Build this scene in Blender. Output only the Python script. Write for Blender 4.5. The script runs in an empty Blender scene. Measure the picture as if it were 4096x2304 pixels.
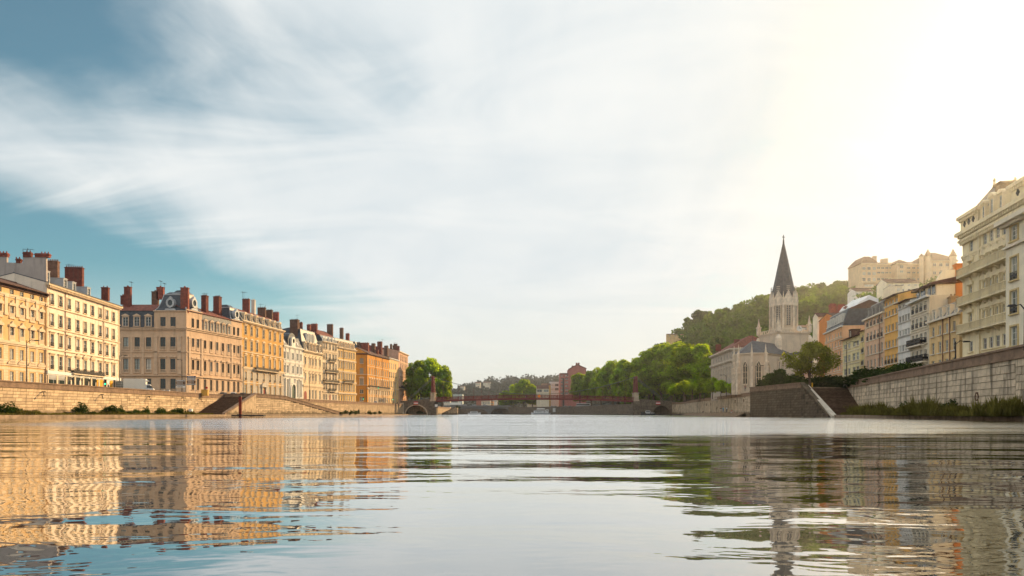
import bpy, bmesh, math, random
import numpy as np
from mathutils import Vector, Matrix
random.seed(7)
S = bpy.context.scene
COL = S.collection
PI = math.pi
F, HX, HY, CZ = 2700.0, 2048.0, 1655.0, 0.7   # focal length and horizon of the photograph (in its own pixels), eye height in metres

# ------------------------------------------------------------------ camera
cam_d = bpy.data.cameras.new('camera'); cam = bpy.data.objects.new('camera', cam_d); COL.objects.link(cam)
cam.location = (0, 0, CZ); cam.rotation_euler = (PI/2, 0, 0)
cam_d.sensor_width = 36; cam_d.lens = 36*F/4096; cam_d.shift_y = (HY-1152)/4096
cam_d.clip_start = 0.1; cam_d.clip_end = 12000
S.camera = cam

# ------------------------------------------------------------------ world, sun, exposure
SUN_AZ, SUN_EL = math.radians(42.5), math.radians(20)
HAZE = 0.00013
sdir = Vector((math.sin(SUN_AZ)*math.cos(SUN_EL), math.cos(SUN_AZ)*math.cos(SUN_EL), math.sin(SUN_EL)))
W = bpy.data.worlds.new('World'); S.world = W; W.use_nodes = True
nt = W.node_tree; nt.nodes.clear()
def N(nt, t, **k):
    n = nt.nodes.new(t)
    for a, v in k.items():
        if a == 'ins':
            for i, x in v.items(): n.inputs[i].default_value = x
        else: setattr(n, a, v)
    return n
def M(nt, op, a, b=None, c=None, clamp=False):
    n = nt.nodes.new('ShaderNodeMath'); n.operation = op; n.use_clamp = clamp
    for i, v in enumerate((a, b, c)):
        if v is None: continue
        if isinstance(v, (int, float)): n.inputs[i].default_value = v
        else: nt.links.new(v, n.inputs[i])
    return n.outputs[0]
def MIX(nt, f, a, b):
    n = nt.nodes.new('ShaderNodeMix'); n.data_type = 'RGBA'
    for i, v in ((0, f), (6, a), (7, b)):
        if isinstance(v, (int, float)): n.inputs[i].default_value = v
        elif isinstance(v, tuple): n.inputs[i].default_value = v if len(v) == 4 else v + (1,)
        else: nt.links.new(v, n.inputs[i])
    return n.outputs[2]
def SS(nt, v, lo, hi):
    n = nt.nodes.new('ShaderNodeMapRange'); n.interpolation_type = 'SMOOTHSTEP'
    nt.links.new(v, n.inputs[0]); n.inputs[1].default_value = lo; n.inputs[2].default_value = hi
    return n.outputs[0]
tc = N(nt, 'ShaderNodeTexCoord'); sep = N(nt, 'ShaderNodeSeparateXYZ'); nt.links.new(tc.outputs['Generated'], sep.inputs[0])
dx, dy, dz = sep.outputs
az = M(nt, 'MULTIPLY', M(nt, 'ARCTAN2', dx, dy), 57.2958)
el = M(nt, 'MULTIPLY', M(nt, 'ARCSINE', dz), 57.2958)
sky = N(nt, 'ShaderNodeTexSky', sky_type='NISHITA', sun_disc=False, sun_elevation=SUN_EL, sun_rotation=SUN_AZ, air_density=1.0, dust_density=1.0, ozone_density=2.0)
bg1 = N(nt, 'ShaderNodeBackground', ins={1: 0.076})
tint = N(nt, 'ShaderNodeMix', data_type='RGBA', blend_type='MULTIPLY', ins={0: 1.0, 7: (0.62, 1.1, 0.98, 1)})
nt.links.new(sky.outputs[0], tint.inputs[6]); nt.links.new(tint.outputs[2], bg1.inputs[0])
# cirrus sheet: direction projected on a high plane, streaked
den = M(nt, 'ADD', M(nt, 'MAXIMUM', dz, 0.0), 0.22)
cx, cy = M(nt, 'DIVIDE', dx, den), M(nt, 'DIVIDE', dy, den)
def cl(sx, sy, rot, scale, detail, rough, dist, off=0.0):
    cmb = N(nt, 'ShaderNodeCombineXYZ'); nt.links.new(cx, cmb.inputs[0]); nt.links.new(cy, cmb.inputs[1]); cmb.inputs[2].default_value = off
    mp = N(nt, 'ShaderNodeMapping'); mp.inputs['Rotation'].default_value = (0, 0, rot); mp.inputs['Scale'].default_value = (sx, sy, 1)
    nt.links.new(cmb.outputs[0], mp.inputs[0])
    no = N(nt, 'ShaderNodeTexNoise', ins={'Scale': scale, 'Detail': detail, 'Roughness': rough, 'Distortion': dist}); nt.links.new(mp.outputs[0], no.inputs[0])
    return no.outputs[0]
big = cl(1, .75, .5, .75, 5, .5, .3, 3.0)
fine = cl(1, .5, 1.0, 2.0, 7, .55, .8, 1.0)
wisp = cl(.55, 1.5, .75, 2.2, 7, .58, 1.2, 8.0)
def gauss(a0, e0, sa, se):
    a = M(nt, 'DIVIDE', M(nt, 'SUBTRACT', az, a0), sa); e = M(nt, 'DIVIDE', M(nt, 'SUBTRACT', el, e0), se)
    return M(nt, 'EXPONENT', M(nt, 'MULTIPLY', M(nt, 'ADD', M(nt, 'MULTIPLY', a, a), M(nt, 'MULTIPLY', e, e)), -1.0))
blue = M(nt, 'ADD', M(nt, 'MULTIPLY', gauss(-41, 27, 16, 6), 1.25), M(nt, 'MULTIPLY', gauss(-38, 11.5, 15, 4.2), 1.0))
blue = M(nt, 'ADD', blue, M(nt, 'MULTIPLY', gauss(-20, 9.0, 8, 2.2), .42))
blue = M(nt, 'ADD', blue, M(nt, 'MULTIPLY', gauss(-12, 25, 15, 5), .22))
cov = M(nt, 'ADD', M(nt, 'ADD', M(nt, 'MULTIPLY', big, 1.05), M(nt, 'MULTIPLY', fine, .55)), M(nt, 'MULTIPLY', wisp, .52))
cov = M(nt, 'SUBTRACT', M(nt, 'ADD', cov, -.28), M(nt, 'MULTIPLY', blue, .85))
cloud = SS(nt, cov, .12, .70)
dsun = N(nt, 'ShaderNodeVectorMath', operation='DOT_PRODUCT'); nt.links.new(tc.outputs['Generated'], dsun.inputs[0]); dsun.inputs[1].default_value = sdir
ds = M(nt, 'MAXIMUM', dsun.outputs['Value'], 0.0)
g1, g2 = M(nt, 'POWER', ds, 26.0), M(nt, 'POWER', ds, 60.0)
shade = M(nt, 'MULTIPLY', SS(nt, M(nt, 'ADD', M(nt, 'MULTIPLY', fine, .5), M(nt, 'MULTIPLY', wisp, .5)), .32, .70), 1.0)
ccol = MIX(nt, shade, (.74, .80, .825), (.90, .92, .905))
lowf = SS(nt, el, 13.0, 1.0)
ccol = MIX(nt, M(nt, 'MULTIPLY', lowf, .8), ccol, (.88, .90, .80))
ccol = MIX(nt, M(nt, 'MULTIPLY', g1, .9), ccol, (1.0, .94, .72))
ccol = MIX(nt, g2, ccol, (1.5, 1.28, .86))
bg2 = N(nt, 'ShaderNodeBackground', ins={1: .72}); nt.links.new(ccol, bg2.inputs[0])
cl2 = M(nt, 'MAXIMUM', M(nt, 'ADD', M(nt, 'MULTIPLY', cloud, .94), .06), M(nt, 'MULTIPLY', M(nt, 'ADD', g1, M(nt, 'MULTIPLY', lowf, .75)), 1.0, clamp=True))
ms = N(nt, 'ShaderNodeMixShader'); nt.links.new(cl2, ms.inputs[0]); nt.links.new(bg1.outputs[0], ms.inputs[1]); nt.links.new(bg2.outputs[0], ms.inputs[2])
wo = N(nt, 'ShaderNodeOutputWorld'); nt.links.new(ms.outputs[0], wo.inputs[0])

sl = bpy.data.lights.new('sun', 'SUN'); sl.energy = 5.0; sl.angle = math.radians(.5); sl.color = (1, .68, .34)
so = bpy.data.objects.new('sun', sl); COL.objects.link(so); so.rotation_euler = (-sdir).to_track_quat('-Z', 'Y').to_euler(); so.location = (0, 0, 300)
vs = S.view_settings; vs.view_transform = 'Standard'; vs.look = 'None'; vs.exposure = 0.5; vs.gamma = 1; vs.use_curve_mapping = False
S.display_settings.display_device = 'sRGB'
S.cycles.use_denoising = True; S.cycles.max_bounces = 5; S.cycles.diffuse_bounces = 2; S.cycles.glossy_bounces = 3
S.cycles.transmission_bounces = 2; S.cycles.volume_bounces = 0; S.cycles.transparent_max_bounces = 4
S.cycles.sample_clamp_indirect = 6; S.cycles.caustics_reflective = False; S.cycles.caustics_refractive = False

# ------------------------------------------------------------------ helpers
def P(px, Y): return Vector(((px-HX)/F*Y, Y, 0))
def Z(py, Y): return CZ+(HY-py)/F*Y
class MB:
    def __init__(s): s.v = []; s.f = []; s.mi = []; s.cur = 0
    def poly(s, pts):
        n = len(s.v); s.v += [tuple(p) for p in pts]; s.f.append(tuple(range(n, n+len(pts)))); s.mi.append(s.cur); return s
    def box(s, x0, x1, y0, y1, z0, z1):
        n = len(s.v)
        s.v += [(x0, y0, z0), (x1, y0, z0), (x1, y1, z0), (x0, y1, z0), (x0, y0, z1), (x1, y0, z1), (x1, y1, z1), (x0, y1, z1)]
        for f in ((0, 3, 2, 1), (4, 5, 6, 7), (0, 1, 5, 4), (1, 2, 6, 5), (2, 3, 7, 6), (3, 0, 4, 7)): s.f.append(tuple(n+i for i in f)); s.mi.append(s.cur)
        return s
    def prism(s, base, top):              # two rings of equal length
        n = len(s.v); k = len(base); s.v += [tuple(p) for p in base]+[tuple(p) for p in top]
        s.f.append(tuple(n+i for i in reversed(range(k)))); s.f.append(tuple(n+k+i for i in range(k))); s.mi += [s.cur]*2
        for i in range(k): j = (i+1) % k; s.f.append((n+i, n+j, n+k+j, n+k+i)); s.mi.append(s.cur)
        return s
    def ngon(s, cx, cy, z0, z1, r0, r1, k=8, ph=0.0):
        def ring(r, z): return [(cx+r*math.cos(ph+2*PI*i/k), cy+r*math.sin(ph+2*PI*i/k), z) for i in range(k)]
        return s.prism(ring(r0, z0), ring(max(r1, .005), z1))
    def tube(s, pts, rs, k=6):
        pts = [Vector(p) for p in pts]
        if isinstance(rs, (int, float)): rs = [rs]*len(pts)
        rings = []
        for i, p in enumerate(pts):
            d = (pts[min(i+1, len(pts)-1)]-pts[max(i-1, 0)]).normalized()
            a = d.cross(Vector((0, 0, 1)) if abs(d.z) < .9 else Vector((1, 0, 0))).normalized(); b = d.cross(a)
            rings.append([len(s.v)+j for j in range(k)])
            for j in range(k):
                t = 2*PI*j/k; s.v.append(tuple(p+(a*math.cos(t)+b*math.sin(t))*rs[i]))
        for i in range(len(rings)-1):
            for j in range(k):
                m = (j+1) % k; s.f.append((rings[i][j], rings[i][m], rings[i+1][m], rings[i+1][j])); s.mi.append(s.cur)
        s.f.append(tuple(reversed(rings[0]))); s.f.append(tuple(rings[-1])); s.mi += [s.cur]*2
        return s
    def extr(s, prof, y0, y1):            # profile in x,z extruded along y
        return s.prism([(x, y0, z) for x, z in prof], [(x, y1, z) for x, z in prof])
    def mesh(s, name, mats):
        me = bpy.data.meshes.new(name); me.from_pydata(s.v, [], s.f)
        for m in (mats if isinstance(mats, (list, tuple)) else [mats]): me.materials.append(m)
        if any(s.mi): me.polygons.foreach_set('material_index', s.mi)
        me.update(); return me
    def build(s, name, mats, parent=None, loc=None, rz=0, fix=True):
        me = s.mesh(name, mats)
        if fix:
            bm = bmesh.new(); bm.from_mesh(me); bmesh.ops.recalc_face_normals(bm, faces=bm.faces); bm.to_mesh(me); bm.free()
        return put(name, me, parent, loc, rz)
def put(name, me, parent=None, loc=None, rz=0, scale=None):
    o = bpy.data.objects.new(name, me); COL.objects.link(o)
    if parent: o.parent = parent
    if loc is not None: o.location = loc
    if rz: o.rotation_euler = (0, 0, rz)
    if scale is not None: o.scale = scale
    return o
def tag(o, label=None, cat=None, group=None, kind=None):
    for k, v in (('label', label), ('category', cat), ('group', group), ('kind', kind)):
        if v: o[k] = v
    return o
def root(name, loc, label, cat, group=None, rz=0):
    o = put(name, None, None, loc, rz); return tag(o, label, cat, group)

# ------------------------------------------------------------------ materials
MATS = {}
def mat(name, col, rough=.8, var=.10, scale=.6, streak=0.0, dirt=(.12, .09, .07), tide=False, rnd=0.0, bump=0.0, bscale=8.0, metal=0.0, spec=.3, emit=None):
    if name in MATS: return MATS[name]
    m = bpy.data.materials.new(name); m.use_nodes = True; t = m.node_tree; b = t.nodes['Principled BSDF']
    b.inputs['Roughness'].default_value = rough; b.inputs['Metallic'].default_value = metal; b.inputs['Specular IOR Level'].default_value = spec
    c = N(t, 'ShaderNodeTexCoord'); out = None
    no = N(t, 'ShaderNodeTexNoise', ins={'Scale': scale, 'Detail': 6, 'Roughness': .62}); t.links.new(c.outputs['Object'], no.inputs[0])
    f = SS(t, no.outputs[0], .3, .7)
    lo = tuple(x*(1-var) for x in col); hi = tuple(min(1, x*(1+var)) for x in col)
    out = MIX(t, f, lo, hi)
    if rnd:
        oi = N(t, 'ShaderNodeObjectInfo'); hs = N(t, 'ShaderNodeHueSaturation'); t.links.new(out, hs.inputs['Color'])
        t.links.new(M(t, 'ADD', M(t, 'MULTIPLY', oi.outputs['Random'], 2*rnd), 1-rnd), hs.inputs['Value']); out = hs.outputs[0]
    if streak:
        mp = N(t, 'ShaderNodeMapping'); mp.inputs['Scale'].default_value = (1.1, 1.1, .12); geo = N(t, 'ShaderNodeNewGeometry'); t.links.new(geo.outputs['Position'], mp.inputs[0])
        n2 = N(t, 'ShaderNodeTexNoise', ins={'Scale': 1.0, 'Detail': 7, 'Roughness': .65}); t.links.new(mp.outputs[0], n2.inputs[0])
        out = MIX(t, M(t, 'MULTIPLY', SS(t, n2.outputs[0], .48, .72), streak), out, dirt)
    if tide:                              # algae and mud left by the river near the waterline
        sp = N(t, 'ShaderNodeSeparateXYZ'); g4 = N(t, 'ShaderNodeNewGeometry'); t.links.new(g4.outputs['Position'], sp.inputs[0])
        n4 = N(t, 'ShaderNodeTexNoise', ins={'Scale': .6, 'Detail': 5}); t.links.new(g4.outputs['Position'], n4.inputs[0])
        out = MIX(t, M(t, 'MULTIPLY', SS(t, M(t, 'SUBTRACT', sp.outputs[2], M(t, 'MULTIPLY', n4.outputs[0], 2.6)), .35, -.45), .75), out, (.07, .055, .03))
    t.links.new(out, b.inputs['Base Color'])
    if bump:
        n3 = N(t, 'ShaderNodeTexNoise', ins={'Scale': bscale, 'Detail': 5, 'Roughness': .6}); t.links.new(c.outputs['Object'], n3.inputs[0])
        bp = N(t, 'ShaderNodeBump', ins={'Strength': 1.0, 'Distance': bump}); t.links.new(n3.outputs[0], bp.inputs['Height']); t.links.new(bp.outputs[0], b.inputs['Normal'])
    if emit: b.inputs['Emission Color'].default_value = emit[0]+(1,); b.inputs['Emission Strength'].default_value = emit[1]
    MATS[name] = m; return m
def leafmat(name, col, trans, tw=.45, rnd=.25):
    m = bpy.data.materials.new(name); m.use_nodes = True; t = m.node_tree; t.nodes.clear()
    geo = N(t, 'ShaderNodeNewGeometry'); oi = N(t, 'ShaderNodeObjectInfo')
    n = N(t, 'ShaderNodeTexNoise', ins={'Scale': .35, 'Detail': 4}); t.links.new(geo.outputs['Position'], n.inputs[0])
    v = M(t, 'ADD', M(t, 'MULTIPLY', geo.outputs['Random Per Island'], .5), M(t, 'MULTIPLY', SS(t, n.outputs[0], .3, .7), .5))
    def tone(c): 
        o = MIX(t, v, tuple(x*(1-rnd*1.6) for x in c), tuple(x*(1+rnd*1.6) for x in c))
        hs = N(t, 'ShaderNodeHueSaturation'); t.links.new(o, hs.inputs['Color']); t.links.new(M(t, 'ADD', M(t, 'MULTIPLY', oi.outputs['Random'], .5), .75), hs.inputs['Value']); return hs.outputs[0]
    d = N(t, 'ShaderNodeBsdfDiffuse'); t.links.new(tone(col), d.inputs[0]); tr = N(t, 'ShaderNodeBsdfTranslucent'); t.links.new(tone(trans), tr.inputs[0])
    mx = N(t, 'ShaderNodeMixShader', ins={0: tw}); t.links.new(d.outputs[0], mx.inputs[1]); t.links.new(tr.outputs[0], mx.inputs[2])
    o = N(t, 'ShaderNodeOutputMaterial'); t.links.new(mx.outputs[0], o.inputs[0]); MATS[name] = m; return m
glass = mat('window_glass', (.03, .04, .04), rough=.06, var=.3, scale=.15, spec=.5)
glass2 = mat('curtained_glass', (.22, .24, .21), rough=.15, var=.45, scale=.35, rnd=.3, spec=.8)
glass3 = mat('pale_curtain_pane', (.50, .47, .40), rough=.3, var=.3, scale=.4, rnd=.2, spec=.6)
white = mat('white_paint', (.72, .70, .64), rough=.5, rnd=.08)
iron = mat('dark_iron', (.025, .022, .022), rough=.5)
slate = mat('slate_roof', (.060, .068, .080), rough=.45, var=.35, scale=1.5, bump=.01, bscale=6)
slate2 = mat('pale_slate_roof', (.22, .21, .20), rough=.5, var=.3, scale=1.5)
tile = mat('red_clay_roof', (.18, .06, .04), rough=.85, var=.4, scale=1.2, bump=.03, bscale=5)
tile2 = mat('brown_clay_roof', (.10, .05, .035), rough=.85, var=.4, scale=1.2, bump=.03, bscale=5)
brick = mat('red_chimney_brick', (.20, .055, .035), rough=.9, var=.35, scale=1.6, streak=.35, rnd=.3, bump=.02, bscale=6)
brick2 = mat('brown_chimney_brick', (.16, .085, .055), rough=.9, var=.35, scale=1.6, streak=.4, rnd=.2)
zinc = mat('zinc_sheet', (.42, .43, .44), rough=.4, var=.15)
stone = mat('cut_stone', (.50, .40, .29), rough=.85, var=.18, scale=.5, streak=.35)
pale = mat('pale_stone', (.60, .54, .44), rough=.85, var=.12, scale=.5, streak=.2)
qstone = mat('quay_stone', (.52, .385, .245), rough=.9, var=.22, scale=.8, streak=.6, dirt=(.14, .09, .05), tide=True, rnd=.22, bump=.02, bscale=5)
qstone2 = mat('damp_quay_stone', (.52, .42, .30), rough=.9, var=.3, scale=.6, streak=.9, dirt=(.045, .035, .028), tide=True, rnd=.2, bump=.03, bscale=4)
joint2 = mat('grey_mortar', (.30, .24, .17), rough=1)
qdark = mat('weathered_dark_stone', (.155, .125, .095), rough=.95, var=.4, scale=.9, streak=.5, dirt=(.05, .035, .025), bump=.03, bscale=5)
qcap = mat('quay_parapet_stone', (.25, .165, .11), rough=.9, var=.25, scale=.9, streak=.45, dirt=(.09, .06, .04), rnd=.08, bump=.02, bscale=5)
joint = mat('dark_mortar', (.07, .05, .035), rough=1)
ledgem = mat('worn_ledge_stone', (.30, .22, .15), rough=.9, var=.3, scale=1.0, streak=.3, bump=.03, bscale=3)
asph = mat('asphalt', (.06, .058, .055), rough=.9, var=.2)
grassm = mat('hillside_earth', (.035, .045, .018), rough=1, var=.4, scale=.1)
redsteel = mat('dark_red_steel', (.16, .022, .022), rough=.55, var=.15)
bark = mat('plane_bark', (.11, .085, .06), rough=.95, var=.4, scale=2)
L_plane = leafmat('plane_leaves', (.080, .180, .010), (.58, .72, .012), .5, .4)
L_dark = leafmat('dark_leaves', (.026, .045, .012), (.06, .11, .012), .35, .3)
L_hill = leafmat('hill_leaves', (.034, .080, .010), (.20, .32, .010), .35, .3)
L_far = leafmat('far_leaves', (.022, .040, .028), (.03, .05, .02), .2, .3)
L_bush = leafmat('bush_leaves', (.030, .060, .012), (.06, .09, .01), .3, .35)
L_olive = leafmat('olive_leaves', (.12, .15, .018), (.46, .46, .03), .45, .35)
L_weed = leafmat('weed_leaves', (.15, .14, .035), (.20, .17, .03), .4, .4)
# ------------------------------------------------------------------ water and ground
def water():
    m = bpy.data.materials.new('river_water'); m.use_nodes = True; t = m.node_tree; b = t.nodes['Principled BSDF']
    
    g = N(t, 'ShaderNodeNewGeometry'); s = N(t, 'ShaderNodeSeparateXYZ'); t.links.new(g.outputs['Position'], s.inputs[0]); X, Y, _ = s.outputs
    def nz(sx, sy, rot, det, ro, dist=0.0, off=0.0):
        mp = N(t, 'ShaderNodeMapping'); mp.inputs['Scale'].default_value = (sx, sy, 1); mp.inputs['Rotation'].default_value = (0, 0, rot); mp.inputs['Location'].default_value = (off, off, 0)
        t.links.new(g.outputs['Position'], mp.inputs[0]); n = N(t, 'ShaderNodeTexNoise', ins={'Scale': 1.0, 'Detail': det, 'Roughness': ro, 'Distortion': dist}); t.links.new(mp.outputs[0], n.inputs[0]); return n.outputs[0]
    swell = nz(.16, .55, .03, 1.0, .4, .3)
    mid = nz(.75, 1.8, -.05, 3.0, .5, .6, 7)
    rip = nz(3.0, 6.0, .05, 1.5, .45, .4, 3)
    ruf = nz(2.2, 4.5, .1, 4.0, .65, .2, 5)
    ex = M(t, 'DIVIDE', M(t, 'SUBTRACT', X, 12.0), 58.0); ey = M(t, 'DIVIDE', M(t, 'SUBTRACT', Y, 84.0), 62.0)
    r = M(t, 'SQRT', M(t, 'ADD', M(t, 'MULTIPLY', ex, ex), M(t, 'MULTIPLY', ey, ey)))
    r = M(t, 'ADD', r, M(t, 'ADD', M(t, 'MULTIPLY', nz(.05, .12, .2, 4, .6, 0, 11), .25), M(t, 'MULTIPLY', nz(.09, .75, .05, 4, .65, .3, 41), .30)))
    zone = M(t, 'MAXIMUM', SS(t, r, 1.34, 1.18), SS(t, Y, 130.0, 200.0))
    h = M(t, 'MULTIPLY', swell, .075)
    h = M(t, 'ADD', h, M(t, 'MULTIPLY', mid, .012))
    calm = M(t, 'ADD', M(t, 'MULTIPLY', SS(t, nz(.09, .22, 0, 2, .5, 0, 20), .4, .65), .0020), .0010)
    h = M(t, 'ADD', h, M(t, 'MULTIPLY', rip, calm))
    h = M(t, 'ADD', h, M(t, 'MULTIPLY', ruf, M(t, 'ADD', M(t, 'MULTIPLY', M(t, 'MULTIPLY', zone, SS(t, nz(.03, .16, .1, 3, .6, 0, 31), .22, .5)), .06), .0002)))
    bp = N(t, 'ShaderNodeBump', ins={'Strength': 1.0, 'Distance': 1.0}); t.links.new(h, bp.inputs['Height'])
    t.nodes.remove(b); df = N(t, 'ShaderNodeBsdfDiffuse', ins={0: (.014, .015, .010, 1)}); gl = N(t, 'ShaderNodeBsdfGlossy', ins={0: (1, 1, 1, 1), 1: .02}); 
    # wave faces turned away hide behind crests at grazing view: lean the ruffled zone's normals to the viewer
    vs1 = N(t, 'ShaderNodeVectorMath', operation='SCALE'); t.links.new(g.outputs['Incoming'], vs1.inputs[0]); t.links.new(M(t, 'MULTIPLY', M(t, 'MULTIPLY', zone, SS(t, nz(.05, .30, .1, 4, .65, .2, 31), .25, .55)), .08), vs1.inputs['Scale'])
    va = N(t, 'ShaderNodeVectorMath', operation='ADD'); t.links.new(bp.outputs[0], va.inputs[0]); t.links.new(vs1.outputs[0], va.inputs[1])
    vn = N(t, 'ShaderNodeVectorMath', operation='NORMALIZE'); t.links.new(va.outputs[0], vn.inputs[0]); t.links.new(vn.outputs[0], gl.inputs['Normal'])
    sv = N(t, 'ShaderNodeSeparateXYZ'); t.links.new(g.outputs['Incoming'], sv.inputs[0])          # Fresnel-like rise of the mirror toward grazing view
    fr = M(t, 'MAXIMUM', M(t, 'SUBTRACT', 1.0, M(t, 'MULTIPLY', M(t, 'ABSOLUTE', sv.outputs[2]), 1.75)), .06)
    mx = N(t, 'ShaderNodeMixShader'); t.links.new(fr, mx.inputs[0]); t.links.new(df.outputs[0], mx.inputs[1]); t.links.new(gl.outputs[0], mx.inputs[2])
    t.links.new(mx.outputs[0], t.nodes['Material Output'].inputs[0])
    mb = MB(); mb.poly([(-4000, -300, 0), (4000, -300, 0), (4000, 6000, 0), (-4000, 6000, 0)])
    tag(mb.build('river_water', m, fix=False), kind='structure')
water()
STREET = 5.7
LW = [(-84, 40), (-85.5, 80), (-86, 113), (-85.5, 150), (-86, 190), (-83, 225), (-80, 254), (-71, 327), (-65, 377), (-62, 420), (-57, 520), (-58, 700)]
RW = [(42, 40), (49.3, 66), (70.3, 142), (73.6, 210), (84, 302), (95, 380), (94, 398), (76, 412), (68, 480), (52, 560), (-10, 650), (-58, 700)]
def ground(name, line, far, z, m):
    mb = MB(); a = [(x, y, z) for x, y in line]
    for (p, q) in zip(a, a[1:]): mb.poly([p, q, (far, q[1], z), (far, p[1], z)])
    return tag(mb.build(name, m, fix=False), kind='structure')
ground('left_street', [(x-.3, y) for x, y in LW], -2500, STREET, asph)
ground('right_street', [(x+.3, y) for x, y in RW], 2500, 6.3, asph)
mb = MB(); mb.box(-4000, 4000, 700.5, 7000, -1.0, 5.9); tag(mb.build('far_ground', grassm), kind='structure')
mb = MB(); mb.box(-4500, 4500, -400, 7500, -3.2, -3.0); tag(mb.build('river_bed', ledgem), kind='structure')

# ------------------------------------------------------------------ quay walls
BOX = MB().box(-.5, .5, -.5, .5, -.5, .5)
_st = {}
def stone_mesh(m, k):
    if (m.name, k) not in _st:
        b = bmesh.new(); bmesh.ops.create_cube(b, size=1)
        rr = random.Random(k)
        bmesh.ops.bevel(b, geom=[e for e in b.edges if all(v.co.y < 0 for v in e.verts)], offset=.03, segments=1, affect='EDGES')
        for v in b.verts: v.co.x += rr.uniform(-.008, .008); v.co.z += rr.uniform(-.01, .01)
        me = bpy.data.meshes.new('stone'); b.to_mesh(me); b.free(); me.materials.append(m); _st[(m.name, k)] = me
    return _st[(m.name, k)]
def inframe(p, pad=0): return p[1] > 1 and abs(p[0]/p[1]*F) < 2048+pad
def quay_wall(name, line, z0, z1, label, side, ms, mcap, course=.56, parapet=1.15, blen=1.6, ztops=None, built=300, group=None, topz=None, thick=1.2):
    """line: plan points; side=+1 when water lies to the +x side of the walking direction"""
    r = root(name, (line[0][0], line[0][1], 0), label, 'quay wall', group)
    rng = random.Random(name+str(line)); ox, oy = line[0]; core = MB(); cap = MB(); rest = MB(); nb = 0; cand = []
    for i, ((x0, y0), (x1, y1)) in enumerate(zip(line, line[1:])):
        d = Vector((x1-x0, y1-y0)); L = d.length; d.normalize(); n = Vector((d.y, -d.x))*side   # outward to the water
        if ztops: za, zb = ztops[i], ztops[i+1]
        else: za = zb = z1
        def q(s, o, z): return (x0+d.x*s+n.x*o-ox, y0+d.y*s+n.y*o-oy, z)
        pa, pb = za-parapet, zb-parapet
        core.prism([q(0, -.06, z0), q(L, -.06, z0), q(L, -thick, z0), q(0, -thick, z0)], [q(0, -.06, pa), q(L, -.06, pb), q(L, -thick, pb), q(0, -thick, pa)])
        # string band and parapet with coping
        for (o0, o1, h0, h1) in ((.22, -.5, -.02, .20), (.10, -.55, .202, parapet-.22), (.24, -.68, parapet-.218, parapet)):
            s0 = 0.0; 
            cap.prism([q(0, o0, pa+h0), q(L, o0, pb+h0), q(L, o1, pb+h0), q(0, o1, pa+h0)], [q(0, o0, pa+h1), q(L, o0, pb+h1), q(L, o1, pb+h1), q(0, o1, pa+h1)])
        zz = z0; row = 0
        while zz < max(pa, pb)-.05:
            ch = course*rng.uniform(.85, 1.15); s = -rng.uniform(0, blen)
            while s < L:
                bl = blen*rng.uniform(.6, 1.5); a = max(s, 0)+.025; b = min(s+bl, L)-.025; s += bl
                if b-a < .15: continue
                zt = min(zz+ch-.055, pa+(pb-pa)*min(a, b)/L-.03, pa+(pb-pa)*b/L-.03)
                if zt-zz < .12: continue
                c = q((a+b)/2, 0, (zz+zt)/2)
                cand.append((c, b-a, zt-zz, math.atan2(d.y, d.x), rng.uniform(0, .035), n, (c[0]+ox, c[1]+oy)))
            zz += ch
    vis = [c for c in cand if inframe(c[6], 30)]; vis.sort(key=lambda c: -(c[1]*c[2])/(c[6][1]**2)*2)
    keep = set(id(c) for c in vis[:built])
    for c in cand:
        (x, y, z), w, h, a, pr, n, _ = c
        if id(c) in keep:
            o = put('stone', stone_mesh(ms, rng.randrange(5)), r, (x-n.x*(.1-pr), y-n.y*(.1-pr), z), a if side > 0 else a+PI, (w, .28, h))
        else:
            ca, sa = math.cos(a)*w/2, math.sin(a)*w/2; i0 = -n*.2; o0 = n*(pr+.02)
            pts = [(x-ca, y-sa), (x+ca, y+sa)]
            ring = lambda zz: [(pts[0][0]+o0.x, pts[0][1]+o0.y, zz), (pts[1][0]+o0.x, pts[1][1]+o0.y, zz), (pts[1][0]+i0.x, pts[1][1]+i0.y, zz), (pts[0][0]+i0.x, pts[0][1]+i0.y, zz)]
            rest.prism(ring(z-h/2), ring(z+h/2))
    core.build('wall_core', joint2 if ms is qstone2 else joint, r)
    if rest.f: tag(rest.build('stone_courses', ms, r), kind='stuff')
    cap.build('parapet', mcap, r)
    return r
def ledge(name, pts, z, m=ledgem):
    mb = MB(); base = [(x, y, -3.0) for x, y in pts]; top = [(x, y, z) for x, y in pts]; mb.prism(base, top)
    o = tag(mb.build(name, m), kind='structure'); return o
quay_wall('quay_wall', LW[0:5], .3, 6.37, 'long sunlit pale stone quay wall with brown parapet below the left houses', 1, qstone, qcap)
quay_wall('quay_wall', LW[4:12], .3, 6.37, 'sunlit quay wall between the sloping stair wall and the left end of the red footbridge', 1, qstone, qcap, blen=2.4, built=200)
quay_wall('quay_wall', RW[0:3], .3, 7.3, 'tall shaded quay wall with dark vertical stains above the weeds on the right', -1, qstone2, qcap, course=.72, blen=1.9, parapet=1.25)
quay_wall('quay_wall', RW[2:7], .3, 7.3, 'grey quay wall behind the people standing by the river below the church', -1, qstone2, qcap, blen=2.2, built=200)
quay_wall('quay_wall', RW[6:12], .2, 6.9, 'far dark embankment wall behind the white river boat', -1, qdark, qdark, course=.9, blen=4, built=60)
ledge('left_ledge', [(-60, 35), (-77.5, 80), (-80, 108), (-78, 150), (-76.5, 176), (-77.5, 184), (-71, 222), (-64, 262), (-62.5, 327), (-58, 377), (-50, 396), (-66, 396), (-73, 327), (-81, 254), (-87, 190), (-86.5, 150), (-87, 113), (-86, 35)], .5)
ledge('right_ledge', [(41, 30), (45.5, 60), (60, 125), (60, 128), (72, 144), (72, 150), (44, 35)], .5)
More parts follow.
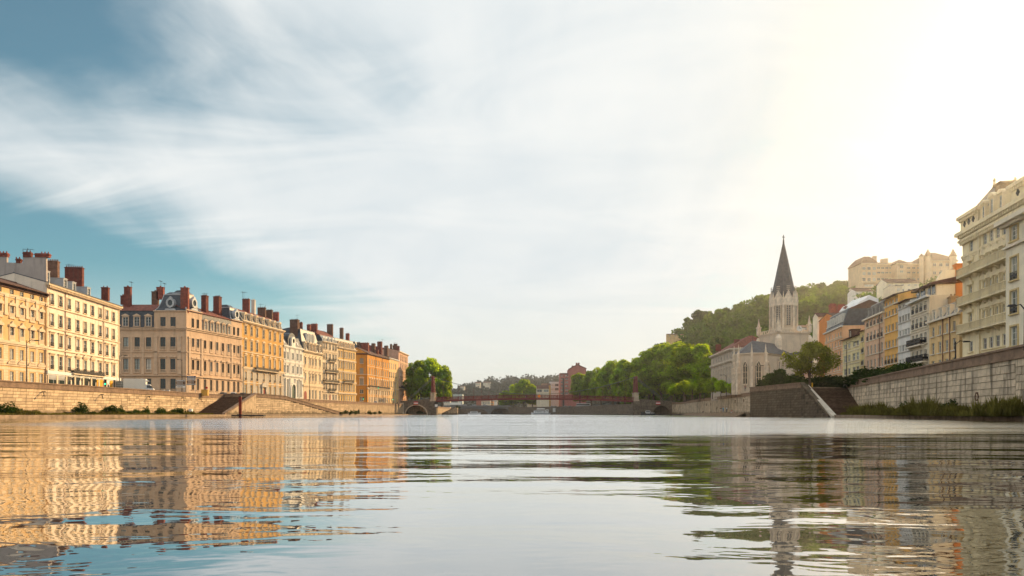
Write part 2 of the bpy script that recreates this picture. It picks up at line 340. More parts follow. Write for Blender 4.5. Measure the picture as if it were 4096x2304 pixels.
ledge('lower_quay', [(57.5, 168), (58, 196), (66, 240), (78, 302), (86, 302), (75, 210), (74, 168)], 1.0)
for k in range(3):
    ledge('river_step', [(57.5-.6*(k+1), 168), (58-.6*(k+1), 196), (66-.6*(k+1), 240), (78-.6*(k+1), 302), (79, 302), (67, 240), (59, 196), (58.2, 168)], 1.0-.27*(k+1))

def stairs(r, x0a, x1a, y_top, z_top, x0b, x1b, y_bot, z_bot, n, m):
    """flight that descends toward smaller or larger y; each step is a part"""
    ox, oy = r.location.x, r.location.y
    for k in range(n):
        t0, t1 = k/n, (k+1)/n; ya, yb = y_top+(y_bot-y_top)*t0, y_top+(y_bot-y_top)*t1
        z = z_top+(z_bot-z_top)*(k+1)/n
        xa, xb = x0a+(x0b-x0a)*t1, x1a+(x1b-x1a)*t1
        s = 1 if y_bot > y_top else -1
        mb = MB(); y0, y1 = sorted((ya-oy, yb+.06*s-oy)); zlow = z-(z_top-z_bot)/n-.25
        mb.box(xa-ox, xb-ox, y0, y1, zlow, z-.045); y0, y1 = sorted((ya-oy, yb+.11*s-oy)); mb.box(xa-ox, xb-ox, y0, y1, z-.044, z)
        mb.build('step', m, r)
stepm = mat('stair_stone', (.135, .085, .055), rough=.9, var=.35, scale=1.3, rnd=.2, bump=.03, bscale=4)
def slope_cap(r, p0, p1, w, th, m, name='sloping_coping'):
    ox, oy, _ = r.location; p0 = Vector(p0)-Vector((ox, oy, 0)); p1 = Vector(p1)-Vector((ox, oy, 0))
    mb = MB(); a = w/2
    mb.prism([(p0.x-a, p0.y, p0.z-th), (p0.x+a, p0.y, p0.z-th), (p1.x+a, p1.y, p1.z-th), (p1.x-a, p1.y, p1.z-th)], [(p0.x-a, p0.y, p0.z), (p0.x+a, p0.y, p0.z), (p1.x+a, p1.y, p1.z), (p1.x-a, p1.y, p1.z)])
    return mb.build(name, m, r)
# left bastion: stairs down toward us, sloping wall away
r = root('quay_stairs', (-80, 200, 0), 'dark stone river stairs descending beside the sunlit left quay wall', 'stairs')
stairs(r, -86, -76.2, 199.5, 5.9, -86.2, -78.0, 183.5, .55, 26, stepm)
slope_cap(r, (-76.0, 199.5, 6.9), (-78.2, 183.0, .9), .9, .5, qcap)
mb = MB(); o = (80, -200)
mb.prism([(-76.4+80, 199.5-200, -.2), (-75.6+80, 199.5-200, -.2), (-77.8+80, 183.2-200, -.2), (-78.6+80, 183.2-200, -.2)], [(-76.4+80, 199.5-200, 6.35), (-75.6+80, 199.5-200, 6.35), (-77.8+80, 183.2-200, .45), (-78.6+80, 183.2-200, .45)])
mb.build('side_wall', qstone, r)
quay_wall('bastion_wall', [(-76, 199.6), (-72.8, 216), (-65.2, 258)], -.2, 6.5, 'projecting stone wall whose parapet slopes down to the water beyond the left stairs', 1, qstone, qcap, ztops=[6.8, 6.5, 1.3], blen=2.2, built=150)
quay_wall('bastion_wall', [(-87, 199.9), (-76.2, 199.9)], 5.5, 6.7, 'short brown parapet at the head of the left stairs', 1, qstone, qcap, built=5, parapet=.8)
mb = MB(); mb.prism([(-86, 200.2, .3), (-76.4, 200.2, .3), (-73.4, 216, .3), (-83.5, 216, .3)], [(-86, 200.2, 5.75), (-76.4, 200.2, 5.75), (-73.4, 216, 5.75), (-83.5, 216, 5.75)]); tag(mb.build('stair_landing', ledgem), kind='structure')
# right bastion below the church
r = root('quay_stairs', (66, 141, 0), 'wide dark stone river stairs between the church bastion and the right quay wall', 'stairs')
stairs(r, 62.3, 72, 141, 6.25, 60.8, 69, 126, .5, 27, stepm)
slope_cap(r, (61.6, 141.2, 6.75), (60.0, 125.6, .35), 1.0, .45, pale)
mb = MB(); mb.prism([(-4.0, .2, -.5), (-4.9, .2, -.5), (-6.6, -15.2, -.5), (-5.6, -15.2, -.5)], [(-4.0, .2, 6.2), (-4.9, .2, 6.2), (-6.6, -15.2, -.1), (-5.6, -15.2, -.1)]); mb.build('side_wall', qdark, r)
mb = MB(); mb.box(-4, 7, .1, 2.5, .2, 6.28); mb.build('stair_landing', ledgem, r)
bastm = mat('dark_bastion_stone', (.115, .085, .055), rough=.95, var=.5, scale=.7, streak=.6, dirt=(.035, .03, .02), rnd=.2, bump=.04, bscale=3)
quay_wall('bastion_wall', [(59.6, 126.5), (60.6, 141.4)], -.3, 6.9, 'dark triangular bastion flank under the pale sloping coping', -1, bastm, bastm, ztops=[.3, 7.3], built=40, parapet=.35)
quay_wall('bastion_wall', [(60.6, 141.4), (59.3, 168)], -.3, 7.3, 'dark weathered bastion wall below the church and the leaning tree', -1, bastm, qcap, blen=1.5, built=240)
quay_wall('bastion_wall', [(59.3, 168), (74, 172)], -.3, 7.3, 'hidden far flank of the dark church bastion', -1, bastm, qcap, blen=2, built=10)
mb = MB(); mb.prism([(60.9, 142, .3), (80, 142, .3), (80, 171, .3), (59.8, 167.5, .3)], [(60.9, 142, 6.29), (80, 142, 6.29), (80, 171, 6.29), (59.8, 167.5, 6.29)]); tag(mb.build('bastion_ground', ledgem), kind='structure')

# ------------------------------------------------------------------ buildings
WIN = {}
def window_meshes(w, h, style, fm):
    key = (round(w, 1), round(h, 1), style, fm.name)
    if key in WIN: return WIN[key]
    w, h = key[0], key[1]; d = {}
    arch = 'arch' in style; f = MB(); a = w/2
    f.box(-a, -a+.09, .14, .22, 0, h); f.box(a-.09, a, .14, .22, 0, h); f.box(-a, a, .135, .225, h-.09, h); f.box(-a, a, .135, .225, 0, .08)
    f.box(-.05, .05, .13, .21, 0, h)
    for k in ((.36, .68) if h > 1.6 else (.55,)): f.box(-a, a, .145, .205, h*k-.025, h*k+.025)
    if arch:
        # masonry filling the corners above the round head
        f.cur = 1; k = 8
        for s in (-1, 1):
            pr = [(s*a, h), (s*a, h-a)]+[(s*a*math.cos(PI/2*i/k), h-a+a*math.sin(PI/2*i/k)) for i in range(1, k+1)]
            f.prism([(x, .0, z) for x, z in pr], [(x, .26, z) for x, z in pr])
        f.cur = 0
    d['frame'] = (f, True)
    if 'blind' in style:
        p = MB(); p.box(-a, a, .12, .16, 0, h)
        for i in range(int(h/.28)): p.box(-a+.05, a-.05, .10, .125, i*.28+.05, i*.28+.2)
    else: p = MB(); p.box(-a, a, .185, .20, 0, h)
    d['pane'] = (p, False)
    s = MB()
    if 'plain' not in style:
        b = .20
        s.box(-a-b, -a-.001, -.10, .1, -.05, h+b); s.box(a+.001, a+b, -.10, .1, -.05, h+b); s.box(-a, a, -.098, .1, h+.001, h+b-.002)
        if 'hood' in style: s.box(-a-.4, a+.4, -.38, .05, h+.38, h+.56); s.box(-a-.3, a+.3, -.2, .05, h+b, h+.378)
        if 'ped' in style: s.box(-a-.4, a+.4, -.36, .05, h+.36, h+.50); s.extr([(-a-.42, h+.502), (a+.42, h+.502), (0, h+1.05)], -.32, .05)
        if 'round' in style:
            s.box(-a-.4, a+.4, -.36, .05, h+.36, h+.50); s.extr([(-a-.4, h+.502), (a+.4, h+.502)]+[((a+.4)*math.cos(PI*i/6), h+.502+.5*math.sin(PI*i/6)) for i in range(1, 6)], -.30, .05)
        if 'crown' in style: s.extr([(-a-.35, h+.1), (a+.35, h+.1), (a+.3, h+.55), (.25, h+.75), (0, h+1.25), (-.25, h+.75), (-a-.3, h+.55)], -.28, .05)
    d['surround'] = (s, 's') if s.f else None
    s = MB(); s.box(-a-.25, a+.25, -.22, .14, -.16, -.001); d['sill'] = (s, 's')
    if 'guard' in style:
        g = MB(); y = -.12; g.box(-a, a, y-.02, y+.02, .85, .9); g.box(-a, a, y-.02, y+.02, .06, .1)
        n = max(4, int(w/.16))
        for i in range(n+1): x = -a+.02+(w-.04)*i/n; g.box(x-.018, x+.018, y-.015, y+.015, .1, .85)
        g.box(-a, a, y-.012, y+.012, .35, .6); d['guard'] = (g, 'i')
    if 'balus' in style:
        g = MB(); g.box(-a, a, -.14, .06, .82, .95); g.box(-a, a, -.14, .06, 0, .12)
        for i in range(6): x = -a+w*(i+.5)/6; g.box(x-.07, x+.07, -.1, .02, .12, .82)
        d['guard'] = (g, 's')
    WIN[key] = {k: v for k, v in d.items() if v}; WIN[key]['_m'] = {}
    return WIN[key]
blindm = mat('grey_shutter', (.30, .27, .22), rough=.7, rnd=.25)
redm = mat('red_door_paint', (.22, .02, .015), rough=.5)
greyd = mat('dark_shutter', (.10, .085, .07), rough=.7, rnd=.3)
def place_window(parent, loc, rz, w, h, style, wallm, trimm, fm=white, paneM=None, name='window'):
    ms = window_meshes(w, h, style, fm); cache = ms['_m']; k = (wallm.name, trimm.name, paneM.name if paneM else '')
    if k not in cache:
        c = {}
        for part, mbm in ms.items():
            if part == '_m': continue
            mb, f = mbm
            m = [fm, wallm] if part == 'frame' else [paneM or glass] if part == 'pane' else [iron] if f == 'i' else [trimm]
            c[part] = mb.mesh(part, m)
        cache[k] = c
    c = cache[k]
    o = put(name, c['frame'], parent, loc, rz)
    for part in ('pane', 'surround', 'sill', 'guard'):
        if part in c: put(part, c[part], o)
    return o
class Wing:
    """facade from A to B (left to right as seen from the river), z by pixel rows"""
    def __init__(s, r, A, B, zb, zt, wallm, trimm, depth=12, rw=None):
        s.r = r; s.A = Vector(A); s.B = Vector(B); s.L = (s.B-s.A).length; s.d = (s.B-s.A).normalized(); s.ang = math.atan2(s.d.y, s.d.x)
        s.inn = Vector((-s.d.y, s.d.x, 0)); s.zb = zb; s.zt = zt; s.wm = wallm; s.tm = trimm; s.depth = depth; s.loc = s.A-r.location+Vector((0, 0, r.location.z)); s.loc.z = 0
        s.loc = Vector((s.A.x-r.location.x, s.A.y-r.location.y, -r.location.z))
    def u(s, px, off=0.0):               # position along the facade (moved inwards by off) of a photo column
        k = (px-HX)/F; a = s.A+s.inn*off
        den = s.d.x-k*s.d.y
        return (k*a.y-a.x)/den
    def Y(s, px, off=0.0): return (s.A+s.inn*off).y+s.d.y*s.u(px, off)
    def z(s, px, py, off=0.0): return Z(py, s.Y(px, off))
    def L2(s, u, v, z): return s.loc+Vector((s.d.x*u+s.inn.x*v, s.d.y*u+s.inn.y*v, z))
    def add(s, mb, name, m): return mb.build(name, m, s.r, s.loc, s.ang)
    def wall(s, rows, left=True, right=True, back=True, gable=None):
        """rows: (z0, z1, [(u, w)...]) bottom to top"""
        mb = MB(); L = s.L; zc = s.zb; dd = .26
        def rect(u0, u1, z0, z1):
            if u1-u0 > .001 and z1-z0 > .001: mb.poly([(u0, 0, z0), (u1, 0, z0), (u1, 0, z1), (u0, 0, z1)])
        for z0, z1, ws in sorted(rows, key=lambda q: q[0]):
            z0 = max(z0, zc+.01); rect(0, L, zc, z0); u = 0
            for c, w in sorted(ws):
                a, b = c-w/2, c+w/2; rect(u, a, z0, z1); u = b
                mb.poly([(a, 0, z0), (a, dd, z0), (a, dd, z1), (a, 0, z1)]); mb.poly([(b, 0, z0), (b, 0, z1), (b, dd, z1), (b, dd, z0)])
                mb.poly([(a, 0, z1), (a, dd, z1), (b, dd, z1), (b, 0, z1)]); mb.poly([(a, 0, z0), (b, 0, z0), (b, dd, z0), (a, dd, z0)])
                mb.poly([(a, dd, z0), (b, dd, z0), (b, dd, z1), (a, dd, z1)])
            rect(u, L, z0, z1); zc = z1
        rect(0, L, zc, s.zt); D = s.depth
        for c, x in ((left, 0), (right, L)):
            if c: mb.poly([(x, 0, s.zb), (x, 0, s.zt), (x, D, s.zt), (x, D, s.zb)])
        if back: mb.poly([(0, D, s.zb), (L, D, s.zb), (L, D, s.zt), (0, D, s.zt)])
        mb.poly([(0, 0, s.zt), (L, 0, s.zt), (L, D, s.zt), (0, D, s.zt)])
        return mb.build('wall', s.wm, s.r, s.loc, s.ang, fix=False)
    def facade(s, cols, rows, ref, styles, wfrac=None, ww=1.1, fm=white, panes=None, trimm=None, skip=(), strings=True, **k):
        """cols: photo columns (or a count); rows: [(ytop, ybottom)] read at photo column ref"""
        us = [s.u(c) for c in cols] if not isinstance(cols, int) else [s.L*(i+.5)/cols for i in range(cols)]
        us = [min(max(u, ww/2+.25), s.L-ww/2-.25) for u in us]
        Yr = s.Y(ref); zr = [(max(Z(b, Yr), s.zb+.05), Z(t, Yr)) for t, b in rows]
        wl = []
        for i, (z0, z1) in enumerate(zr): wl.append((z0, z0+round(z1-z0, 1), [(u, round(ww, 1)) for j, u in enumerate(us) if (i, j) not in skip]))
        s.wall(wl, **k); rng = random.Random(len(us)*7+int(s.A.y))
        for i, (z0, z1, ws) in enumerate(wl):
            st = styles[i] if isinstance(styles, (list, tuple)) else styles
            zz = max(z0, s.zb+.01)
            for (u, w) in ws:
                pm = (panes[i] if panes and panes[i] else rng.choice((glass, glass, glass, glass2, glass2, glass3))); st2 = st
                if 'blind' in st: pm = blindm
                elif panes is None and rng.random() < .17 and 'arch' not in st and i < len(wl)-1: st2 = st+' blind'; pm = blindm
                place_window(s.r, s.L2(u, 0, z0), s.ang, w, z1-z0, st2, s.wm, trimm or s.tm, fm, pm)
        s.us = us; s.zr = zr
        return s
    def band(s, z0, z1, out, name='string_course', m=None, u0=0, u1=None, dent=0):
        mb = MB(); u1 = s.L if u1 is None else u1; e = .05 if out < .3 else out*.6
        mb.box(u0-e, u1+e, -out, .05, z0, z1)
        if z1-z0 > .35: mb.box(u0-e*.5, u1+e*.5, -out*.55, .05, z0-.3, z0-.002)
        if dent:
            n = int((u1-u0)/dent)
            for i in range(n): x = u0+(i+.5)*(u1-u0)/n; mb.box(x-.12, x+.12, -out*.85, .02, z0-.45, z0-.003)
        return s.add(mb, name, m or s.tm)
    def pil(s, u, z0, z1, w=.7, out=.14, name='pilaster'):
        mb = MB(); mb.box(u-w/2, u+w/2, -out, .05, z0, z1); mb.box(u-w/2-.12, u+w/2+.12, -out-.1, .05, z1-.5, z1-.003); mb.box(u-w/2-.1, u+w/2+.1, -out-.08, .05, z0+.003, z0+.5); return s.add(mb, name, s.tm)
    def rustic(s, z0, z1, step=.5, out=.05, m=None):
        mb = MB(); z = z0
        while z+step < z1:
            ws = []
            for (a, b) in s.zr:
                if a-.3 < z+step and b+.25 > z: ws = [(u, 1.9) for u in s.us]; break
            u = 0
            for c, w in ws+[(s.L+9, 0)]:
                e = min(c-w/2, s.L)
                if e-u > .2: mb.box(u, e, -out, .02, z+.03, z+step-.03)
                u = c+w/2
            z += step
        if mb.f: tag(s.add(mb, 'rusticated_stonework', m or s.tm), kind='stuff')
    def roof(s, rise, m=tile, over=.6, back=None, name='roof', z=None, d=None, gab=True, inset=0.0):
        z = s.zt if z is None else z; D = s.depth if d is None else d; a, L = inset, s.L; mb = MB(); h = D/2
        th = .16
        mb.prism([(-.02, -over+inset, z+.02-rise*over/h*.5), (L+.02, -over+inset, z+.02-rise*over/h*.5), (L+.02, h, z+rise), (-.02, h, z+rise)], [(-.02, -over+inset, z+th-rise*over/h*.5), (L+.02, -over+inset, z+th-rise*over/h*.5), (L+.02, h, z+rise+th), (-.02, h, z+rise+th)])
        mb.prism([(-.02, h+.002, z+rise), (L+.02, h+.002, z+rise), (L+.02, D+.3, z), (-.02, D+.3, z)], [(-.02, h+.002, z+rise+th), (L+.02, h+.002, z+rise+th), (L+.02, D+.3, z+th), (-.02, D+.3, z+th)])
        o = s.add(mb, name, m)
        if gab:
            for x in (.02, L-.02): g = MB(); g.prism([(x-.02, inset, z+.01), (x-.02, D, z+.01), (x-.02, h, z+rise)], [(x+.02, inset, z+.01), (x+.02, D, z+.01), (x+.02, h, z+rise)]); s.add(g, 'gable', s.wm)
        # ridge tiles and eaves gutter
        g = MB(); g.tube([(0, h, z+rise+th), (L, h, z+rise+th)], .13, 6); put_o = s.add(g, 'ridge', m)
        return o
    def mansard(s, h1, back, rise, m1=slate, m2=tile, z=None, u0=0, u1=None, ends=True):
        z = s.zt if z is None else z; u1 = s.L if u1 is None else u1; D = s.depth; e = back if ends else .05
        mb = MB(); mb.prism([(u0, .1, z+.01), (u1, .1, z+.01), (u1, D-.1, z+.01), (u0, D-.1, z+.01)], [(u0+e, back, z+h1), (u1-e, back, z+h1), (u1-e, D-back, z+h1), (u0+e, D-back, z+h1)])
        s.add(mb, 'mansard_roof', m1)
        g = MB(); g.box(u0+e-.1, u1-e+.1, back-.12, back+.12, z+h1-.02, z+h1+.14); s.add(g, 'roof_flashing', zinc)
        if rise > 0:
            mb = MB(); a, b = u0+e, u1-e; mb.prism([(a, back, z+h1+.02), (b, back, z+h1+.02), (b, D-back, z+h1+.02), (a, D-back, z+h1+.02)], [(a+.05, D/2-.1, z+h1+rise), (b-.05, D/2-.1, z+h1+rise), (b-.05, D/2+.1, z+h1+rise), (a+.05, D/2+.1, z+h1+rise)])
            s.add(mb, 'roof', m2)
    def dormer(s, u, z0, w, h, style='ped', v=.15, m=None, dep=2.2, pm=None):
        """stone or zinc dormer: cheeks, head, window and hood"""
        m = m or s.tm; a = w/2; mb = MB(); t = .2
        mb.box(u-a-t, u-a, v, v+dep, z0, z0+h); mb.box(u+a, u+a+t, v, v+dep, z0, z0+h); mb.box(u-a-t, u+a+t, v+.003, v+dep, z0+h+.002, z0+h+.25); mb.box(u-a, u+a, v+.27, v+.35, z0, z0+h); mb.box(u-a-t-.1, u+a+t+.1, v-.15, v+.3, z0-.18, z0-.002)
        if style == 'ped': mb.box(u-a-.35, u+a+.35, v-.18, v+.5, z0+h+.252, z0+h+.4); mb.extr([(u-a-.35, z0+h+.402), (u+a+.35, z0+h+.402), (u, z0+h+.95)], v-.15, v+1.2)
        elif style == 'arch': mb.extr([(u-a-.3, z0+h+.252), (u+a+.3, z0+h+.252)]+[(u+(a+.3)*math.cos(PI*i/6), z0+h+.252+.6*math.sin(PI*i/6)) for i in range(1, 6)], v-.15, v+1.2)
        elif style == 'flat': mb.box(u-a-t-.08, u+a+t+.08, v-.1, v+dep+.1, z0+h+.252, z0+h+.36)
        o = s.add(mb, 'dormer', m)
        ms = window_meshes(w, h, 'plain', white); place_window(o, (u, v+.02, z0), 0, w, h, 'plain', s.wm, m, white, pm or glass)
        return o
    def chimney(s, px, wpx, ytop, ybot, off=5.0, m=brick, dep=None, pots=4):
        u = s.u(px, off); Yd = s.Y(px, off); zt = Z(ytop, Yd); zb = Z(ybot, Yd)-1.2; w = wpx/F*Yd
        # seen nearly end on along the quay: wpx is across the picture, mostly the stack's depth into the block
        a = .45 if abs(s.d.y) > abs(s.d.x) else w/2; b = w/2 if abs(s.d.y) > abs(s.d.x) else .45
        if dep: a = dep/2
        mb = MB(); mb.box(u-a, u+a, off-b, off+b, zb, zt-.55); mb.box(u-a-.1, u+a+.1, off-b-.1, off+b+.1, zt-.549, zt-.38); mb.box(u-a, u+a, off-b, off+b, zt-.379, zt-.3)
        for i in range(pots): mb.ngon(u, off-b+2*b*(i+.5)/pots, zt-.299, zt+.1, .13, .10, 6)
        return s.add(mb, 'chimney', m)
    def antenna(s, px, ytop, ybot, off=5.0, yagi=True):
        u = s.u(px, off); Yd = s.Y(px, off); zt = Z(ytop, Yd); zb = Z(ybot, Yd)-.6; mb = MB()
        mb.tube([(u, off, zb), (u, off, zt)], .045, 4)
        if yagi:
            mb.tube([(u, off-1.2, zt-.3), (u, off+.8, zt-.3)], .03, 4)
            for k in range(6): mb.tube([(u-.4, off-1.1+k*.35, zt-.3), (u+.4, off-1.1+k*.35, zt-.3)], .02, 4)
        return s.add(mb, 'antenna', iron)
    def balcony(s, px0, px1, ref, y, out=.9, h=1.0, m=None, stonebal=False):
        u0, u1 = s.u(px0), s.u(px1); u0, u1 = max(u0, .1), min(u1, s.L-.1); z = Z(y, s.Y(ref)); mb = MB(); mb.box(u0, u1, -out, .05, z-.22, z)
        for i in range(max(2, int((u1-u0)/2.2))):
            n = max(2, int((u1-u0)/2.2)); x = u0+.4+(u1-u0-.8)*i/(n-1); mb.prism([(x-.12, 0, z-.9), (x+.12, 0, z-.9), (x+.12, .04, z-.9), (x-.12, .04, z-.9)], [(x-.12, -out+.15, z-.222), (x+.12, -out+.15, z-.222), (x+.12, .04, z-.222), (x-.12, .04, z-.222)])
        o = s.add(mb, 'balcony', m or s.tm); g = MB(); bar = .05 if stonebal else .022; q = m or s.tm
        def rail(x0, y0, x1, y1):
            L = math.hypot(x1-x0, y1-y0); n = max(2, int(L/(.35 if stonebal else .2))); wd = .07 if stonebal else .025
            g.box(min(x0, x1)-wd, max(x0, x1)+wd, min(y0, y1)-wd, max(y0, y1)+wd, z+h-.08, z+h); g.box(min(x0, x1)-wd, max(x0, x1)+wd, min(y0, y1)-wd, max(y0, y1)+wd, z+.05, z+.12)
            for i in range(n+1): t = i/n; x, yy = x0+(x1-x0)*t, y0+(y1-y0)*t; g.box(x-bar, x+bar, yy-bar, yy+bar, z+.12, z+h-.08)
            if not stonebal: g.box(min(x0, x1), max(x0, x1), min(y0, y1)-.01, max(y0, y1)+.01, z+.3, z+.7)
        rail(u0+.05, -out+.06, u1-.05, -out+.06); rail(u0+.05, -out+.06, u0+.05, -.02); rail(u1-.05, -out+.06, u1-.05, -.02)
        g.build('railing', q if stonebal else iron, o)
        return o
    def pipe(s, u, z0=None, z1=None):
        mb = MB(); mb.tube([(u, -.16, z0 or s.zb), (u, -.16, z1 or s.zt)], .09, 6); s.add(mb, 'downpipe', mat('brown_pipe', (.22, .12, .08), rough=.6))
# ------------------------------------------------------------------ left bank houses
def plaster(n, c, **k): return mat(n, c, rough=.9, var=.10, scale=.35, streak=.42, dirt=tuple(x*.42 for x in c), **k)
def zx(ox, f): return lambda *a: [ox+f*v for v in a]
def zy(oy, f): return lambda *a: [(oy+f*t, oy+f*b) for t, b in a]
def house(px0, Y0, px1, Y1, zt_px, label, wm, tm, depth=12, zb=None, cat='building', group='houses along the left quay', zt=None):
    A, B = P(px0, Y0), P(px1, Y1); zb = (STREET if zb is None else zb)
    r = root('riverside_house', (A.x, A.y, zb), label, cat, group)
    return Wing(r, A, B, zb-.3, zt if zt is not None else Z(zt_px, Y0), wm, tm, depth)
X1, Y1 = zx(0, .5107), zy(960, .5107); X2, Y2 = zx(460, .4141), zy(1100, .4141)
X3, Y3 = zx(960, .4003), zy(1120, .4003); X4, Y4 = zx(1400, .2761), zy(1300, .2761)
ochre = plaster('ochre_cream_plaster', (.66, .43, .20)); cream = plaster('cream_plaster', (.80, .67, .53)); trimc = mat('cream_trim', (.70, .54, .36), var=.1, streak=.2)
yellow = plaster('yellow_ochre_plaster', (.60, .34, .10)); yellow2 = plaster('soft_yellow_plaster', (.70, .46, .18)); orange = plaster('deep_orange_plaster', (.60, .27, .05)); peach = plaster('peach_plaster', (.72, .48, .22))
pink = plaster('faded_pink_plaster', (.62, .36, .24)); redw = plaster('dark_red_gable_plaster', (.22, .055, .05)); grayp = plaster('grey_gable_plaster', (.42, .36, .32))
# house 1
yv = lambda v, Y: None
w = house(-330, 98/(2378/2700), 186, 98/(1862/2700), 0, 'ochre house with rows of arched lintels at the far left edge behind the quay', ochre, trimc, zt=Z(1177, 142)); 
w.facade([-300, -255, -212, -172, -134, -98, -64, -32, -2]+X1(92, 170, 252, 322), Y1((447, 483), (567, 655), (725, 818), (880, 976), (1050, 1150)), X1(320)[0], ['plain', 'crown balus', 'crown balus', 'plain', 'plain'], ww=1.15, panes=[glass, None, None, blindm, blindm])
Yr = w.Y(163)
w.band(w.zt-.35, w.zt, .5, 'cornice', tile2); w.band(Z(960+495*.5107, Yr), Z(960+480*.5107, Yr), .2); w.band(Z(960+845*.5107, Yr), Z(960+825*.5107, Yr), .35); w.band(Z(960+1008*.5107, Yr), Z(960+998*.5107, Yr), .15)
mb = MB()
for u in w.us:
    zz = Z(960+995*.5107, Yr); mb.extr([(u-1.2, zz), (u+1.2, zz)]+[(u+1.2*math.cos(PI*i/8), zz+.9*math.sin(PI*i/8)) for i in range(1, 8)], -.22, .05)
tag(w.add(mb, 'arched_lintel', trimc), kind='stuff')
w.rustic(w.zb, Z(960+1010*.5107, Yr), .55); w.rustic(Z(960+990*.5107, Yr), Z(960+850*.5107, Yr), .45, .03); w.roof(2.2, tile2, over=.9)
for i in range(len(w.us)-1): w.pil((w.us[i]+w.us[i+1])/2, Z(960+640*.5107, Yr), Z(960+490*.5107, Yr), .8)
w.pipe(w.L-.5)
# house 2
w = house(186.5, 98.05/(1861.5/2700), 477, 101/(1571/2700), 0, 'tall cream house with nine bays, shops and a stepped grey gable, second from left', cream, trimc, depth=13, zt=Z(1130, 142))
w.facade(X1(405, 473, 539, 607, 665, 723, 783, 836, 887), Y1((420, 505), (577, 672), (735, 832), (905, 1012), (1075, 1150)), X1(405)[0], ['guard', 'guard', 'hood guard', 'hood guard', 'plain'], ww=1.3, skip=[(4, i) for i in range(9)], fm=white)
Yr = w.Y(207); zz = lambda v: Z(960+v*.5107, Yr)
w.band(w.zt-.5, w.zt, .75, 'cornice', trimc, dent=.55)
for v, o in ((530, .25), (695, .22), (860, .25)): w.band(zz(v), zz(v-7), o)
w.band(zz(1050), zz(1025), .35, 'string_course', white)
mb = MB()
for k in (3, 4, 5): u = w.us[k]; z0 = w.zr[3][1]+.6; mb.extr([(u-1.25, z0), (u+1.25, z0), (u, z0+.8)], -.3, .05)
w.add(mb, 'pediment', trimc)
w.balcony(X1(552)[0], X1(795)[0], X1(405)[0], 960+1028*.5107, .8)
w.pipe(w.u(X1(508)[0])); w.pipe(w.u(X1(808)[0]))
for (a, b, nm, mm) in ((360, 500, 'shopfront', mat('grey_shopfront', (.38, .37, .36))), (508, 550, 'shopfront', iron), (565, 620, 'shopfront', glass), (640, 690, 'shopfront', glass), (700, 745, 'shopfront', glass), (755, 800, 'shop_shutter', mat('orange_shutter', (.75, .36, .03))), (812, 850, 'shopfront', white), (860, 890, 'shop_shutter', MATS['orange_shutter'])):
    u0, u1 = w.u(X1(a)[0]), w.u(X1(b)[0]); u0 = max(u0, .2); mb = MB(); h = 2.6
    mb.box(u0, u1, -.12, .02, w.zb, w.zb+.3+h); mb.box(u0-.1, u1+.1, -.2, .02, w.zb+.3+h+.002, w.zb+.3+h+.7); o = w.add(mb, nm, mm)
    g = MB(); n = 3
    for i in range(n): q = (u1-u0)/n; g.box(u0+q*i+.12, u0+q*(i+1)-.12, -.16, -.10, w.zb+.9, w.zb+h)
    if mm is not MATS['orange_shutter']: g.build('shop_pane', glass, o)
mb = MB()
for k in range(10):
    u = w.L*k/9; mb.box(max(u-.3, .02), min(u+.3, w.L-.02), -.25, .02, w.zb+.003, w.zb+3.55)
w.add(mb, 'shopfront_pier', trimc)
mb = MB()
for s_, u in ((1, 0), (-1, w.L)):
    z_ = w.zb+4; i = 0
    while z_ < w.zt-1.2: a = .5 if i % 2 else .75; x0, x1 = sorted((u, u+s_*a)); mb.box(x0+.004, x1-.004, -.07, .02, z_+.02, z_+.48); z_ += .5; i += 1
tag(w.add(mb, 'quoin', trimc), kind='stuff')
w.roof(1.9, slate, over=.9)
# stepped grey gable with brick stacks along its head
Yg = 142; gp = lambda px, py: (-(px-186)*.0, 0)
D = lambda zxv: (186.2-zxv*.5107)/F*142/.985
mb = MB(); prof = [(D(362), w.zb), (D(-40), w.zb), (D(-40), Z(960+135*.5107, 142)), (D(75), Z(960+135*.5107, 142)), (D(75), Z(960+180*.5107, 142)), (D(195), Z(960+182*.5107, 142)), (D(195), Z(960+135*.5107, 142)), (D(360), Z(960+133*.5107, 142)), (D(362), w.zt)]
mb.prism([(.02, v, z) for v, z in prof], [(.55, v, z) for v, z in prof]); w.add(mb, 'gable_wall', grayp)
for (a, b, t, bt) in ((-40, 80, 105, 135), (143, 173, 148, 182), (195, 250, 95, 135), (280, 382, 103, 133)):
    mb = MB(); v0, v1 = sorted((D(a), D(b))); mb.box(-.1, .7, v0, v1, Z(960+bt*.5107, 142)-.02, Z(960+t*.5107, 142)); mb.box(-.2, .8, v0-.1, v1+.1, Z(960+t*.5107, 142)-.4, Z(960+t*.5107, 142)-.2)
    for i in range(max(2, int((v1-v0)/.7))): mb.ngon(.3, v0+.3+i*.65, Z(960+t*.5107, 142)+.003, Z(960+t*.5107, 142)+.4, .13, .1, 6)
    w.add(mb, 'chimney', brick)
w.chimney(X1(418)[0], 40, 960+155*.5107, 960+290*.5107, 4.5, brick2, pots=6); w.chimney(X1(583)[0], 66, 960+205*.5107, 960+335*.5107, 5, brick, pots=8); w.chimney(X1(826)[0], 26, 960+362*.5107, 960+440*.5107, 3, brick, pots=2)
for (a, h_) in ((398, 2.1), (535, 1.8), (603, 1.7), (718, 1.7)):
    w.dormer(w.u(X1(a)[0]), w.zt+.35, 1.1, h_, 'flat', v=.6, m=zinc, dep=3.5)
w.antenna(X1(180)[0], 960+70*.5107, 960+180*.5107, 5, False); w.antenna(X1(215)[0], 960+62*.5107, 960+140*.5107, 6); w.antenna(X1(540)[0], 960+185*.5107, 960+210*.5107, 5)
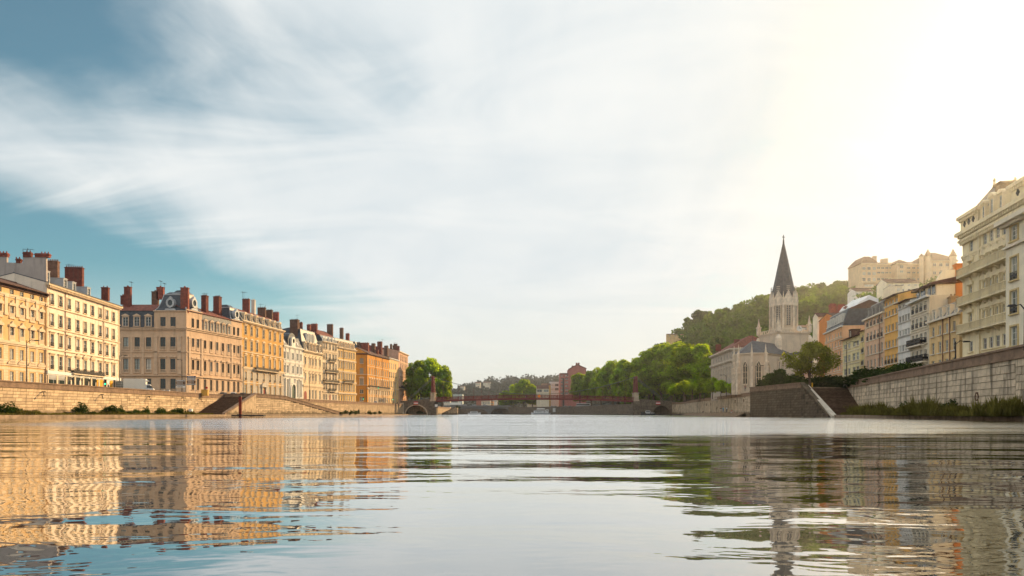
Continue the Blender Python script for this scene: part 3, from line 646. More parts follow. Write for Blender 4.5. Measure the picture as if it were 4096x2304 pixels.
# house 3: corner mansion, shaded side and sunlit river side
rosy = plaster('rosy_stone', (.62, .43, .28)); rtrim = mat('rosy_trim', (.64, .46, .31), var=.12, streak=.35)
A, B = P(452, 205), P(745, 205); C_ = P(968, 232.5)
r = root('riverside_house', (B.x, B.y, STREET), 'big corner mansion with slate pavilions and round zinc windows, one side shaded', 'building', 'houses along the left quay')
w = Wing(r, A, B, STREET-.3, Z(1100+345*.4141, 205), rosy, rtrim, 14); zz = lambda v: Z(1100+v*.4141, 205)
w.facade(X2(105, 215, 325, 463, 560), Y2((405, 495), (602, 722), (808, 942), (1000, 1100)), X2(463)[0], ['plain', 'balus', 'round balus', 'plain'], ww=1.65, skip=[(0, 0), (0, 1), (0, 2)], fm=mat('brown_frame', (.12, .09, .07)), panes=[glass, None, None, None], right=False)
# the low end of the attic is slate: raise the wall only under the pavilion
for v, o in ((520, .55), (535, .3), (748, .2), (975, .45)): w.band(zz(v), zz(v-9), o, 'cornice' if v == 520 else 'string_course')
w.band(zz(352), zz(343), .35, 'cornice', u0=w.u(X2(380)[0]))
for px in X2(395, 622): w.pil(w.u(px), zz(960), zz(590), 1.1, .2)
for px in X2(50, 160, 270): w.pil(w.u(px), zz(960), zz(600), .7, .1)
w.rustic(w.zb, zz(985), .55)
mb = MB(); u1 = w.u(X2(378)[0]); mb.prism([(.02, -.12, zz(505)), (u1, -.12, zz(505)), (u1, 0, zz(505)), (.02, 0, zz(505))], [(.02, -.02, zz(346)), (u1, -.02, zz(346)), (u1, .0, zz(346)), (.02, .0, zz(346))]); w.add(mb, 'mansard_roof', slate)
for px in X2(105, 215, 325): w.dormer(w.u(px), zz(495), 1.65, zz(405)-zz(495), 'ped', v=-.3, dep=.6)
mb = MB(); mb.prism([(-.1, -.3, zz(346)), (u1, -.3, zz(346)), (u1, 13.8, zz(346)), (-.1, 13.8, zz(346))], [(-.1, 6, zz(255)), (u1, 6, zz(255)), (u1, 7, zz(255)), (-.1, 7, zz(255))]); w.add(mb, 'roof', tile)
def pavilion(w, px0, px1, zlo, zhi, inset, oculus, dep=9.0):
    u0, u1 = (w.u(px0) if px0 else .1), (w.u(px1) if px1 else w.L-.05); mb = MB(); n = 6; prev = None; h = zhi-zlo
    def ring(t): s_ = inset*(t**.6); return [(u0+s_, .1+s_, zlo+h*t), (u1-s_, .1+s_, zlo+h*t), (u1-s_, dep-s_, zlo+h*t), (u0+s_, dep-s_, zlo+h*t)]
    for i in range(n): mb.prism(ring(i/n), ring((i+1)/n))
    o = w.add(mb, 'pavilion_roof', slate)
    g = MB()
    for i in range(4): g.tube([ring(t/6)[i] for t in range(7)], .14, 5)
    top = ring(1)
    for i in range(4): g.tube([top[i], top[(i+1) % 4]], .16, 5)
    w.add(g, 'zinc_hip', zinc)
    mb = MB(); mb.prism(ring(1), [((u0+u1)/2+sx*(u1-u0)*.2, dep/2+sy, zhi+1.0) for sx, sy in ((-1, -1), (1, -1), (1, 1), (-1, 1))]); w.add(mb, 'roof', slate)
    if oculus:
        uc, zc = (u0+u1)/2, zlo+h*.45; v = -.25; g = MB(); k = 16
        for i in range(k):
            a0, a1 = 2*PI*i/k, 2*PI*(i+1)/k
            g.prism([(uc+.75*math.cos(a0), v, zc+.95*math.sin(a0)), (uc+1.25*math.cos(a0), v, zc+1.5*math.sin(a0)), (uc+1.25*math.cos(a1), v, zc+1.5*math.sin(a1)), (uc+.75*math.cos(a1), v, zc+.95*math.sin(a1))],
                    [(uc+.75*math.cos(a0), v+1.6, zc+.95*math.sin(a0)), (uc+1.25*math.cos(a0), v+1.6, zc+1.5*math.sin(a0)), (uc+1.25*math.cos(a1), v+1.6, zc+1.5*math.sin(a1)), (uc+.75*math.cos(a1), v+1.6, zc+.95*math.sin(a1))])
        g.extr([(uc-1.6, zlo+.1), (uc+1.6, zlo+.1), (uc+1.3, zlo+.6), (uc-1.3, zlo+.6)], v, v+1.0); g.extr([(uc-.5, zc+1.45), (uc+.5, zc+1.45), (uc, zc+2.0)], v, v+1)
        o = w.add(g, 'round_window', zinc); p = MB(); p.prism([(uc+.8*math.cos(2*PI*i/12), v+.25, zc+1.0*math.sin(2*PI*i/12)) for i in range(12)], [(uc+.8*math.cos(2*PI*i/12), v+.35, zc+1.0*math.sin(2*PI*i/12)) for i in range(12)]); p.build('pane', glass, o)
pavilion(w, X2(382)[0], None, zz(343), zz(178), 1.9, True)
w.chimney(X2(80)[0], 12, 1100+190*.4141, 1100+250*.4141, 7, brick, 1.3); w.chimney(X2(125)[0], 25, 1100+105*.4141, 1100+305*.4141, 4, brick, 2.0); w.chimney(X2(390)[0], 22, 1100+150*.4141, 1100+250*.4141, 9, brick2, 2); w.chimney(X2(440)[0], 25, 1100+108*.4141, 1100+200*.4141, 9, brick, 2.2); w.chimney(X2(675)[0], 30, 1100+112*.4141, 1100+330*.4141, 1.0, brick, 2.3, 6)
w.antenna(X2(160)[0], 1100+62*.4141, 1100+180*.4141, 6); w.antenna(X2(443)[0], 1100+52*.4141, 1100+110*.4141, 9); w.antenna(X2(480)[0], 1100+75*.4141, 1100+165*.4141, 8)
w = Wing(r, B, C_, STREET-.3, Z(1100+345*.4141, 205), rosy, rtrim, 12)
Yr = w.Y(X2(750)[0]); zz = lambda v: Z(1100+v*.4141, Yr)
w.facade(X2(752, 800, 868, 928, 985, 1041, 1095, 1150, 1190), Y2((420, 508), (612, 725), (818, 945), (1000, 1110)), X2(752)[0], ['plain', 'balus', 'round balus', 'plain'], ww=1.25, skip=[(0, i) for i in range(2, 7)], fm=mat('brown_frame', (.12, .09, .07)), panes=[glass, None, None, greyd], left=False)
for v, o in ((525, .55), (540, .3), (755, .2), (985, .45)): w.band(zz(v), zz(v-9), o, 'cornice' if v == 525 else 'string_course')
w.band(zz(352), zz(343), .35, 'cornice', u1=w.u(X2(835)[0])); w.band(zz(352), zz(343), .35, 'cornice', u0=w.u(X2(1125)[0]))
for px in X2(718, 838, 1127, 1220): w.pil(w.u(px), zz(965), zz(600), .8, .22)
w.rustic(w.zb, zz(990), .55)
mb = MB(); a, b = w.u(X2(842)[0]), w.u(X2(1122)[0]); mb.prism([(a, -.12, zz(512)), (b, -.12, zz(512)), (b, 0, zz(512)), (a, 0, zz(512))], [(a, -.02, zz(365)), (b, -.02, zz(365)), (b, .0, zz(365)), (a, .0, zz(365))]); w.add(mb, 'mansard_roof', slate)
for px in X2(868, 928, 985, 1041, 1095): w.dormer(w.u(px), zz(508), 1.2, zz(420)-zz(508)-.2, 'ped', v=-.3, dep=.6)
w.roof(2.6, tile, over=.3, gab=False, z=w.zt+.1)
pavilion(w, None, X2(835)[0], zz(343), zz(178), 1.6, True, 8); pavilion(w, X2(1122)[0], None, zz(343), zz(210), 1.5, True, 8)
w.chimney(X2(868)[0], 22, 1100+190*.4141, 1100+365*.4141, 3, brick, 1.3); w.chimney(X2(990)[0], 26, 1100+200*.4141, 1100+380*.4141, 4, brick, 1.5, 5); w.antenna(X2(862)[0], 1100+170*.4141, 1100+195*.4141, 3)
# house 4
w = house(968, 232.6, 1134, 263.5, 0, 'yellow ochre house with curved stone dormers and a long balcony over its red door', yellow, trimc, 13, zt=Z(1120+397*.4003, 232.6))
cols = X3(55, 115, 170, 235, 298, 347, 400)
w.facade(cols, Y3((455, 545), (602, 697), (755, 862), (915, 1000), (1045, 1145)), cols[0], ['hood guard', 'ped guard', 'ped guard', 'arch guard', 'plain'], ww=1.35, panes=None, skip=[(4, 3)])
Yr = w.Y(cols[0]); zz = lambda v: Z(1120+v*.4003, Yr)
w.band(w.zt-.4, w.zt, .7, 'cornice', dent=.8); w.band(zz(722), zz(712), .25); w.band(zz(884), zz(870), .4); w.band(zz(1028), zz(1018), .2)
base4 = mat('grey_ashlar', (.50, .44, .36), streak=.3); mb = MB()
for z0, z1, ws in ((w.zb, zz(884), 0),):
    pass
w.rustic(w.zb+.02, zz(890), .45, .07, base4); w.balcony(X3(135)[0], X3(362)[0], cols[0], 1120+885*.4003, 1.3); mb.box(w.us[3]-1.1, w.us[3]+1.1, -.1, .1, w.zb, w.zb+4.0); w.add(mb, 'door', redm)
mb = MB(); u = w.us[3]; mb.box(u-1.9, u-1.12, -.5, .05, w.zb, w.zb+5); mb.box(u+1.12, u+1.9, -.5, .05, w.zb, w.zb+5); mb.box(u-2.1, u+2.1, -.7, .05, w.zb+5.002, w.zb+5.4); mb.extr([(u-2.1, w.zb+5.402), (u+2.1, w.zb+5.402)]+[(u+2.1*math.cos(PI*i/8), w.zb+5.402+1.3*math.sin(PI*i/8)) for i in range(1, 8)], -.6, .05); w.add(mb, 'door_portal', base4)
w.mansard(3.0, 1.6, 2.2, slate, tile, ends=False)
for u in w.us: w.dormer(u, w.zt+.15, 1.15, 2.0, 'arch', v=-.05, dep=1.4)
for a, ww_, t, b, mm in ((62, 28, 182, 295, brick), (135, 14, 193, 315, pale), (218, 32, 268, 340, brick2), (295, 25, 292, 365, brick2), (360, 22, 315, 385, brick)): w.chimney(X3(a)[0], ww_, 1120+t*.4003, 1120+b*.4003, 6, mm)
w.antenna(X3(25)[0], 1120+112*.4003, 1120+185*.4003, 6); w.antenna(X3(40)[0], 1120+118*.4003, 1120+185*.4003, 5); w.antenna(X3(205)[0], 1120+235*.4003, 1120+270*.4003, 6); w.antenna(X3(255)[0], 1120+250*.4003, 1120+300*.4003, 6, False)
# house 5
w = house(1134.5, 263.6, 1212, 279.5, 0, 'low white ornate house with round arched windows and a small slate dome', plaster('white_stone_plaster', (.74, .68, .58)), mat('white_trim', (.78, .73, .64), streak=.2), 13, zt=Z(1120+650*.4003, 263.6))
cols = X3(440, 477, 528, 573, 607); w.facade(cols, Y3((712, 782), (845, 922), (985, 1165)), cols[0], ['arch', 'arch', 'arch'], ww=1.4, skip=[(2, 2)])
Yr = w.Y(cols[0]); zz = lambda v: Z(1120+v*.4003, Yr)
for v, o in ((662, .5), (815, .25), (955, .5)): w.band(zz(v), zz(v-12), o, 'cornice' if v == 662 else 'string_course')
for px in X3(455, 500, 552, 592): 
    w.pil(w.u(px), zz(815), zz(675), .35, .2); w.pil(w.u(px), zz(955), zz(827), .35, .2); w.pil(w.u(px), w.zb, zz(975), .5, .3, 'column')
mb = MB(); u = w.us[2]; h = 5.5; mb.extr([(u-1.5, w.zb), (u+1.5, w.zb), (u+1.5, w.zb+h)]+[(u+1.5*math.cos(PI*i/8), w.zb+h+1.5*math.sin(PI*i/8)) for i in range(1, 8)]+[(u-1.5, w.zb+h)], -.1, .1); w.add(mb, 'door', mat('dark_green_door', (.02, .05, .035), rough=.5))
mb = MB(); k = 10
for i in range(k):
    a0, a1 = PI*i/k, PI*(i+1)/k; f = lambda a, R: (u+R*math.cos(a), w.zb+h+R*math.sin(a))
    q = [f(a0, 1.55), f(a0, 2.2), f(a1, 2.2), f(a1, 1.55)]; mb.extr(q, -.5, .05)
mb.box(u-2.2, u-1.55, -.5, .05, w.zb, w.zb+h); mb.box(u+1.55, u+2.2, -.5, .05, w.zb, w.zb+h); w.add(mb, 'door_portal', w.tm)
w.mansard(4.0, 2.0, .5, slate, slate, ends=False)
mb = MB(); u = w.us[2]
prof = [(u-3.4, w.zt), (u+3.4, w.zt)]+[(u+3.4*math.cos(PI*i/10), w.zt+2+3.6*math.sin(PI*i/10)) for i in range(0, 11)]; mb.extr(prof, .3, 9); w.add(mb, 'dome_roof', slate)
mb = MB(); mb.extr([(u-1.6, w.zt), (u+1.6, w.zt), (u+1.6, w.zt+2.6)]+[(u+1.6*math.cos(PI*i/8), w.zt+2.6+1.5*math.sin(PI*i/8)) for i in range(1, 8)]+[(u-1.6, w.zt+2.6)], -.4, .5); o = w.add(mb, 'round_dormer', w.tm)
mb = MB(); mb.prism([(u+.75*math.cos(2*PI*i/12), -.44, w.zt+2.4+.9*math.sin(2*PI*i/12)) for i in range(12)], [(u+.75*math.cos(2*PI*i/12), -.35, w.zt+2.4+.9*math.sin(2*PI*i/12)) for i in range(12)]); mb.build('round_pane', glass, o)
for a in (458, 592): 
    mb = MB(); uu = w.u(X3(a)[0]); mb.prism([(uu-.5, .45, w.zt+1.0), (uu+.5, .45, w.zt+1.0), (uu+.5, .55, w.zt+1.0), (uu-.5, .55, w.zt+1.0)], [(uu-.5, 1.2, w.zt+2.6), (uu+.5, 1.2, w.zt+2.6), (uu+.5, 1.3, w.zt+2.6), (uu-.5, 1.3, w.zt+2.6)]); w.add(mb, 'skylight', zinc)
# house 6
w = house(1212.3, 279.6, 1290, 298, 0, 'pale carved stone house with gothic window heads and a tall slate mansard', plaster('pale_yellow_stone', (.72, .58, .38)), trimc, 14, zt=Z(1120+697*.4003, 279.6))
cols = X3(652, 697, 727, 757, 798); w.facade(cols, Y3((775, 865), (932, 1022), (1095, 1185)), cols[0], ['crown balus', 'crown balus', 'plain'], ww=1.35, skip=[(2, 0)], panes=[None, None, greyd])
Yr = w.Y(cols[0]); zz = lambda v: Z(1120+v*.4003, Yr); w.band(w.zt-.4, w.zt, .7, 'cornice', dent=.7); w.band(zz(902), zz(893), .2); w.band(zz(1060), zz(1045), .4); w.rustic(w.zb, zz(1065), .5)
mb = MB(); u = w.us[0]; h = 3.6; mb.extr([(u-1.2, w.zb), (u+1.2, w.zb), (u+1.2, w.zb+h)]+[(u+1.2*math.cos(PI*i/8), w.zb+h+1.2*math.sin(PI*i/8)) for i in range(1, 8)]+[(u-1.2, w.zb+h)], -.1, .1); w.add(mb, 'door', redm)
w.mansard(9.0, 2.6, .8, slate, slate, ends=True)
for u in w.us: w.dormer(u, w.zt+.1, 1.2, 2.8, 'ped', v=-.2, dep=1.5)
for a in (672, 703, 733): w.dormer(w.u(X3(a)[0], 1.2), w.zt+4.2, 1.2, 3.1, 'flat', v=1.0, m=white, dep=1.5, pm=glass2)
w.chimney(X3(547)[0], 33, 1120+390*.4003, 1120+570*.4003, 5, brick2, 2.0, 6); w.chimney(X3(612)[0], 9, 1120+420*.4003, 1120+470*.4003, 8, brick); w.antenna(X3(570)[0], 1120+345*.4003, 1120+395*.4003, 6)
# house 7
w = house(1290.3, 298.1, 1352, 311, 0, 'narrow cream house with three long black iron balconies', plaster('light_cream_plaster', (.74, .60, .42)), trimc, 13, zt=Z(1120+607*.4003, 298))
cols = X3(838, 863, 898, 932, 957); w.facade(cols, Y3((628, 687), (728, 787), (825, 890), (928, 995), (1035, 1095), (1142, 1195)), cols[0], ['guard', 'guard', 'guard', 'guard', 'guard', 'arch'], ww=1.25)
Yr = w.Y(cols[0]); zz = lambda v: Z(1120+v*.4003, Yr); w.band(w.zt-.35, w.zt, .6, 'cornice'); w.band(zz(712), zz(704), .2); w.band(zz(1120), zz(1108), .35)
for a, b, y in ((880, 940, 808), (848, 968, 918), (825, 978, 1022), (878, 938, 1110)): w.balcony(X3(a)[0], X3(b)[0], cols[0], 1120+y*.4003-1, 1.0, 1.2)
mb = MB(); u = w.us[2]; mb.box(u-.8, u+.8, -.08, .1, w.zb, w.zb+3.6); w.add(mb, 'door', redm)
w.mansard(2.6, 1.5, 3.2, slate, tile, ends=False)
for u in w.us: w.dormer(u, w.zt+.1, 1.0, 1.2, 'arch', v=.1, m=white, dep=1.2)
for a, ww_, t, b, mm in ((688, 14, 440, 470, brick), (742, 26, 432, 515, brick), (900, 24, 437, 540, brick2), (1015, 14, 475, 565, brick2), (1075, 14, 530, 580, brick)): w.chimney(X3(a)[0], ww_, 1120+t*.4003, 1120+b*.4003, 5, mm)
# house 8
w = house(1352.3, 311.1, 1424, 328, 0, 'yellow house with arched windows under a pale sloping attic of small arched dormers', yellow2, trimc, 13, zt=Z(1120+667*.4003, 311))
cols = X3(990, 1015, 1045, 1068, 1093, 1114, 1138); w.facade(cols, Y3((705, 768), (812, 876), (925, 988), (1035, 1107), (1150, 1205)), cols[0], ['arch', 'round', 'arch', 'arch', 'plain'], ww=1.15)
Yr = w.Y(cols[0]); zz = lambda v: Z(1120+v*.4003, Yr); w.band(w.zt-.35, w.zt, .6, 'cornice'); w.band(zz(798), zz(790), .25); w.band(zz(912), zz(904), .25); w.band(zz(1020), zz(1010), .3); w.band(zz(1135), zz(1122), .45)
w.balcony(X3(1028)[0], X3(1125)[0], cols[0], 1120+1018*.4003, 1.0, 1.3)
w.mansard(4.2, 1.8, .7, slate2, tile2, ends=False)
for u in w.us: w.dormer(u, w.zt+.1, 1.0, 2.0, 'arch', v=-.05, dep=1.4)
w.pipe(w.u(X3(1030)[0]))
# house 9 orange corner
A, B, C_ = P(1424.5, 350), P(1469, 350), P(1556, 385)
r = root('riverside_house', (B.x, B.y, STREET), 'bright orange corner house with a pale ground floor and closed shutters', 'building', 'houses along the left quay')
w = Wing(r, A, B, STREET-.3, Z(1413, 350), orange, trimc, 12); w.facade(X4(168), Y4((480, 558), (620, 710), (775, 868), (935, 990), (1040, 1105)), X4(168)[0], ['plain blind', 'plain blind', 'round', 'plain', 'plain'], ww=1.9, right=False)
zz = lambda v: Z(1300+v*.2761, 350)
for v, o in ((720, .2), (875, .35)): w.band(zz(v), zz(v-9), o)
w.band(w.zt-.35, w.zt, .6, 'cornice', tile2)
gb = mat('dark_brown_shopfront', (.14, .07, .06), streak=.3); mb = MB(); mb.box(.02, w.L-.02, -.06, .02, w.zb, zz(905)); 
w.pipe(w.L-.4)
w = Wing(r, B, C_, STREET-.3, Z(1413, 350), orange, trimc, 12); cols = X4(283, 317, 351, 385, 418, 450, 481, 511, 543)
w.facade(cols, Y4((490, 567), (620, 717), (782, 868), (935, 998), (1040, 1115)), cols[0], ['plain blind', 'plain blind', 'round', 'plain', 'plain'], ww=1.5, left=False)
Yr = w.Y(cols[0]); zz = lambda v: Z(1300+v*.2761, Yr)
for v, o in ((600, .15), (725, .2)): w.band(zz(v), zz(v-7), o)
w.band(w.zt-.35, w.zt, .6, 'cornice', tile2); w.band(zz(925), zz(905), .5, m=trimc); w.balcony(X4(262)[0], X4(562)[0], cols[0], 1300+903*.2761, 1.0, 1.1, redm if 0 else None)
mb = MB()
for i, u in enumerate(w.us): 
    for s_ in (-1, 1): mb.box(u+s_*1.25-.4, u+s_*1.25+.4, -.1, .03, w.zb, zz(935))
tag(w.add(mb, 'pale_pier', trimc), kind='stuff')
for px in X4(371, 467): w.pipe(w.u(px))
w.roof(3.0, tile2, over=.5)
for a, ww_, t, b, mm, of in ((128, 12, 245, 335, brick2, 9), (215, 32, 250, 395, brick, 6), (340, 14, 262, 415, brick2, 5), (395, 8, 348, 430, brick, 3), (432, 18, 235, 415, brick, 5), (525, 14, 295, 440, brick2, 4)): w.chimney(X4(a)[0], ww_, 1300+t*.2761, 1300+b*.2761, of, mm, 1.6)
w.antenna(X4(468)[0], 1300+200*.2761, 1300+240*.2761, 5)
mb = MB(); u0 = 8; D = 13; zr_ = Z(1368, 365); mb.prism([(u0, D-5, w.zt), (u0+12, D-5, w.zt), (u0+12, D+8, w.zt), (u0, D+8, w.zt)], [(u0+3, D-2, zr_), (u0+9, D-2, zr_), (u0+9, D+5, zr_), (u0+3, D+5, zr_)]); mb.box(u0, u0+12, D-5, D+8, w.zb, w.zt-.01); w.add(mb, 'rear_pavilion', slate)
# house 10, 11
w = house(1556.3, 385.1, 1594, 405, 0, 'pale yellow house between the orange house and the pink end house', peach, trimc, 12, zt=Z(1430, 385))
cols = X4(574, 603, 633, 662); w.facade(cols, Y4((545, 622), (675, 757), (815, 897), (945, 1012), (1060, 1115)), cols[0], ['plain', 'guard', 'hood', 'plain', 'plain'], ww=1.7)
Yr = w.Y(cols[0]); zz = lambda v: Z(1300+v*.2761, Yr); w.band(w.zt-.35, w.zt, .6, 'cornice', white); w.band(zz(780), zz(773), .2); w.band(zz(925), zz(915), .3); w.roof(2.2, tile2)
for a, ww_, t, b in ((595, 8, 275, 330), (640, 12, 290, 350)): w.chimney(X4(a)[0], ww_, 1300+t*.2761, 1300+b*.2761, 7, brick2)
w = house(1594.3, 405.1, 1632, 435, 0, 'tall faded pink end house with a dark red blind gable beside the plane trees', pink, trimc, 13, zt=Z(1403, 405))
cols = X4(735, 757, 781, 803, 823); w.facade(cols, Y4((452, 527), (570, 645), (690, 768), (820, 895), (950, 1020), (1060, 1120)), cols[1], ['hood guard', 'hood', 'hood guard', 'ped guard', 'hood', 'plain'], ww=1.7)
Yr = w.Y(cols[1]); zz = lambda v: Z(1300+v*.2761, Yr); w.band(w.zt-.4, w.zt, .8, 'cornice'); 
for v in (548, 665, 785, 925): w.band(zz(v), zz(v-7), .2)
w.balcony(X4(705)[0], X4(845)[0], cols[1], 1300+925*.2761, 1.3, 1.3); w.roof(1.5, tile2)
mb = MB(); mb.prism([(.02, .3, w.zb), (.02, 34, w.zb), (.02, 34, w.zt+5.0), (.02, 18, w.zt+3.6), (.02, 0.3, w.zt+.3)], [(14, .3, w.zb), (14, 34, w.zb), (14, 34, w.zt+5.0), (14, 18, w.zt+3.6), (14, .3, w.zt+.3)]); w.add(mb, 'gable_wall', redw)
w.chimney(X4(660)[0], 14, 1300+268*.2761, 1300+350*.2761, 5, brick2, 1.5); w.chimney(X4(695)[0], 12, 1300+300*.2761, 1300+370*.2761, 3, brick, 1.5); w.antenna(X4(650)[0], 1300+245*.2761, 1300+275*.2761, 5)
# ------------------------------------------------------------------ right bank houses
X5, Y5 = zx(3240, .4486), zy(1050, .4486); X6, Y6 = zx(3640, .5869), zy(650, .5866)
RG = 6.3
def fx(px, off=0.0):                      # the right facade line x = 67+off+.2(y-101)
    k = (px-HX)/F; y = (67+off-20.2)/(k-.2); return y
def rhouse(px0, px1, ytop, label, wm, tm, depth=12, off=0.0, ref=None):
    Y0, Y1_ = fx(px0, off), fx(px1, off)
    A, B = P(px0, Y0), P(px1, Y1_); r = root('riverside_house', (A.x, A.y, RG), label, 'building', 'houses above the right quay')
    return Wing(r, A, B, RG-.3, Z(ytop, Y0 if ref is None else fx(ref, off)), wm, tm, depth)
salmon = plaster('salmon_plaster', (.80, .45, .24)); orange2 = plaster('warm_orange_plaster', (.86, .48, .14)); lemon = plaster('pale_lemon_plaster', (.86, .74, .42)); pinkp = plaster('soft_pink_plaster', (.80, .52, .34))
whitep = plaster('white_lime_plaster', (.82, .78, .72)); beige = plaster('grey_beige_plaster', (.74, .64, .48)); sand = plaster('sandy_peach_plaster', (.84, .58, .28)); ivory = plaster('ivory_plaster', (.90, .80, .60)); rorange = plaster('burnt_orange_plaster', (.68, .25, .07))
ttrim = mat('ivory_trim', (.80, .70, .55), var=.08)
zz5 = lambda w, a: (lambda v: Z(1050+v*.4486, w.Y(a)))
# cream end gable with a balcony
A, B = P(3270, 192), P(3318, 192); r = root('riverside_house', (A.x, A.y, RG), 'narrow cream gable house with a dark flat eave, leftmost behind the leaning tree', 'building', 'houses above the right quay')
w = Wing(r, A, B, RG-.3, Z(1266, 192), ivory, ttrim, 3); w.facade([3286], [(1370, 1400), (1430, 1455), (1490, 1520)], 3286, ['plain', 'plain', 'plain'], ww=1.3); w.roof(1.0, tile2, over=.5); w.balcony(3272, 3300, 3286, 1402, .8)
# row from left to right
w = rhouse(3300, 3370, 1050+632*.4486, 'salmon orange house with a row of small white dormers behind the leaning tree', salmon, ttrim)
c = X5(147, 172, 197, 227, 250, 273); w.facade(c, Y5((615, 657), (693, 740), (785, 845), (895, 957), (1000, 1045)), c[-1], 'plain', ww=1.15, panes=None); zz = zz5(w, c[-1]); w.band(w.zt-.3, w.zt, .5, 'cornice', white); 
for v in (675, 765, 870, 980): w.band(zz(v), zz(v-5), .15, m=ttrim)
w.mansard(4.0, 1.3, 2.0, slate, tile2, ends=False)
for u in w.us: w.dormer(u, w.zt+1.2, 1.0, 1.5, 'flat', v=.3, m=white, dep=1.3, pm=glass2)
for a, wd, t, b in ((200, 22, 365, 500), (275, 26, 370, 470), (335, 24, 385, 480)): w.chimney(X5(a)[0], wd, 1050+t*.4486, 1050+b*.4486, 6, brick, 2.0)
w = rhouse(3370.4, 3439, 1050+702*.4486, 'pale lemon house with wide grouped windows under a low brown roof', lemon, ttrim)
c = X5(312, 348, 392, 425); w.facade(c, Y5((703, 752), (810, 872), (932, 990), (1040, 1070)), c[2], 'plain', ww=2.1, panes=[None, None, greyd, greyd]); zz = zz5(w, c[2])
for v in (785, 900, 1020): w.band(zz(v), zz(v-5), .15, m=ttrim)
w.roof(1.3, tile2, over=.8); w.dormer(w.u(X5(365)[0], .6), w.zt+.3, 1.4, 1.6, 'flat', v=.4, m=tile2, dep=2)
w.add(MB().prism([(w.L+.05-8, 1.5, w.zb), (w.L+.05, 1.5, w.zb), (w.L+.05, 12, w.zb), (w.L-8, 12, w.zb)], [(w.L-7.5, 4.5, Z(1252, 168)), (w.L+.05, 4.5, Z(1252, 168)), (w.L+.05, 12, Z(1252, 168)), (w.L-7.5, 12, Z(1252, 168))]), 'party_wall', rorange) if 0 else None
w = rhouse(3439.4, 3458, 1050+622*.4486, 'very narrow yellow house one window wide', plaster('narrow_yellow_plaster', (.80, .62, .28)), ttrim)
c = X5(470); w.facade(c, Y5((650, 703), (755, 805), (865, 915), (965, 1000)), c[0], 'plain guard', ww=1.5); w.roof(1.2, tile2)
w = rhouse(3458.4, 3538, 1050+512*.4486, 'soft pink house with a grey slate attic of narrow dormers', pinkp, ttrim)
c = X5(516, 547, 579, 611, 642); w.facade(c, Y5((518, 580), (628, 702), (748, 828), (873, 950)), c[0], ['plain guard', 'plain guard', 'plain', 'plain'], ww=1.05, panes=[None, None, greyd, greyd]); w.band(w.zt-.3, w.zt, .5, 'cornice')
w.mansard(2.8, 1.4, 1.2, slate2, tile2, ends=False)
for u in w.us: w.dormer(u, w.zt+.2, .8, 1.6, 'flat', v=.1, m=slate2, dep=1.2)
w.pipe(w.u(X5(627)[0]))
w = rhouse(3538.4, 3592, 1050+340*.4486, 'bright orange five storey house with pale shutters, between the pink and the white house', orange2, ttrim)
c = X5(680, 708, 738, 770); w.facade(c, Y5((360, 392), (440, 492), (568, 630), (705, 770), (835, 912)), c[0], ['plain', 'plain blind', 'plain', 'plain', 'guard plain'], ww=1.1); zz = zz5(w, c[0]); w.roof(1.5, tile2, over=.9); w.band(zz(405), zz(399), .15)
w = rhouse(3592.4, 3641, 1050+376*.4486, 'white lime washed house between the orange house and the grey beige house', whitep, mat('dull_white_trim', (.66, .62, .56)))
c = X5(803, 829, 853, 882); w.facade(c, Y5((387, 415), (480, 540), (605, 660), (740, 800), (868, 905)), c[0], ['plain', 'plain blind', 'plain', 'plain', 'plain'], ww=1.05); zz = zz5(w, c[0])
for v in (675, 810): w.band(zz(v), zz(v-5), .15)
w.roof(1.0, tile2, over=.8)
mb = MB(); mb.box(.2, w.L-.1, 3.2, 11.5, w.zt-.5, Z(1178, 124)); w.add(mb, 'roof_storey', beige); mb = MB(); mb.box(0, w.L, 3.0, 11.7, Z(1178, 124)+.003, Z(1178, 124)+.25); w.add(mb, 'flat_roof', zinc)
w = rhouse(3641.4, 3717, 1050+362*.4486, 'grey beige house with two black iron balconies and a loggia storey under its roof', beige, ttrim)
c = X5(922, 958, 995, 1034); w.facade(c, Y5((390, 467), (515, 602), (655, 745), (800, 880), (950, 1010)), c[0], ['guard', 'guard', 'guard', 'guard', 'plain'], ww=1.1); zz = zz5(w, c[0]); w.band(w.zt-.3, w.zt, .7, 'cornice', white)
w.balcony(X5(905)[0], X5(1030)[0], c[0], 1050+752*.4486, .9, 1.1); w.balcony(X5(900)[0], X5(1055)[0], c[0], 1050+900*.4486, .9, 1.1); w.band(zz(500), zz(494), .15); w.band(zz(632), zz(626), .15)
mb = MB(); zt2 = Z(1050+260*.4486, w.Y(c[0])); mb.box(.05, w.L-.05, 1.0, 11.8, w.zt, zt2); lo = w.add(mb, 'loggia_storey', beige)
for u, ww_ in ((.9, 1.0), (3.0, 1.8), (5.6, 1.2), (7.4, 1.2)):
    mb = MB(); q = ww_/2; mb.extr([(u-q, w.zt+.3), (u+q, w.zt+.3), (u+q, w.zt+1.7)]+[(u+q*math.cos(PI*i/6), w.zt+1.7+q*.6*math.sin(PI*i/6)) for i in range(1, 6)]+[(u-q, w.zt+1.7)], .93, 1.05)
    if u < w.L-.6: mb.build('loggia_opening', glass, lo)
mb = MB(); mb.box(-.3, w.L+.3, .2, 12, zt2+.003, zt2+.35); mb.prism([(-.3, .2, zt2+.353), (w.L+.3, .2, zt2+.353), (w.L+.3, 12, zt2+.353), (-.3, 12, zt2+.353)], [(-.3, 6, zt2+1.5), (w.L+.3, 6, zt2+1.5), (w.L+.3, 6.2, zt2+1.5), (-.3, 6.2, zt2+1.5)]); w.add(mb, 'roof', tile2)
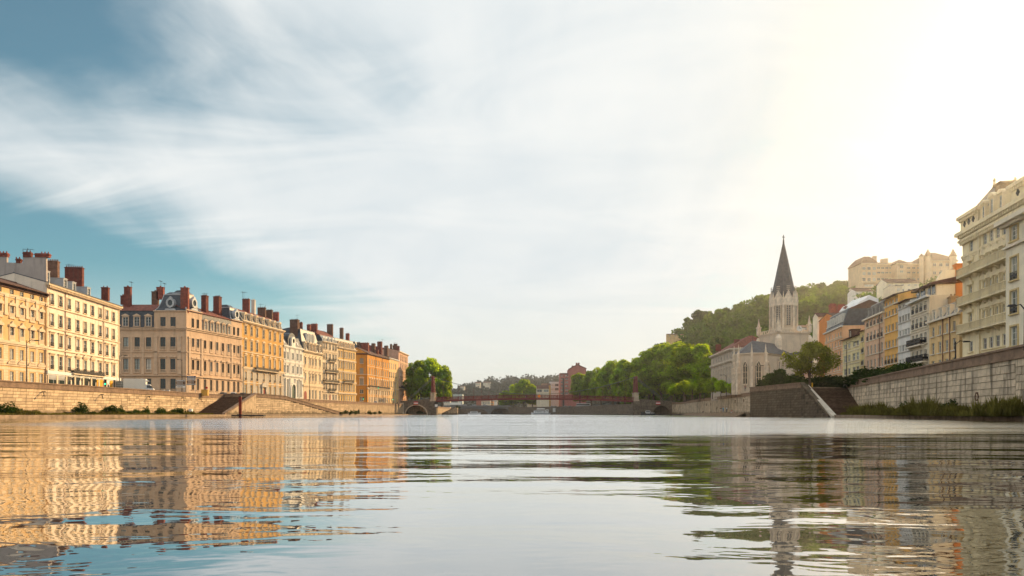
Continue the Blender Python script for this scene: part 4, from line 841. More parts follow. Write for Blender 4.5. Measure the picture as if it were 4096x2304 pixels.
# white blind end wall rising over the sandy house
mb = MB(); v = lambda px: (px-3722)/F*111.5/.95
mb.prism([(w.L-.6, 1.2, w.zb), (w.L-.6, 1.2, Z(1118, 112)), (w.L-.6, v(3766), Z(1090, 112)), (w.L-.6, v(3766), Z(1083, 112)), (w.L-.6, v(3818), Z(1082, 112)), (w.L-.6, v(3818), w.zb)], [(w.L-.01, 1.2, w.zb), (w.L-.01, 1.2, Z(1118, 112)), (w.L-.01, v(3766), Z(1090, 112)), (w.L-.01, v(3766), Z(1083, 112)), (w.L-.01, v(3818), Z(1082, 112)), (w.L-.01, v(3818), w.zb)]); w.add(mb, 'blind_end_wall', ivory)
mb = MB(); mb.box(w.L-.9, w.L+.3, v(3812), v(3836), w.zb, Z(1066, 112)); mb.box(w.L-1.0, w.L+.4, v(3812)-.08, v(3836)+.08, Z(1066, 112)+.002, Z(1066, 112)+.25); w.add(mb, 'chimney', rorange)
w = rhouse(3717.4, 3838, 650+1088*.5866, 'sandy peach house with two stone chimneys, left of the carved gothic palace', sand, ttrim, 11)
c = X6(157, 203, 250, 300); w.facade(c, Y6((1125, 1188), (1235, 1308), (1355, 1400)), c[0], 'plain', ww=1.15); zz = lambda v_: Z(650+v_*.5866, w.Y(c[0])); w.band(w.zt-.3, w.zt, .5, 'cornice'); w.mansard(2.2, 1.6, 1.4, slate2, tile2, ends=False)
for a in (158, 203, 255, 310): w.dormer(min(w.u(X6(a)[0]), w.L-.8), w.zt+.15, .8, 1.3, 'flat', v=.1, m=ttrim, dep=1.3)
sc = mat('pale_chimney_stone', (.38, .26, .14), var=.3, streak=.4)
for a, wd, t, b in ((193, 24, 928, 1060), (292, 26, 900, 1010)): w.chimney(X6(a)[0], wd, 650+t*.5866, 650+b*.5866, 3, sc, 1.2, 2)
for a in (230, 278): w.pipe(w.u(X6(a)[0]))
# carved gothic palace
gstone = plaster('honey_palace_stone', (.94, .78, .50)); gtrim = mat('honey_trim', (.92, .76, .49), var=.12, streak=.25)
A = P(3850, fx(3850)-.6); B = Vector((A.x-.2*34/1.0198, A.y-34/1.0198, 0)); r = root('gothic_palace', (A.x, A.y, RG), 'tall carved honey stone palace with pointed windows, stone balconies and a hipped roof', 'building')
w = Wing(r, A, B, RG-.3, 27.3, gstone, gtrim, 14)
cA, cB = X6(415), X6(510, 553, 597, 640, 690, 745); ua = w.u(cA[0]); ub = [w.u(x) for x in X6(510, 553, 597, 640)]; st = ub[1]-ub[0]; us = [ua]+[ub[0]+st*i for i in range(8)]; us = [u for u in us if u < w.L-.8]
Yr = w.Y(X6(510)[0]); rows = [(Z(650+b*.5866, Yr), Z(650+t*.5866, Yr)) for t, b in ((480, 562), (630, 706), (800, 885), (1000, 1082), (1200, 1272))]
w.wall([(a, a+round(b-a, 1), [(u, 1.1) for u in us]) for a, b in rows]); w.us = us; w.zr = rows
for i, (a, b) in enumerate(rows):
    for u in us: place_window(r, w.L2(u, 0, a), w.ang, 1.1, b-a, ['plain', 'arch crown', 'arch crown', 'arch crown', 'plain'][i], gstone, gtrim, white, greyd if i else glass2)
for y, o in ((470, .55), (585, .2), (1325, .3)): z0 = Z(650+y*.5866-12, Yr); w.band(z0-.35, z0, o, dent=.5 if y == 470 else 0)
w.band(w.zt-.5, w.zt, .9, 'cornice', dent=.6)
uA0, uA1 = w.u(3846), w.u(3918); uB0 = w.u(3908)
for y in (745, 945, 1140):
    z = 650+y*.5866
    w.balcony(3850, 3915, 3910, z-2, .9, 1.1, gtrim, True); 
    u0 = w.u(3912)
    mbx = w.balcony(3912, 4095, 3910, z+0, 1.1, 1.1, gtrim, True)
w.pil(w.u(3920), w.zb, w.zt-.6, .5, .25)
for i in range(len(us)-2):
    u = (us[i+1]+us[i+2])/2
    for (a, b) in rows[1:4]: mb = MB(); mb.ngon(u, -.25, a, b-.2, .14, .12, 8); mb.box(u-.22, u+.22, -.45, 0, b-.2, b); w.add(mb, 'colonnette', gtrim)
zat = w.zt+2.3; uP = w.u(3920); uQ = min(w.u(4054), w.L-2); hpm = mat('pale_hip_roof', (.42, .33, .24), var=.2)
for a_, b_ in ((-.02, uP), (uQ, w.L)):
    mb = MB(); mb.box(a_, b_, -.25, 9, w.zt+.01, zat); w.add(mb, 'attic_wall', gstone); w.band(zat-.4, zat+.05, .7, 'cornice', u0=max(a_, 0), u1=b_, dent=.5)
    for q in range(3):
        u = a_+(b_-a_)*(q+1)/4 if a_ < 0 else a_+1.6+q*2.6
        mb = MB()
        for dx_, dz_ in ((.2, 0), (-.2, 0), (0, .24), (0, -.24)): mb.prism([(u+dx_+.2*math.cos(2*PI*i/8), -.32, w.zt+1.0+dz_+.2*math.sin(2*PI*i/8)) for i in range(8)], [(u+dx_+.2*math.cos(2*PI*i/8), -.25, w.zt+1.0+dz_+.2*math.sin(2*PI*i/8)) for i in range(8)])
        w.add(mb, 'quatrefoil', greyd)
mb = MB(); zr_ = 33.0; mb.prism([(0, .2, zat-.3), (9, .2, zat-.3), (9, 9, zat-.3), (0, 9, zat-.3)], [(3.2, 2.6, zr_), (3.9, 2.6, zr_), (3.9, 5.2, zr_), (3.2, 5.2, zr_)]); w.add(mb, 'hipped_roof', hpm)
for v_ in (2.6, 5.2): mb = MB(); mb.ngon(3.55, v_, zr_-.05, zr_+.5, .25, .12, 8); mb.ngon(3.55, v_, zr_+.5, zr_+.75, .12, .24, 8); mb.ngon(3.55, v_, zr_+.75, zr_+1.1, .24, .05, 8); w.add(mb, 'finial', gtrim)
w.mansard(3.0, 2.4, 1.0, slate2, slate2, u0=9.01, u1=w.L)
mb = MB(); mb.box(uP+1.0, uP+2.6, 1.4, 3.4, w.zt, w.zt+4.6); mb.box(uP+.8, uP+2.8, 1.2, 3.6, w.zt+4.6, w.zt+4.9); w.add(mb, 'chimney', sc)
for i in range(4):
    u = uP+1.0+i*2.35
    if u < uQ-.8: w.dormer(u, w.zt+.1, .8, 2.0+.3*(i % 2), 'arch', v=-.1, m=gtrim, dep=2.6, pm=greyd)
# nearest ivory house at the right edge
A = P(4023, 78); B = Vector((A.x-.2*24/1.0198, A.y-24/1.0198, 0)); r = root('riverside_house', (A.x, A.y, RG), 'nearest ivory house with large framed windows cut by the right edge', 'building', 'houses above the right quay')
w = Wing(r, A, B, RG-.3, Z(650+405*.5866, A.y), ivory, ttrim, 12); u0 = w.u(X6(712)[0]); cols = [u0, u0+3.6, u0+7.2, u0+10.8]
Yr = w.Y(X6(712)[0]); rows = [(Z(650+b*.5866, Yr), Z(650+t*.5866, Yr)) for t, b in ((430, 530), (645, 800), (875, 1030), (1115, 1250))]
w.us = cols; w.zr = rows; w.wall([(a, a+round(b-a, 1), [(u, 1.5) for u in cols]) for a, b in rows])
for i, (a, b) in enumerate(rows):
    for u in cols: place_window(r, w.L2(u, 0, a), w.ang, 1.5, b-a, 'guard' if i in (1, 2) else '', ivory, mat('gold_trim', (.66, .50, .24)), white, glass2)
w.band(w.zt-.5, w.zt, 1.0, 'cornice'); z0 = Z(650+555*.5866, Yr); w.band(z0-.25, z0, .3); w.roof(3, tile2, over=.8)
# taller buildings behind the row
def block(px0, px1, Y, ytop, wm, label, depth=10, m=tile2, rise=1.2, cols=0, rows=(), zb=6.0, nm='rear_house', grp=None, ww=1.2, rz=0.0):
    A, B = P(px0, Y), P(px1, Y+rz); r = root(nm, (A.x, A.y, zb), label, 'building', grp); w = Wing(r, A, B, zb, Z(ytop, Y), wm, ttrim, depth)
    if cols: w.facade(cols, rows, px0, 'plain', ww=ww)
    else: w.wall([])
    if rise: w.roof(rise, m, over=.4)
    return w
w = block(3424, 3506, 172, 1228, rorange, 'tall burnt orange house with a white glazed roof rising behind the narrow yellow house', 9, rise=0, cols=[3480], rows=[(1222+4, 1236)])
mb = MB(); prev = None
prof = [(-.3, w.zt), (.8, w.zt+1.4), (2.2, w.zt+2.1), (w.L*.6, w.zt+3.0), (w.L+.3, w.zt+2.0), (w.L+.3, w.zt)]; mb.extr(prof, -.4, 8.5); w.add(mb, 'white_roof', mat('white_roof_sheet', (.80, .80, .78), rough=.4))
w.chimney(3430, 18, 1222, 1335, -.6, rorange, 2.6, 2)
w = block(3340, 3428, 175, 1268, rorange, 'orange blind gable wall of a house behind the pale lemon house', 9, rise=1.5)
w.chimney(3400, 12, 1222, 1262, 4, brick)
w = block(3505, 3545, 168, 1215, pinkp, 'small brick red attic house behind the soft pink house', 8, rise=.8)
w = block(3838, 3852, 118, 1150, ivory, 'slim ivory house seen between the tall chimney and the gothic palace', 8, rise=.5, cols=[3845], rows=[(1210, 1230), (1290, 1310)], ww=.6)

# ------------------------------------------------------------------ stone hall left of the church
hallm = plaster('grey_hall_stone', (.50, .42, .34)); htrim = mat('hall_trim', (.58, .50, .40), var=.15, streak=.3)
A, B, C_ = P(2844, 272), P(2925, 238), P(2968, 236); r = root('stone_hall', (B.x, B.y, RG), 'long grey stone hall with arched windows and red hip roof left of the church', 'building')
X7, Y7 = zx(2800, .552), zy(900, .552)
w = Wing(r, A, B, RG-.5, Z(900+893*.552, 238), hallm, htrim, 16); cc = X7(98, 118, 137, 156, 176, 197, 218); w.facade(cc, Y7((922, 960), (1022, 1085), (1110, 1150)), 2925, ['plain', 'arch', 'plain'], ww=1.5, panes=[glass, greyd, glass], right=False)
zz = lambda v: Z(900+v*.552, 238); w.band(w.zt-.5, w.zt, .8, 'cornice'); w.band(zz(985), zz(972), .6)
for i in range(len(w.us)-1): w.pil((w.us[i]+w.us[i+1])/2, zz(1100), zz(990), .6, .2)
w2 = Wing(r, B, C_, RG-.5, w.zt, hallm, htrim, 16); w2.facade(X7(240, 262, 285), Y7((918, 955), (1012, 1075), (1110, 1150)), 2925, ['plain', 'arch', 'plain'], ww=1.2, left=False)
w2.band(w.zt-.5, w.zt, .8, 'cornice'); w2.band(zz(985), zz(972), .6)
mb = MB(); L = w.L; mb.prism([(-.5, -.6, w.zt+.02), (L+.5, -.6, w.zt+.02), (L+.5, 17, w.zt+.02), (-.5, 17, w.zt+.02)], [(7, 8, w.zt+5.2), (L-7, 8, w.zt+5.2), (L-7, 9, w.zt+5.2), (7, 9, w.zt+5.2)]); w.add(mb, 'roof', tile)
for px, yt in ((2873, 1378), (2947, 1358), (2985, 1360), (3040, 1350)):
    mb = MB(); u = w.L2(0, 0, 0); p = P(px, 250); mb.box(p.x-r.location.x-.9, p.x-r.location.x+.9, p.y-r.location.y-.5, p.y-r.location.y+.5, 24, Z(yt, 250)); mb.build('chimney', brick, r, (0, 0, -RG))
# ------------------------------------------------------------------ church
cst = plaster('weathered_church_stone', (.60, .49, .37)); cst2 = mat('carved_church_trim', (.72, .60, .46), var=.2, scale=.8, streak=.45, dirt=(.16, .12, .09)); csl = mat('church_slate', (.085, .085, .09), rough=.55, var=.3, scale=1.0, bump=.02, bscale=4)
YT = 236.0; cx_, cy_ = P(3134, YT).x, YT
r = root('church', (cx_, cy_, 7.0), 'grey stone gothic church with a tall dark octagonal spire and pinnacles', 'church')
def zc(py, Y=YT): return Z(py, Y)-7.0
s_ = F/YT                                  # px per metre at the tower
w7 = lambda zx_: ((2800+zx_*.552)-3134)/s_
h7 = lambda zy_: zc(900+zy_*.552)
tb = 5.9                                   # half width of the tower base
mb = MB(); mb.box(-tb, tb, -tb, tb, 0, h7(800)); mb.box(-tb-.25, tb+.25, -tb-.25, tb+.25, h7(800)+.002, h7(790)); mb.build('tower_base', cst, r, rz=math.radians(12))
g = MB()
for sx in (-1, 1):
    for sy in (-1, 1): g.box(sx*tb-.9, sx*tb+.9, sy*tb-.9, sy*tb+.9, 0, h7(830)); g.prism([(sx*tb-.9, sy*tb-.9, h7(830)), (sx*tb+.9, sy*tb-.9, h7(830)), (sx*tb+.9, sy*tb+.9, h7(830)), (sx*tb-.9, sy*tb+.9, h7(830))], [(sx*tb-.4, sy*tb-.4, h7(805)), (sx*tb+.4, sy*tb-.4, h7(805)), (sx*tb+.4, sy*tb+.4, h7(805)), (sx*tb-.4, sy*tb+.4, h7(805))])
def each(fn, n): return [fn(i) for i in range(n)]
a12 = math.radians(12)
for sx in (-1, 1):
    for sy in (-1, 1):
        x, y = sx*tb, sy*tb; X_, Y_ = x*math.cos(a12)-y*math.sin(a12), x*math.sin(a12)+y*math.cos(a12)
        b = MB(); b.box(-.8, .8, -.8, .8, 0, h7(835)); b.prism([(-.8, -.8, h7(835)), (.8, -.8, h7(835)), (.8, .8, h7(835)), (-.8, .8, h7(835))], [(-.3, -.3, h7(808)), (.3, -.3, h7(808)), (.3, .3, h7(808)), (-.3, .3, h7(808))]); b.build('buttress', cst2, r, (X_, Y_, 0), a12)
        b = MB(); b.box(-.55, .55, -.55, .55, h7(790), h7(738)); b.box(-.7, .7, -.7, .7, h7(738)+.002, h7(730)); b.ngon(0, 0, h7(730)+.003, h7(672), .55, .03, 8, PI/8); b.ngon(0, 0, h7(676), h7(672), .2, .2, 6); b.build('pinnacle', cst2, r, (X_, Y_, 0), a12)
b = MB()
for q in range(4):
    for i in range(9):
        t = -tb+1+i*(2*tb-2)/8; c_, s2 = math.cos(q*PI/2), math.sin(q*PI/2); x, y = t*c_-(-tb)*s2*-1, 0
        X_, Y_ = t*c_+tb*s2, t*s2-tb*c_; b.box(X_-.12, X_+.12, Y_-.12, Y_+.12, h7(790)+.003, h7(772))
    x0, y0 = -tb*math.cos(q*PI/2)+tb*math.sin(q*PI/2), -tb*math.sin(q*PI/2)-tb*math.cos(q*PI/2); x1, y1 = tb*math.cos(q*PI/2)+tb*math.sin(q*PI/2), tb*math.sin(q*PI/2)-tb*math.cos(q*PI/2)
    b.box(min(x0, x1)-.15, max(x0, x1)+.15, min(y0, y1)-.15, max(y0, y1)+.15, h7(772)+.002+q*.003, h7(768)+q*.003)
b.build('balustrade', cst2, r, rz=a12)
Ro = 4.35; zo0, zo1 = h7(790), h7(540)
b = MB(); b.ngon(0, 0, zo0, zo1, Ro, Ro-.1, 8, PI/8); b.ngon(0, 0, zo0+.003, zo0+1.6, Ro+.5, Ro+.2, 8, PI/8); b.build('belfry', cst, r)
ap = Ro*math.cos(PI/8)
for k in range(8):
    th = k*PI/4; nx, ny = math.cos(th), math.sin(th); rz = th+PI/2
    def ringarch(w_, h_, hh, y0, y1, mb, inner=None):
        pr = [(-w_, 0), (w_, 0), (w_, h_), (w_*.72, h_+hh*.55), (0, h_+hh), (-w_*.72, h_+hh*.55), (-w_, h_)]; mb.extr(pr, y0, y1)
    b = MB(); ringarch(.72, h7(590)-h7(735), 1.9, -.14, .2, b); o = b.build('louvre_opening', iron, r, (nx*ap, ny*ap, h7(735)), rz)
    b = MB()
    for i in range(22): z = .2+i*.62; b.box(-.62, .62, -.26, -.145, z, z+.3)
    b.build('louvre', mat('grey_louvre', (.36, .32, .27), var=.1), o)
    b = MB(); H_ = h7(590)-h7(735)
    for sx in (-1, 1): b.box(sx*.86-.13, sx*.86+.13, -.38, .1, -.2, H_)
    b.tube([(-.86, -.2, H_), (-.62, -.2, H_+1.15), (0, -.2, H_+2.1), (.62, -.2, H_+1.15), (.86, -.2, H_)], .16, 5); b.box(-.05, .05, -.3, -.1, 0, H_+1.8); b.box(-.4, .4, -.3, -.12, H_-.1, H_+.05)
    b.build('tracery', cst2, o)
    b = MB(); wv = Ro*math.sin(PI/8)*.98; b.extr([(-wv, zo1-2.6), (-wv, zo1-.5), (0, h7(488)), (wv, zo1-.5), (wv, zo1-2.6)], -.45, .35)
    o = b.build('gable', cst2, r, (nx*ap, ny*ap, 0), rz); b = MB(); b.ngon(0, -.1, h7(488)-.1, h7(478), .12, .08, 6); b.box(-.35, .35, -.2, .0, h7(484), h7(482.5)); b.build('gable_cross', cst2, o)
    c8 = PI/8+k*PI/4; X_, Y_ = (Ro+.1)*math.cos(c8), (Ro+.1)*math.sin(c8)
    b = MB(); b.box(-.3, .3, -.3, .3, zo0, h7(560)); b.box(-.42, .42, -.42, .42, h7(560)+.002, h7(556)); b.ngon(0, 0, h7(556)+.003, h7(492), .34, .03, 6); b.build('corner_shaft', cst2, r, (X_, Y_, 0), c8)
zs0, zs1 = h7(520), h7(118); b = MB(); b.ngon(0, 0, zs0, zs1, Ro-.45, .12, 8, PI/8); b.build('spire', csl, r)
b = MB()
for k in range(8): c8 = PI/8+k*PI/4; b.tube([((Ro-.4)*math.cos(c8), (Ro-.4)*math.sin(c8), zs0), (.1*math.cos(c8), .1*math.sin(c8), zs1)], [.13, .06], 4)
b.build('spire_rib', mat('dark_lead', (.10, .10, .10)), r)
b = MB(); b.ngon(0, 0, zs1-.5, zs1+.6, .3, .2, 8); b.box(-.09, .09, -.09, .09, zs1+.6, h7(72)); b.box(-.6, .6, -.08, .08, h7(90), h7(90)+.2); b.build('spire_cross', iron, r, rz=.3)
b = MB(); b.prism([(.95*math.cos(2*PI*i/16), 0, .95*math.sin(2*PI*i/16)) for i in range(16)], [(.95*math.cos(2*PI*i/16), .2, .95*math.sin(2*PI*i/16)) for i in range(16)]); o = b.build('clock', white, r, (2.7, -tb-.9, h7(768)), .1)
b = MB(); b.box(-.05, .05, -.05, -.01, 0, .75); b.box(0, .5, -.05, -.01, -.04, .05); b.build('clock_hand', iron, o)
# nave, choir and apse
def lancet(par, loc, rz, w_, h_, hh, mats=(glass, cst2)):
    b = MB(); b.extr([(-w_, 0), (w_, 0), (w_, h_), (w_*.72, h_+hh*.6), (0, h_+hh), (-w_*.72, h_+hh*.6), (-w_, h_)], -.08, .15); o = b.build('lancet_window', mats[0], par, loc, rz)
    b = MB(); b.box(-.07, .07, -.2, -.083, 0, h_+hh*.7); b.tube([(-w_-.1, -.15, 0), (-w_-.1, -.15, h_), (-w_*.72, -.15, h_+hh*.62), (0, -.15, h_+hh+.15), (w_*.72, -.15, h_+hh*.62), (w_+.1, -.15, h_), (w_+.1, -.15, 0)], .17, 5); b.box(-w_-.3, w_+.3, -.35, 0, -.35, -.1)
    for z in (h_*.33, h_*.66): b.box(-w_, w_, -.16, -.083, z-.06, z+.06)
    b.tube([(-w_*.5, -.14, h_-.2), (0, -.14, h_+hh*.5), (w_*.5, -.14, h_-.2)], .08, 4); b.build('tracery', mats[1], o); return o
ca = Vector((P(3011, 222).x-cx_, 222-cy_, 0)); Ra = 5.6; zw = zc(900+945*.552, 222); zr2 = zc(900+852*.552, 228)
b = MB(); b.ngon(ca.x, ca.y, 0, zw, Ra, Ra, 8, PI/8); b.ngon(ca.x, ca.y, zw+.002, zw+.45, Ra+.35, Ra+.35, 8, PI/8); b.build('apse', cst, r)
b = MB(); b.ngon(ca.x, ca.y, zw+.453, zr2, Ra+.3, .15, 8, PI/8); b.build('apse_roof', csl, r)
b = MB(); b.ngon(ca.x, ca.y, zr2-.2, zr2+1.8, .12, .03, 6); b.build('finial', iron, r)
apo = Ra*math.cos(PI/8)
for k in (3, 4, 5, 6, 7):
    th = k*PI/4; lancet(r, (ca.x+math.cos(th)*apo, ca.y+math.sin(th)*apo, 3.4), th+PI/2, .75, zw-7.2, 1.5)
for k in (3, 4, 5, 6, 7):
    c8 = PI/8+k*PI/4-PI/4; x, y = ca.x+math.cos(c8)*(Ra+.35), ca.y+math.sin(c8)*(Ra+.35); b = MB(); b.box(-.5, .7, -.4, .4, 0, zw-4); b.box(-.5, .35, -.36, .36, zw-4, zw+.6); b.ngon(-.1, 0, zw+.602, zw+3.4, .35, .03, 6); b.build('buttress', cst2, r, (x, y, 0), c8)
# choir from the apse back to the tower
d = Vector((0-ca.x, 0-ca.y, 0)); Lc = d.length; an = math.atan2(d.y, d.x)
b = MB(); b.box(0, Lc, -Ra*.92, Ra*.92, 0, zw); b.box(0, Lc, -Ra*.95-.2, Ra*.95+.2, zw+.002, zw+.4); b.build('choir', cst, r, ca, an)
b = MB(); b.prism([(0, -Ra-.2, zw+.403), (0, Ra+.2, zw+.403), (0, 0, zr2)], [(Lc, -Ra-.2, zw+.403), (Lc, Ra+.2, zw+.403), (Lc, 0, zr2)]); b.build('choir_roof', csl, r, ca, an)
for t in (.35, .62): lancet(r, (ca.x+math.cos(an)*Lc*t+math.sin(an)*Ra*.93, ca.y+math.sin(an)*Lc*t-math.cos(an)*Ra*.93, 8.2), an, .6, 2.8, 1.1)
# side chapel and transept with a slate gable roof on the right of the tower
b = MB(); x0, x1 = w7(480), w7(600); b.box(x0, x1, -12.5, -4, 0, h7(1020)); b.prism([(x0, -12.8, h7(1020)), (x1, -12.8, h7(1020)), (x1, -4, h7(1020)), (x0, -4, h7(1020))], [(x0, -7, h7(985)), (x1, -7, h7(985)), (x1, -4, h7(985)), (x0, -4, h7(985))]); b.build('side_chapel', cst, r)
lancet(r, (w7(505), -12.55, 3), 0, .6, 3.5, 1.1); lancet(r, (w7(560), -12.55, 3), 0, .6, 3.5, 1.1)
x0, x1 = w7(590), w7(790); xm = w7(760); zt_ = h7(945); b = MB(); b.box(x0, x1, -6, 8, 0, zt_); b.extr([(x0+2, zt_), (x1, zt_), (xm, h7(842)), (x0+5, h7(870))], 7, 7.9); b.build('nave', cst, r)
b = MB(); b.prism([(x0-1, -6.5, zt_), (x1+.5, -6.5, zt_), (x1+.5, 8.5, zt_), (x0-1, 8.5, zt_)], [(x0+4, 1, h7(845)), (x1-.5, 1, h7(845)), (x1-.5, 1.3, h7(845)), (x0+4, 1.3, h7(845))]); b.build('nave_roof', csl, r)
for t in (.3, .55, .8): lancet(r, (x0+(x1-x0)*t, -6.05, 4), 0, .8, 5, 1.4)
# low porch with dark glazing seen under the tree
w = block(3178, 3238, 190, 1470, cst, 'low annex with dark tall windows under the leaning tree beside the church', 6, m=csl, rise=1.5, cols=[3195, 3210, 3225], rows=[(1480, 1525)], zb=6.5, nm='church_annex', ww=1.1)
# ------------------------------------------------------------------ hills, castle, trees
def interp(tab, x):
    for (a, b), (c, d) in zip(tab, tab[1:]):
        if a <= x <= c: return b+(d-b)*(x-a)/(c-a)
    return tab[0][1] if x < tab[0][0] else tab[-1][1]
RIDGE = [(2480, 1560), (2560, 1470), (2620, 1392), (2700, 1350), (2760, 1305), (2820, 1275), (2900, 1232), (3000, 1205), (3100, 1170), (3200, 1150), (3300, 1135), (3400, 1122), (3440, 1130), (3900, 1120), (4300, 1060), (5200, 900)]
def ridgeY(px): return 720-(px-2480)*.135 if px < 4300 else 474
def footP(px): return P(px, max(interp([(2480, 560), (2700, 470), (2900, 330), (3100, 270), (3300, 235), (3600, 190), (4100, 150), (5200, 120)], px), 60))
rngh = np.random.RandomState(3)
def hill_pt(px, t):
    f = footP(px); Yr = ridgeY(px); rr = P(px, Yr); zr = Z(interp(RIDGE, px), Yr)-5.0
    if t <= 1: p = f.lerp(rr, t); z = 6.0+(zr-6.0)*(t**1.15); z += 3.0*math.sin(px*.021+t*7)*math.sin(t*PI)+2*math.sin(px*.05+3)*math.sin(t*PI)
    else: p = rr+(rr-f).normalized()*(t-1)*400; z = zr+(t-1)*12
    return Vector((p.x, p.y, z))
mb = MB(); xs = list(range(2480, 5220, 40)); ts = [i/24 for i in range(25)]+[1.3, 2.0, 3.0]; n = len(ts)
for px in xs:
    for t in ts: mb.v.append(tuple(hill_pt(px, t)))
for i in range(len(xs)-1):
    for j in range(n-1): mb.f.append((i*n+j, i*n+j+1, (i+1)*n+j+1, (i+1)*n+j)); mb.mi.append(0)
tag(mb.build('wooded_hill_ground', grassm), kind='structure')
FR = [(900, 1640), (1780, 1590), (1830, 1556), (1900, 1543), (1950, 1530), (2000, 1522), (2060, 1512), (2150, 1514), (2240, 1511), (2330, 1520), (2500, 1530), (3000, 1560)]
mb = MB(); fx_ = list(range(900, 3001, 30)); 
def far_pt(px, t): Yf, Yr = 1250, 2000; f = P(px, Yf); rr = P(px, Yr); z = Z(interp(FR, px), Yr)-8; p = f.lerp(rr, min(t, 1))+(Vector((0, 500*(t-1), 0)) if t > 1 else Vector()); return Vector((p.x, p.y, 5+(z-5)*min(t, 1)**.9))
for px in fx_:
    for t in [i/10 for i in range(11)]+[2]: mb.v.append(tuple(far_pt(px, t)))
for i in range(len(fx_)-1):
    for j in range(11): mb.f.append((i*12+j, i*12+j+1, (i+1)*12+j+1, (i+1)*12+j)); mb.mi.append(0)
tag(mb.build('far_hill_ground', grassm), kind='structure')
# --- foliage as numpy leaf cards gathered in uneven clumps
def crown_pts(seed, blobs, per, shell=.35, flat=1.0):
    rs = np.random.RandomState(seed); P_, Nn = [], []
    for (bx, by, bz, br) in blobs:
        n = max(6, int(per*br*br)); d = rs.normal(size=(n, 3)); d /= np.linalg.norm(d, axis=1)[:, None]
        rad = br*(1-shell*rs.rand(n)**1.5)*(1+.22*np.sin(d[:, 0]*5+seed)*np.cos(d[:, 2]*6+bx)); p = d*rad[:, None]; p[:, 2] *= flat; p += (bx, by, bz); P_.append(p); Nn.append(d)
    return np.vstack(P_), np.vstack(Nn)
def cards(p, nrm, size, rs, jit=.75):
    n = len(p); a = nrm+rs.normal(size=(n, 3))*jit; a /= np.linalg.norm(a, axis=1)[:, None]
    b = np.cross(a, rs.normal(size=(n, 3))); b /= np.linalg.norm(b, axis=1)[:, None]+1e-9; c = np.cross(a, b)
    s = size*(.6+.8*rs.rand(n))[:, None]; b *= s; c *= s*.62
    v = np.empty((n, 4, 3)); v[:, 0] = p-b; v[:, 1] = p-c; v[:, 2] = p+b; v[:, 3] = p+c
    return v.reshape(-1, 3)
def cardmesh(name, v, m):
    n = len(v)//4; me = bpy.data.meshes.new(name); me.vertices.add(n*4); me.loops.add(n*4); me.polygons.add(n)
    me.vertices.foreach_set('co', v.astype(np.float32).ravel()); me.loops.foreach_set('vertex_index', np.arange(n*4, dtype=np.int32))
    me.polygons.foreach_set('loop_start', np.arange(0, n*4, 4, dtype=np.int32)); me.polygons.foreach_set('loop_total', np.full(n, 4, dtype=np.int32)); me.materials.append(m); me.update(calc_edges=True); return me
def blobset(seed, R, H, n, base, flat=.9, big=.36):
    """clumps over the outside of an egg shaped crown of radius R and height H, resting at height base"""
    rs = random.Random(seed); out = []
    for i in range(n):
        z = rs.random(); th = rs.uniform(0, 2*PI); rr = math.sqrt(max(0, 1-(2*z-.85)**2/1.35))*R*rs.uniform(.45, .82)
        br = R*big*rs.uniform(.65, 1.25); out.append((rr*math.cos(th), rr*math.sin(th), base+br*.6+z*(H-br*1.4), br))
    return out
def tree_meshes(seed, R, H, base, n, per, leaf, m, trunk_r=.35, big=.36, trunk_top=None, flat=.9):
    bl = blobset(seed, R, H, n, base, big=big); p, nn = crown_pts(seed, bl, per, flat=flat); rs = np.random.RandomState(seed+5)
    cm = cardmesh('crown', cards(p, nn, leaf, rs), m)
    t = MB(); rr = random.Random(seed); top = base+H*.55
    t.tube([(0, 0, -.3), (rr.uniform(-.2, .2), rr.uniform(-.2, .2), base*.5), (rr.uniform(-.4, .4), rr.uniform(-.4, .4), base+H*.15), (0, 0, top)], [trunk_r*1.25, trunk_r, trunk_r*.8, trunk_r*.25], 8)
    for b in bl[:9]:
        z0 = base*rr.uniform(.75, 1.0)+H*.1*rr.random(); t.tube([(0, 0, z0), (b[0]*.45, b[1]*.45, z0+(b[2]-z0)*.6), (b[0]*.9, b[1]*.9, b[2])], [trunk_r*.5, trunk_r*.3, trunk_r*.1], 5)
    return cm, t.mesh('trunk', bark)
def tree(ms, x, y, z, label, group, sc=1.0, rz=0.0, name='plane_tree', cat='tree', sz=None):
    r = root(name, (x, y, z), label, cat, group, rz); r.scale = (sc, sc, sz or sc)
    put('trunk', ms[1], r); put('crown', ms[0], r); return r
PL = [tree_meshes(11+k, 8.8, 21.5, 5, 48, 95, .38, L_plane, .5, .27) for k in range(3)]
names = ['first tall', 'second', 'third', 'fourth', 'fifth', 'sixth', 'seventh', 'eighth', 'ninth', 'tenth']
row = [(2800, 300, 1375), (2740, 305, 1372), (2685, 400, 1362), (2645, 418, 1378), (2595, 425, 1395), (2545, 440, 1428), (2500, 455, 1438), (2450, 480, 1440), (2405, 520, 1466), (2365, 560, 1482), (2320, 600, 1490), (2770, 345, 1395), (2615, 450, 1400), (2470, 520, 1450)]
order = ['tall sunlit plane tree at the right end of the riverside row, touching the stone hall', 'broad plane tree with yellow lit top, second from the stone hall', 'highest yellow lit plane tree in the middle of the big clump', 'plane tree left of the highest yellow crown', 'plane tree just right of the right bridge tower top', 'dark plane tree directly behind the right bridge tower',
 'plane tree just left of the right bridge tower', 'shaded plane tree above the right part of the red deck', 'plane tree with a rounded top between bridge tower and pink block', 'small looking plane tree, second from the pink block', 'plane tree standing right beside the pink apartment block', 'rear plane tree filling the clump beside the stone hall', 'rear plane tree behind the bridge tower clump', 'rear plane tree low between two crowns above the deck']
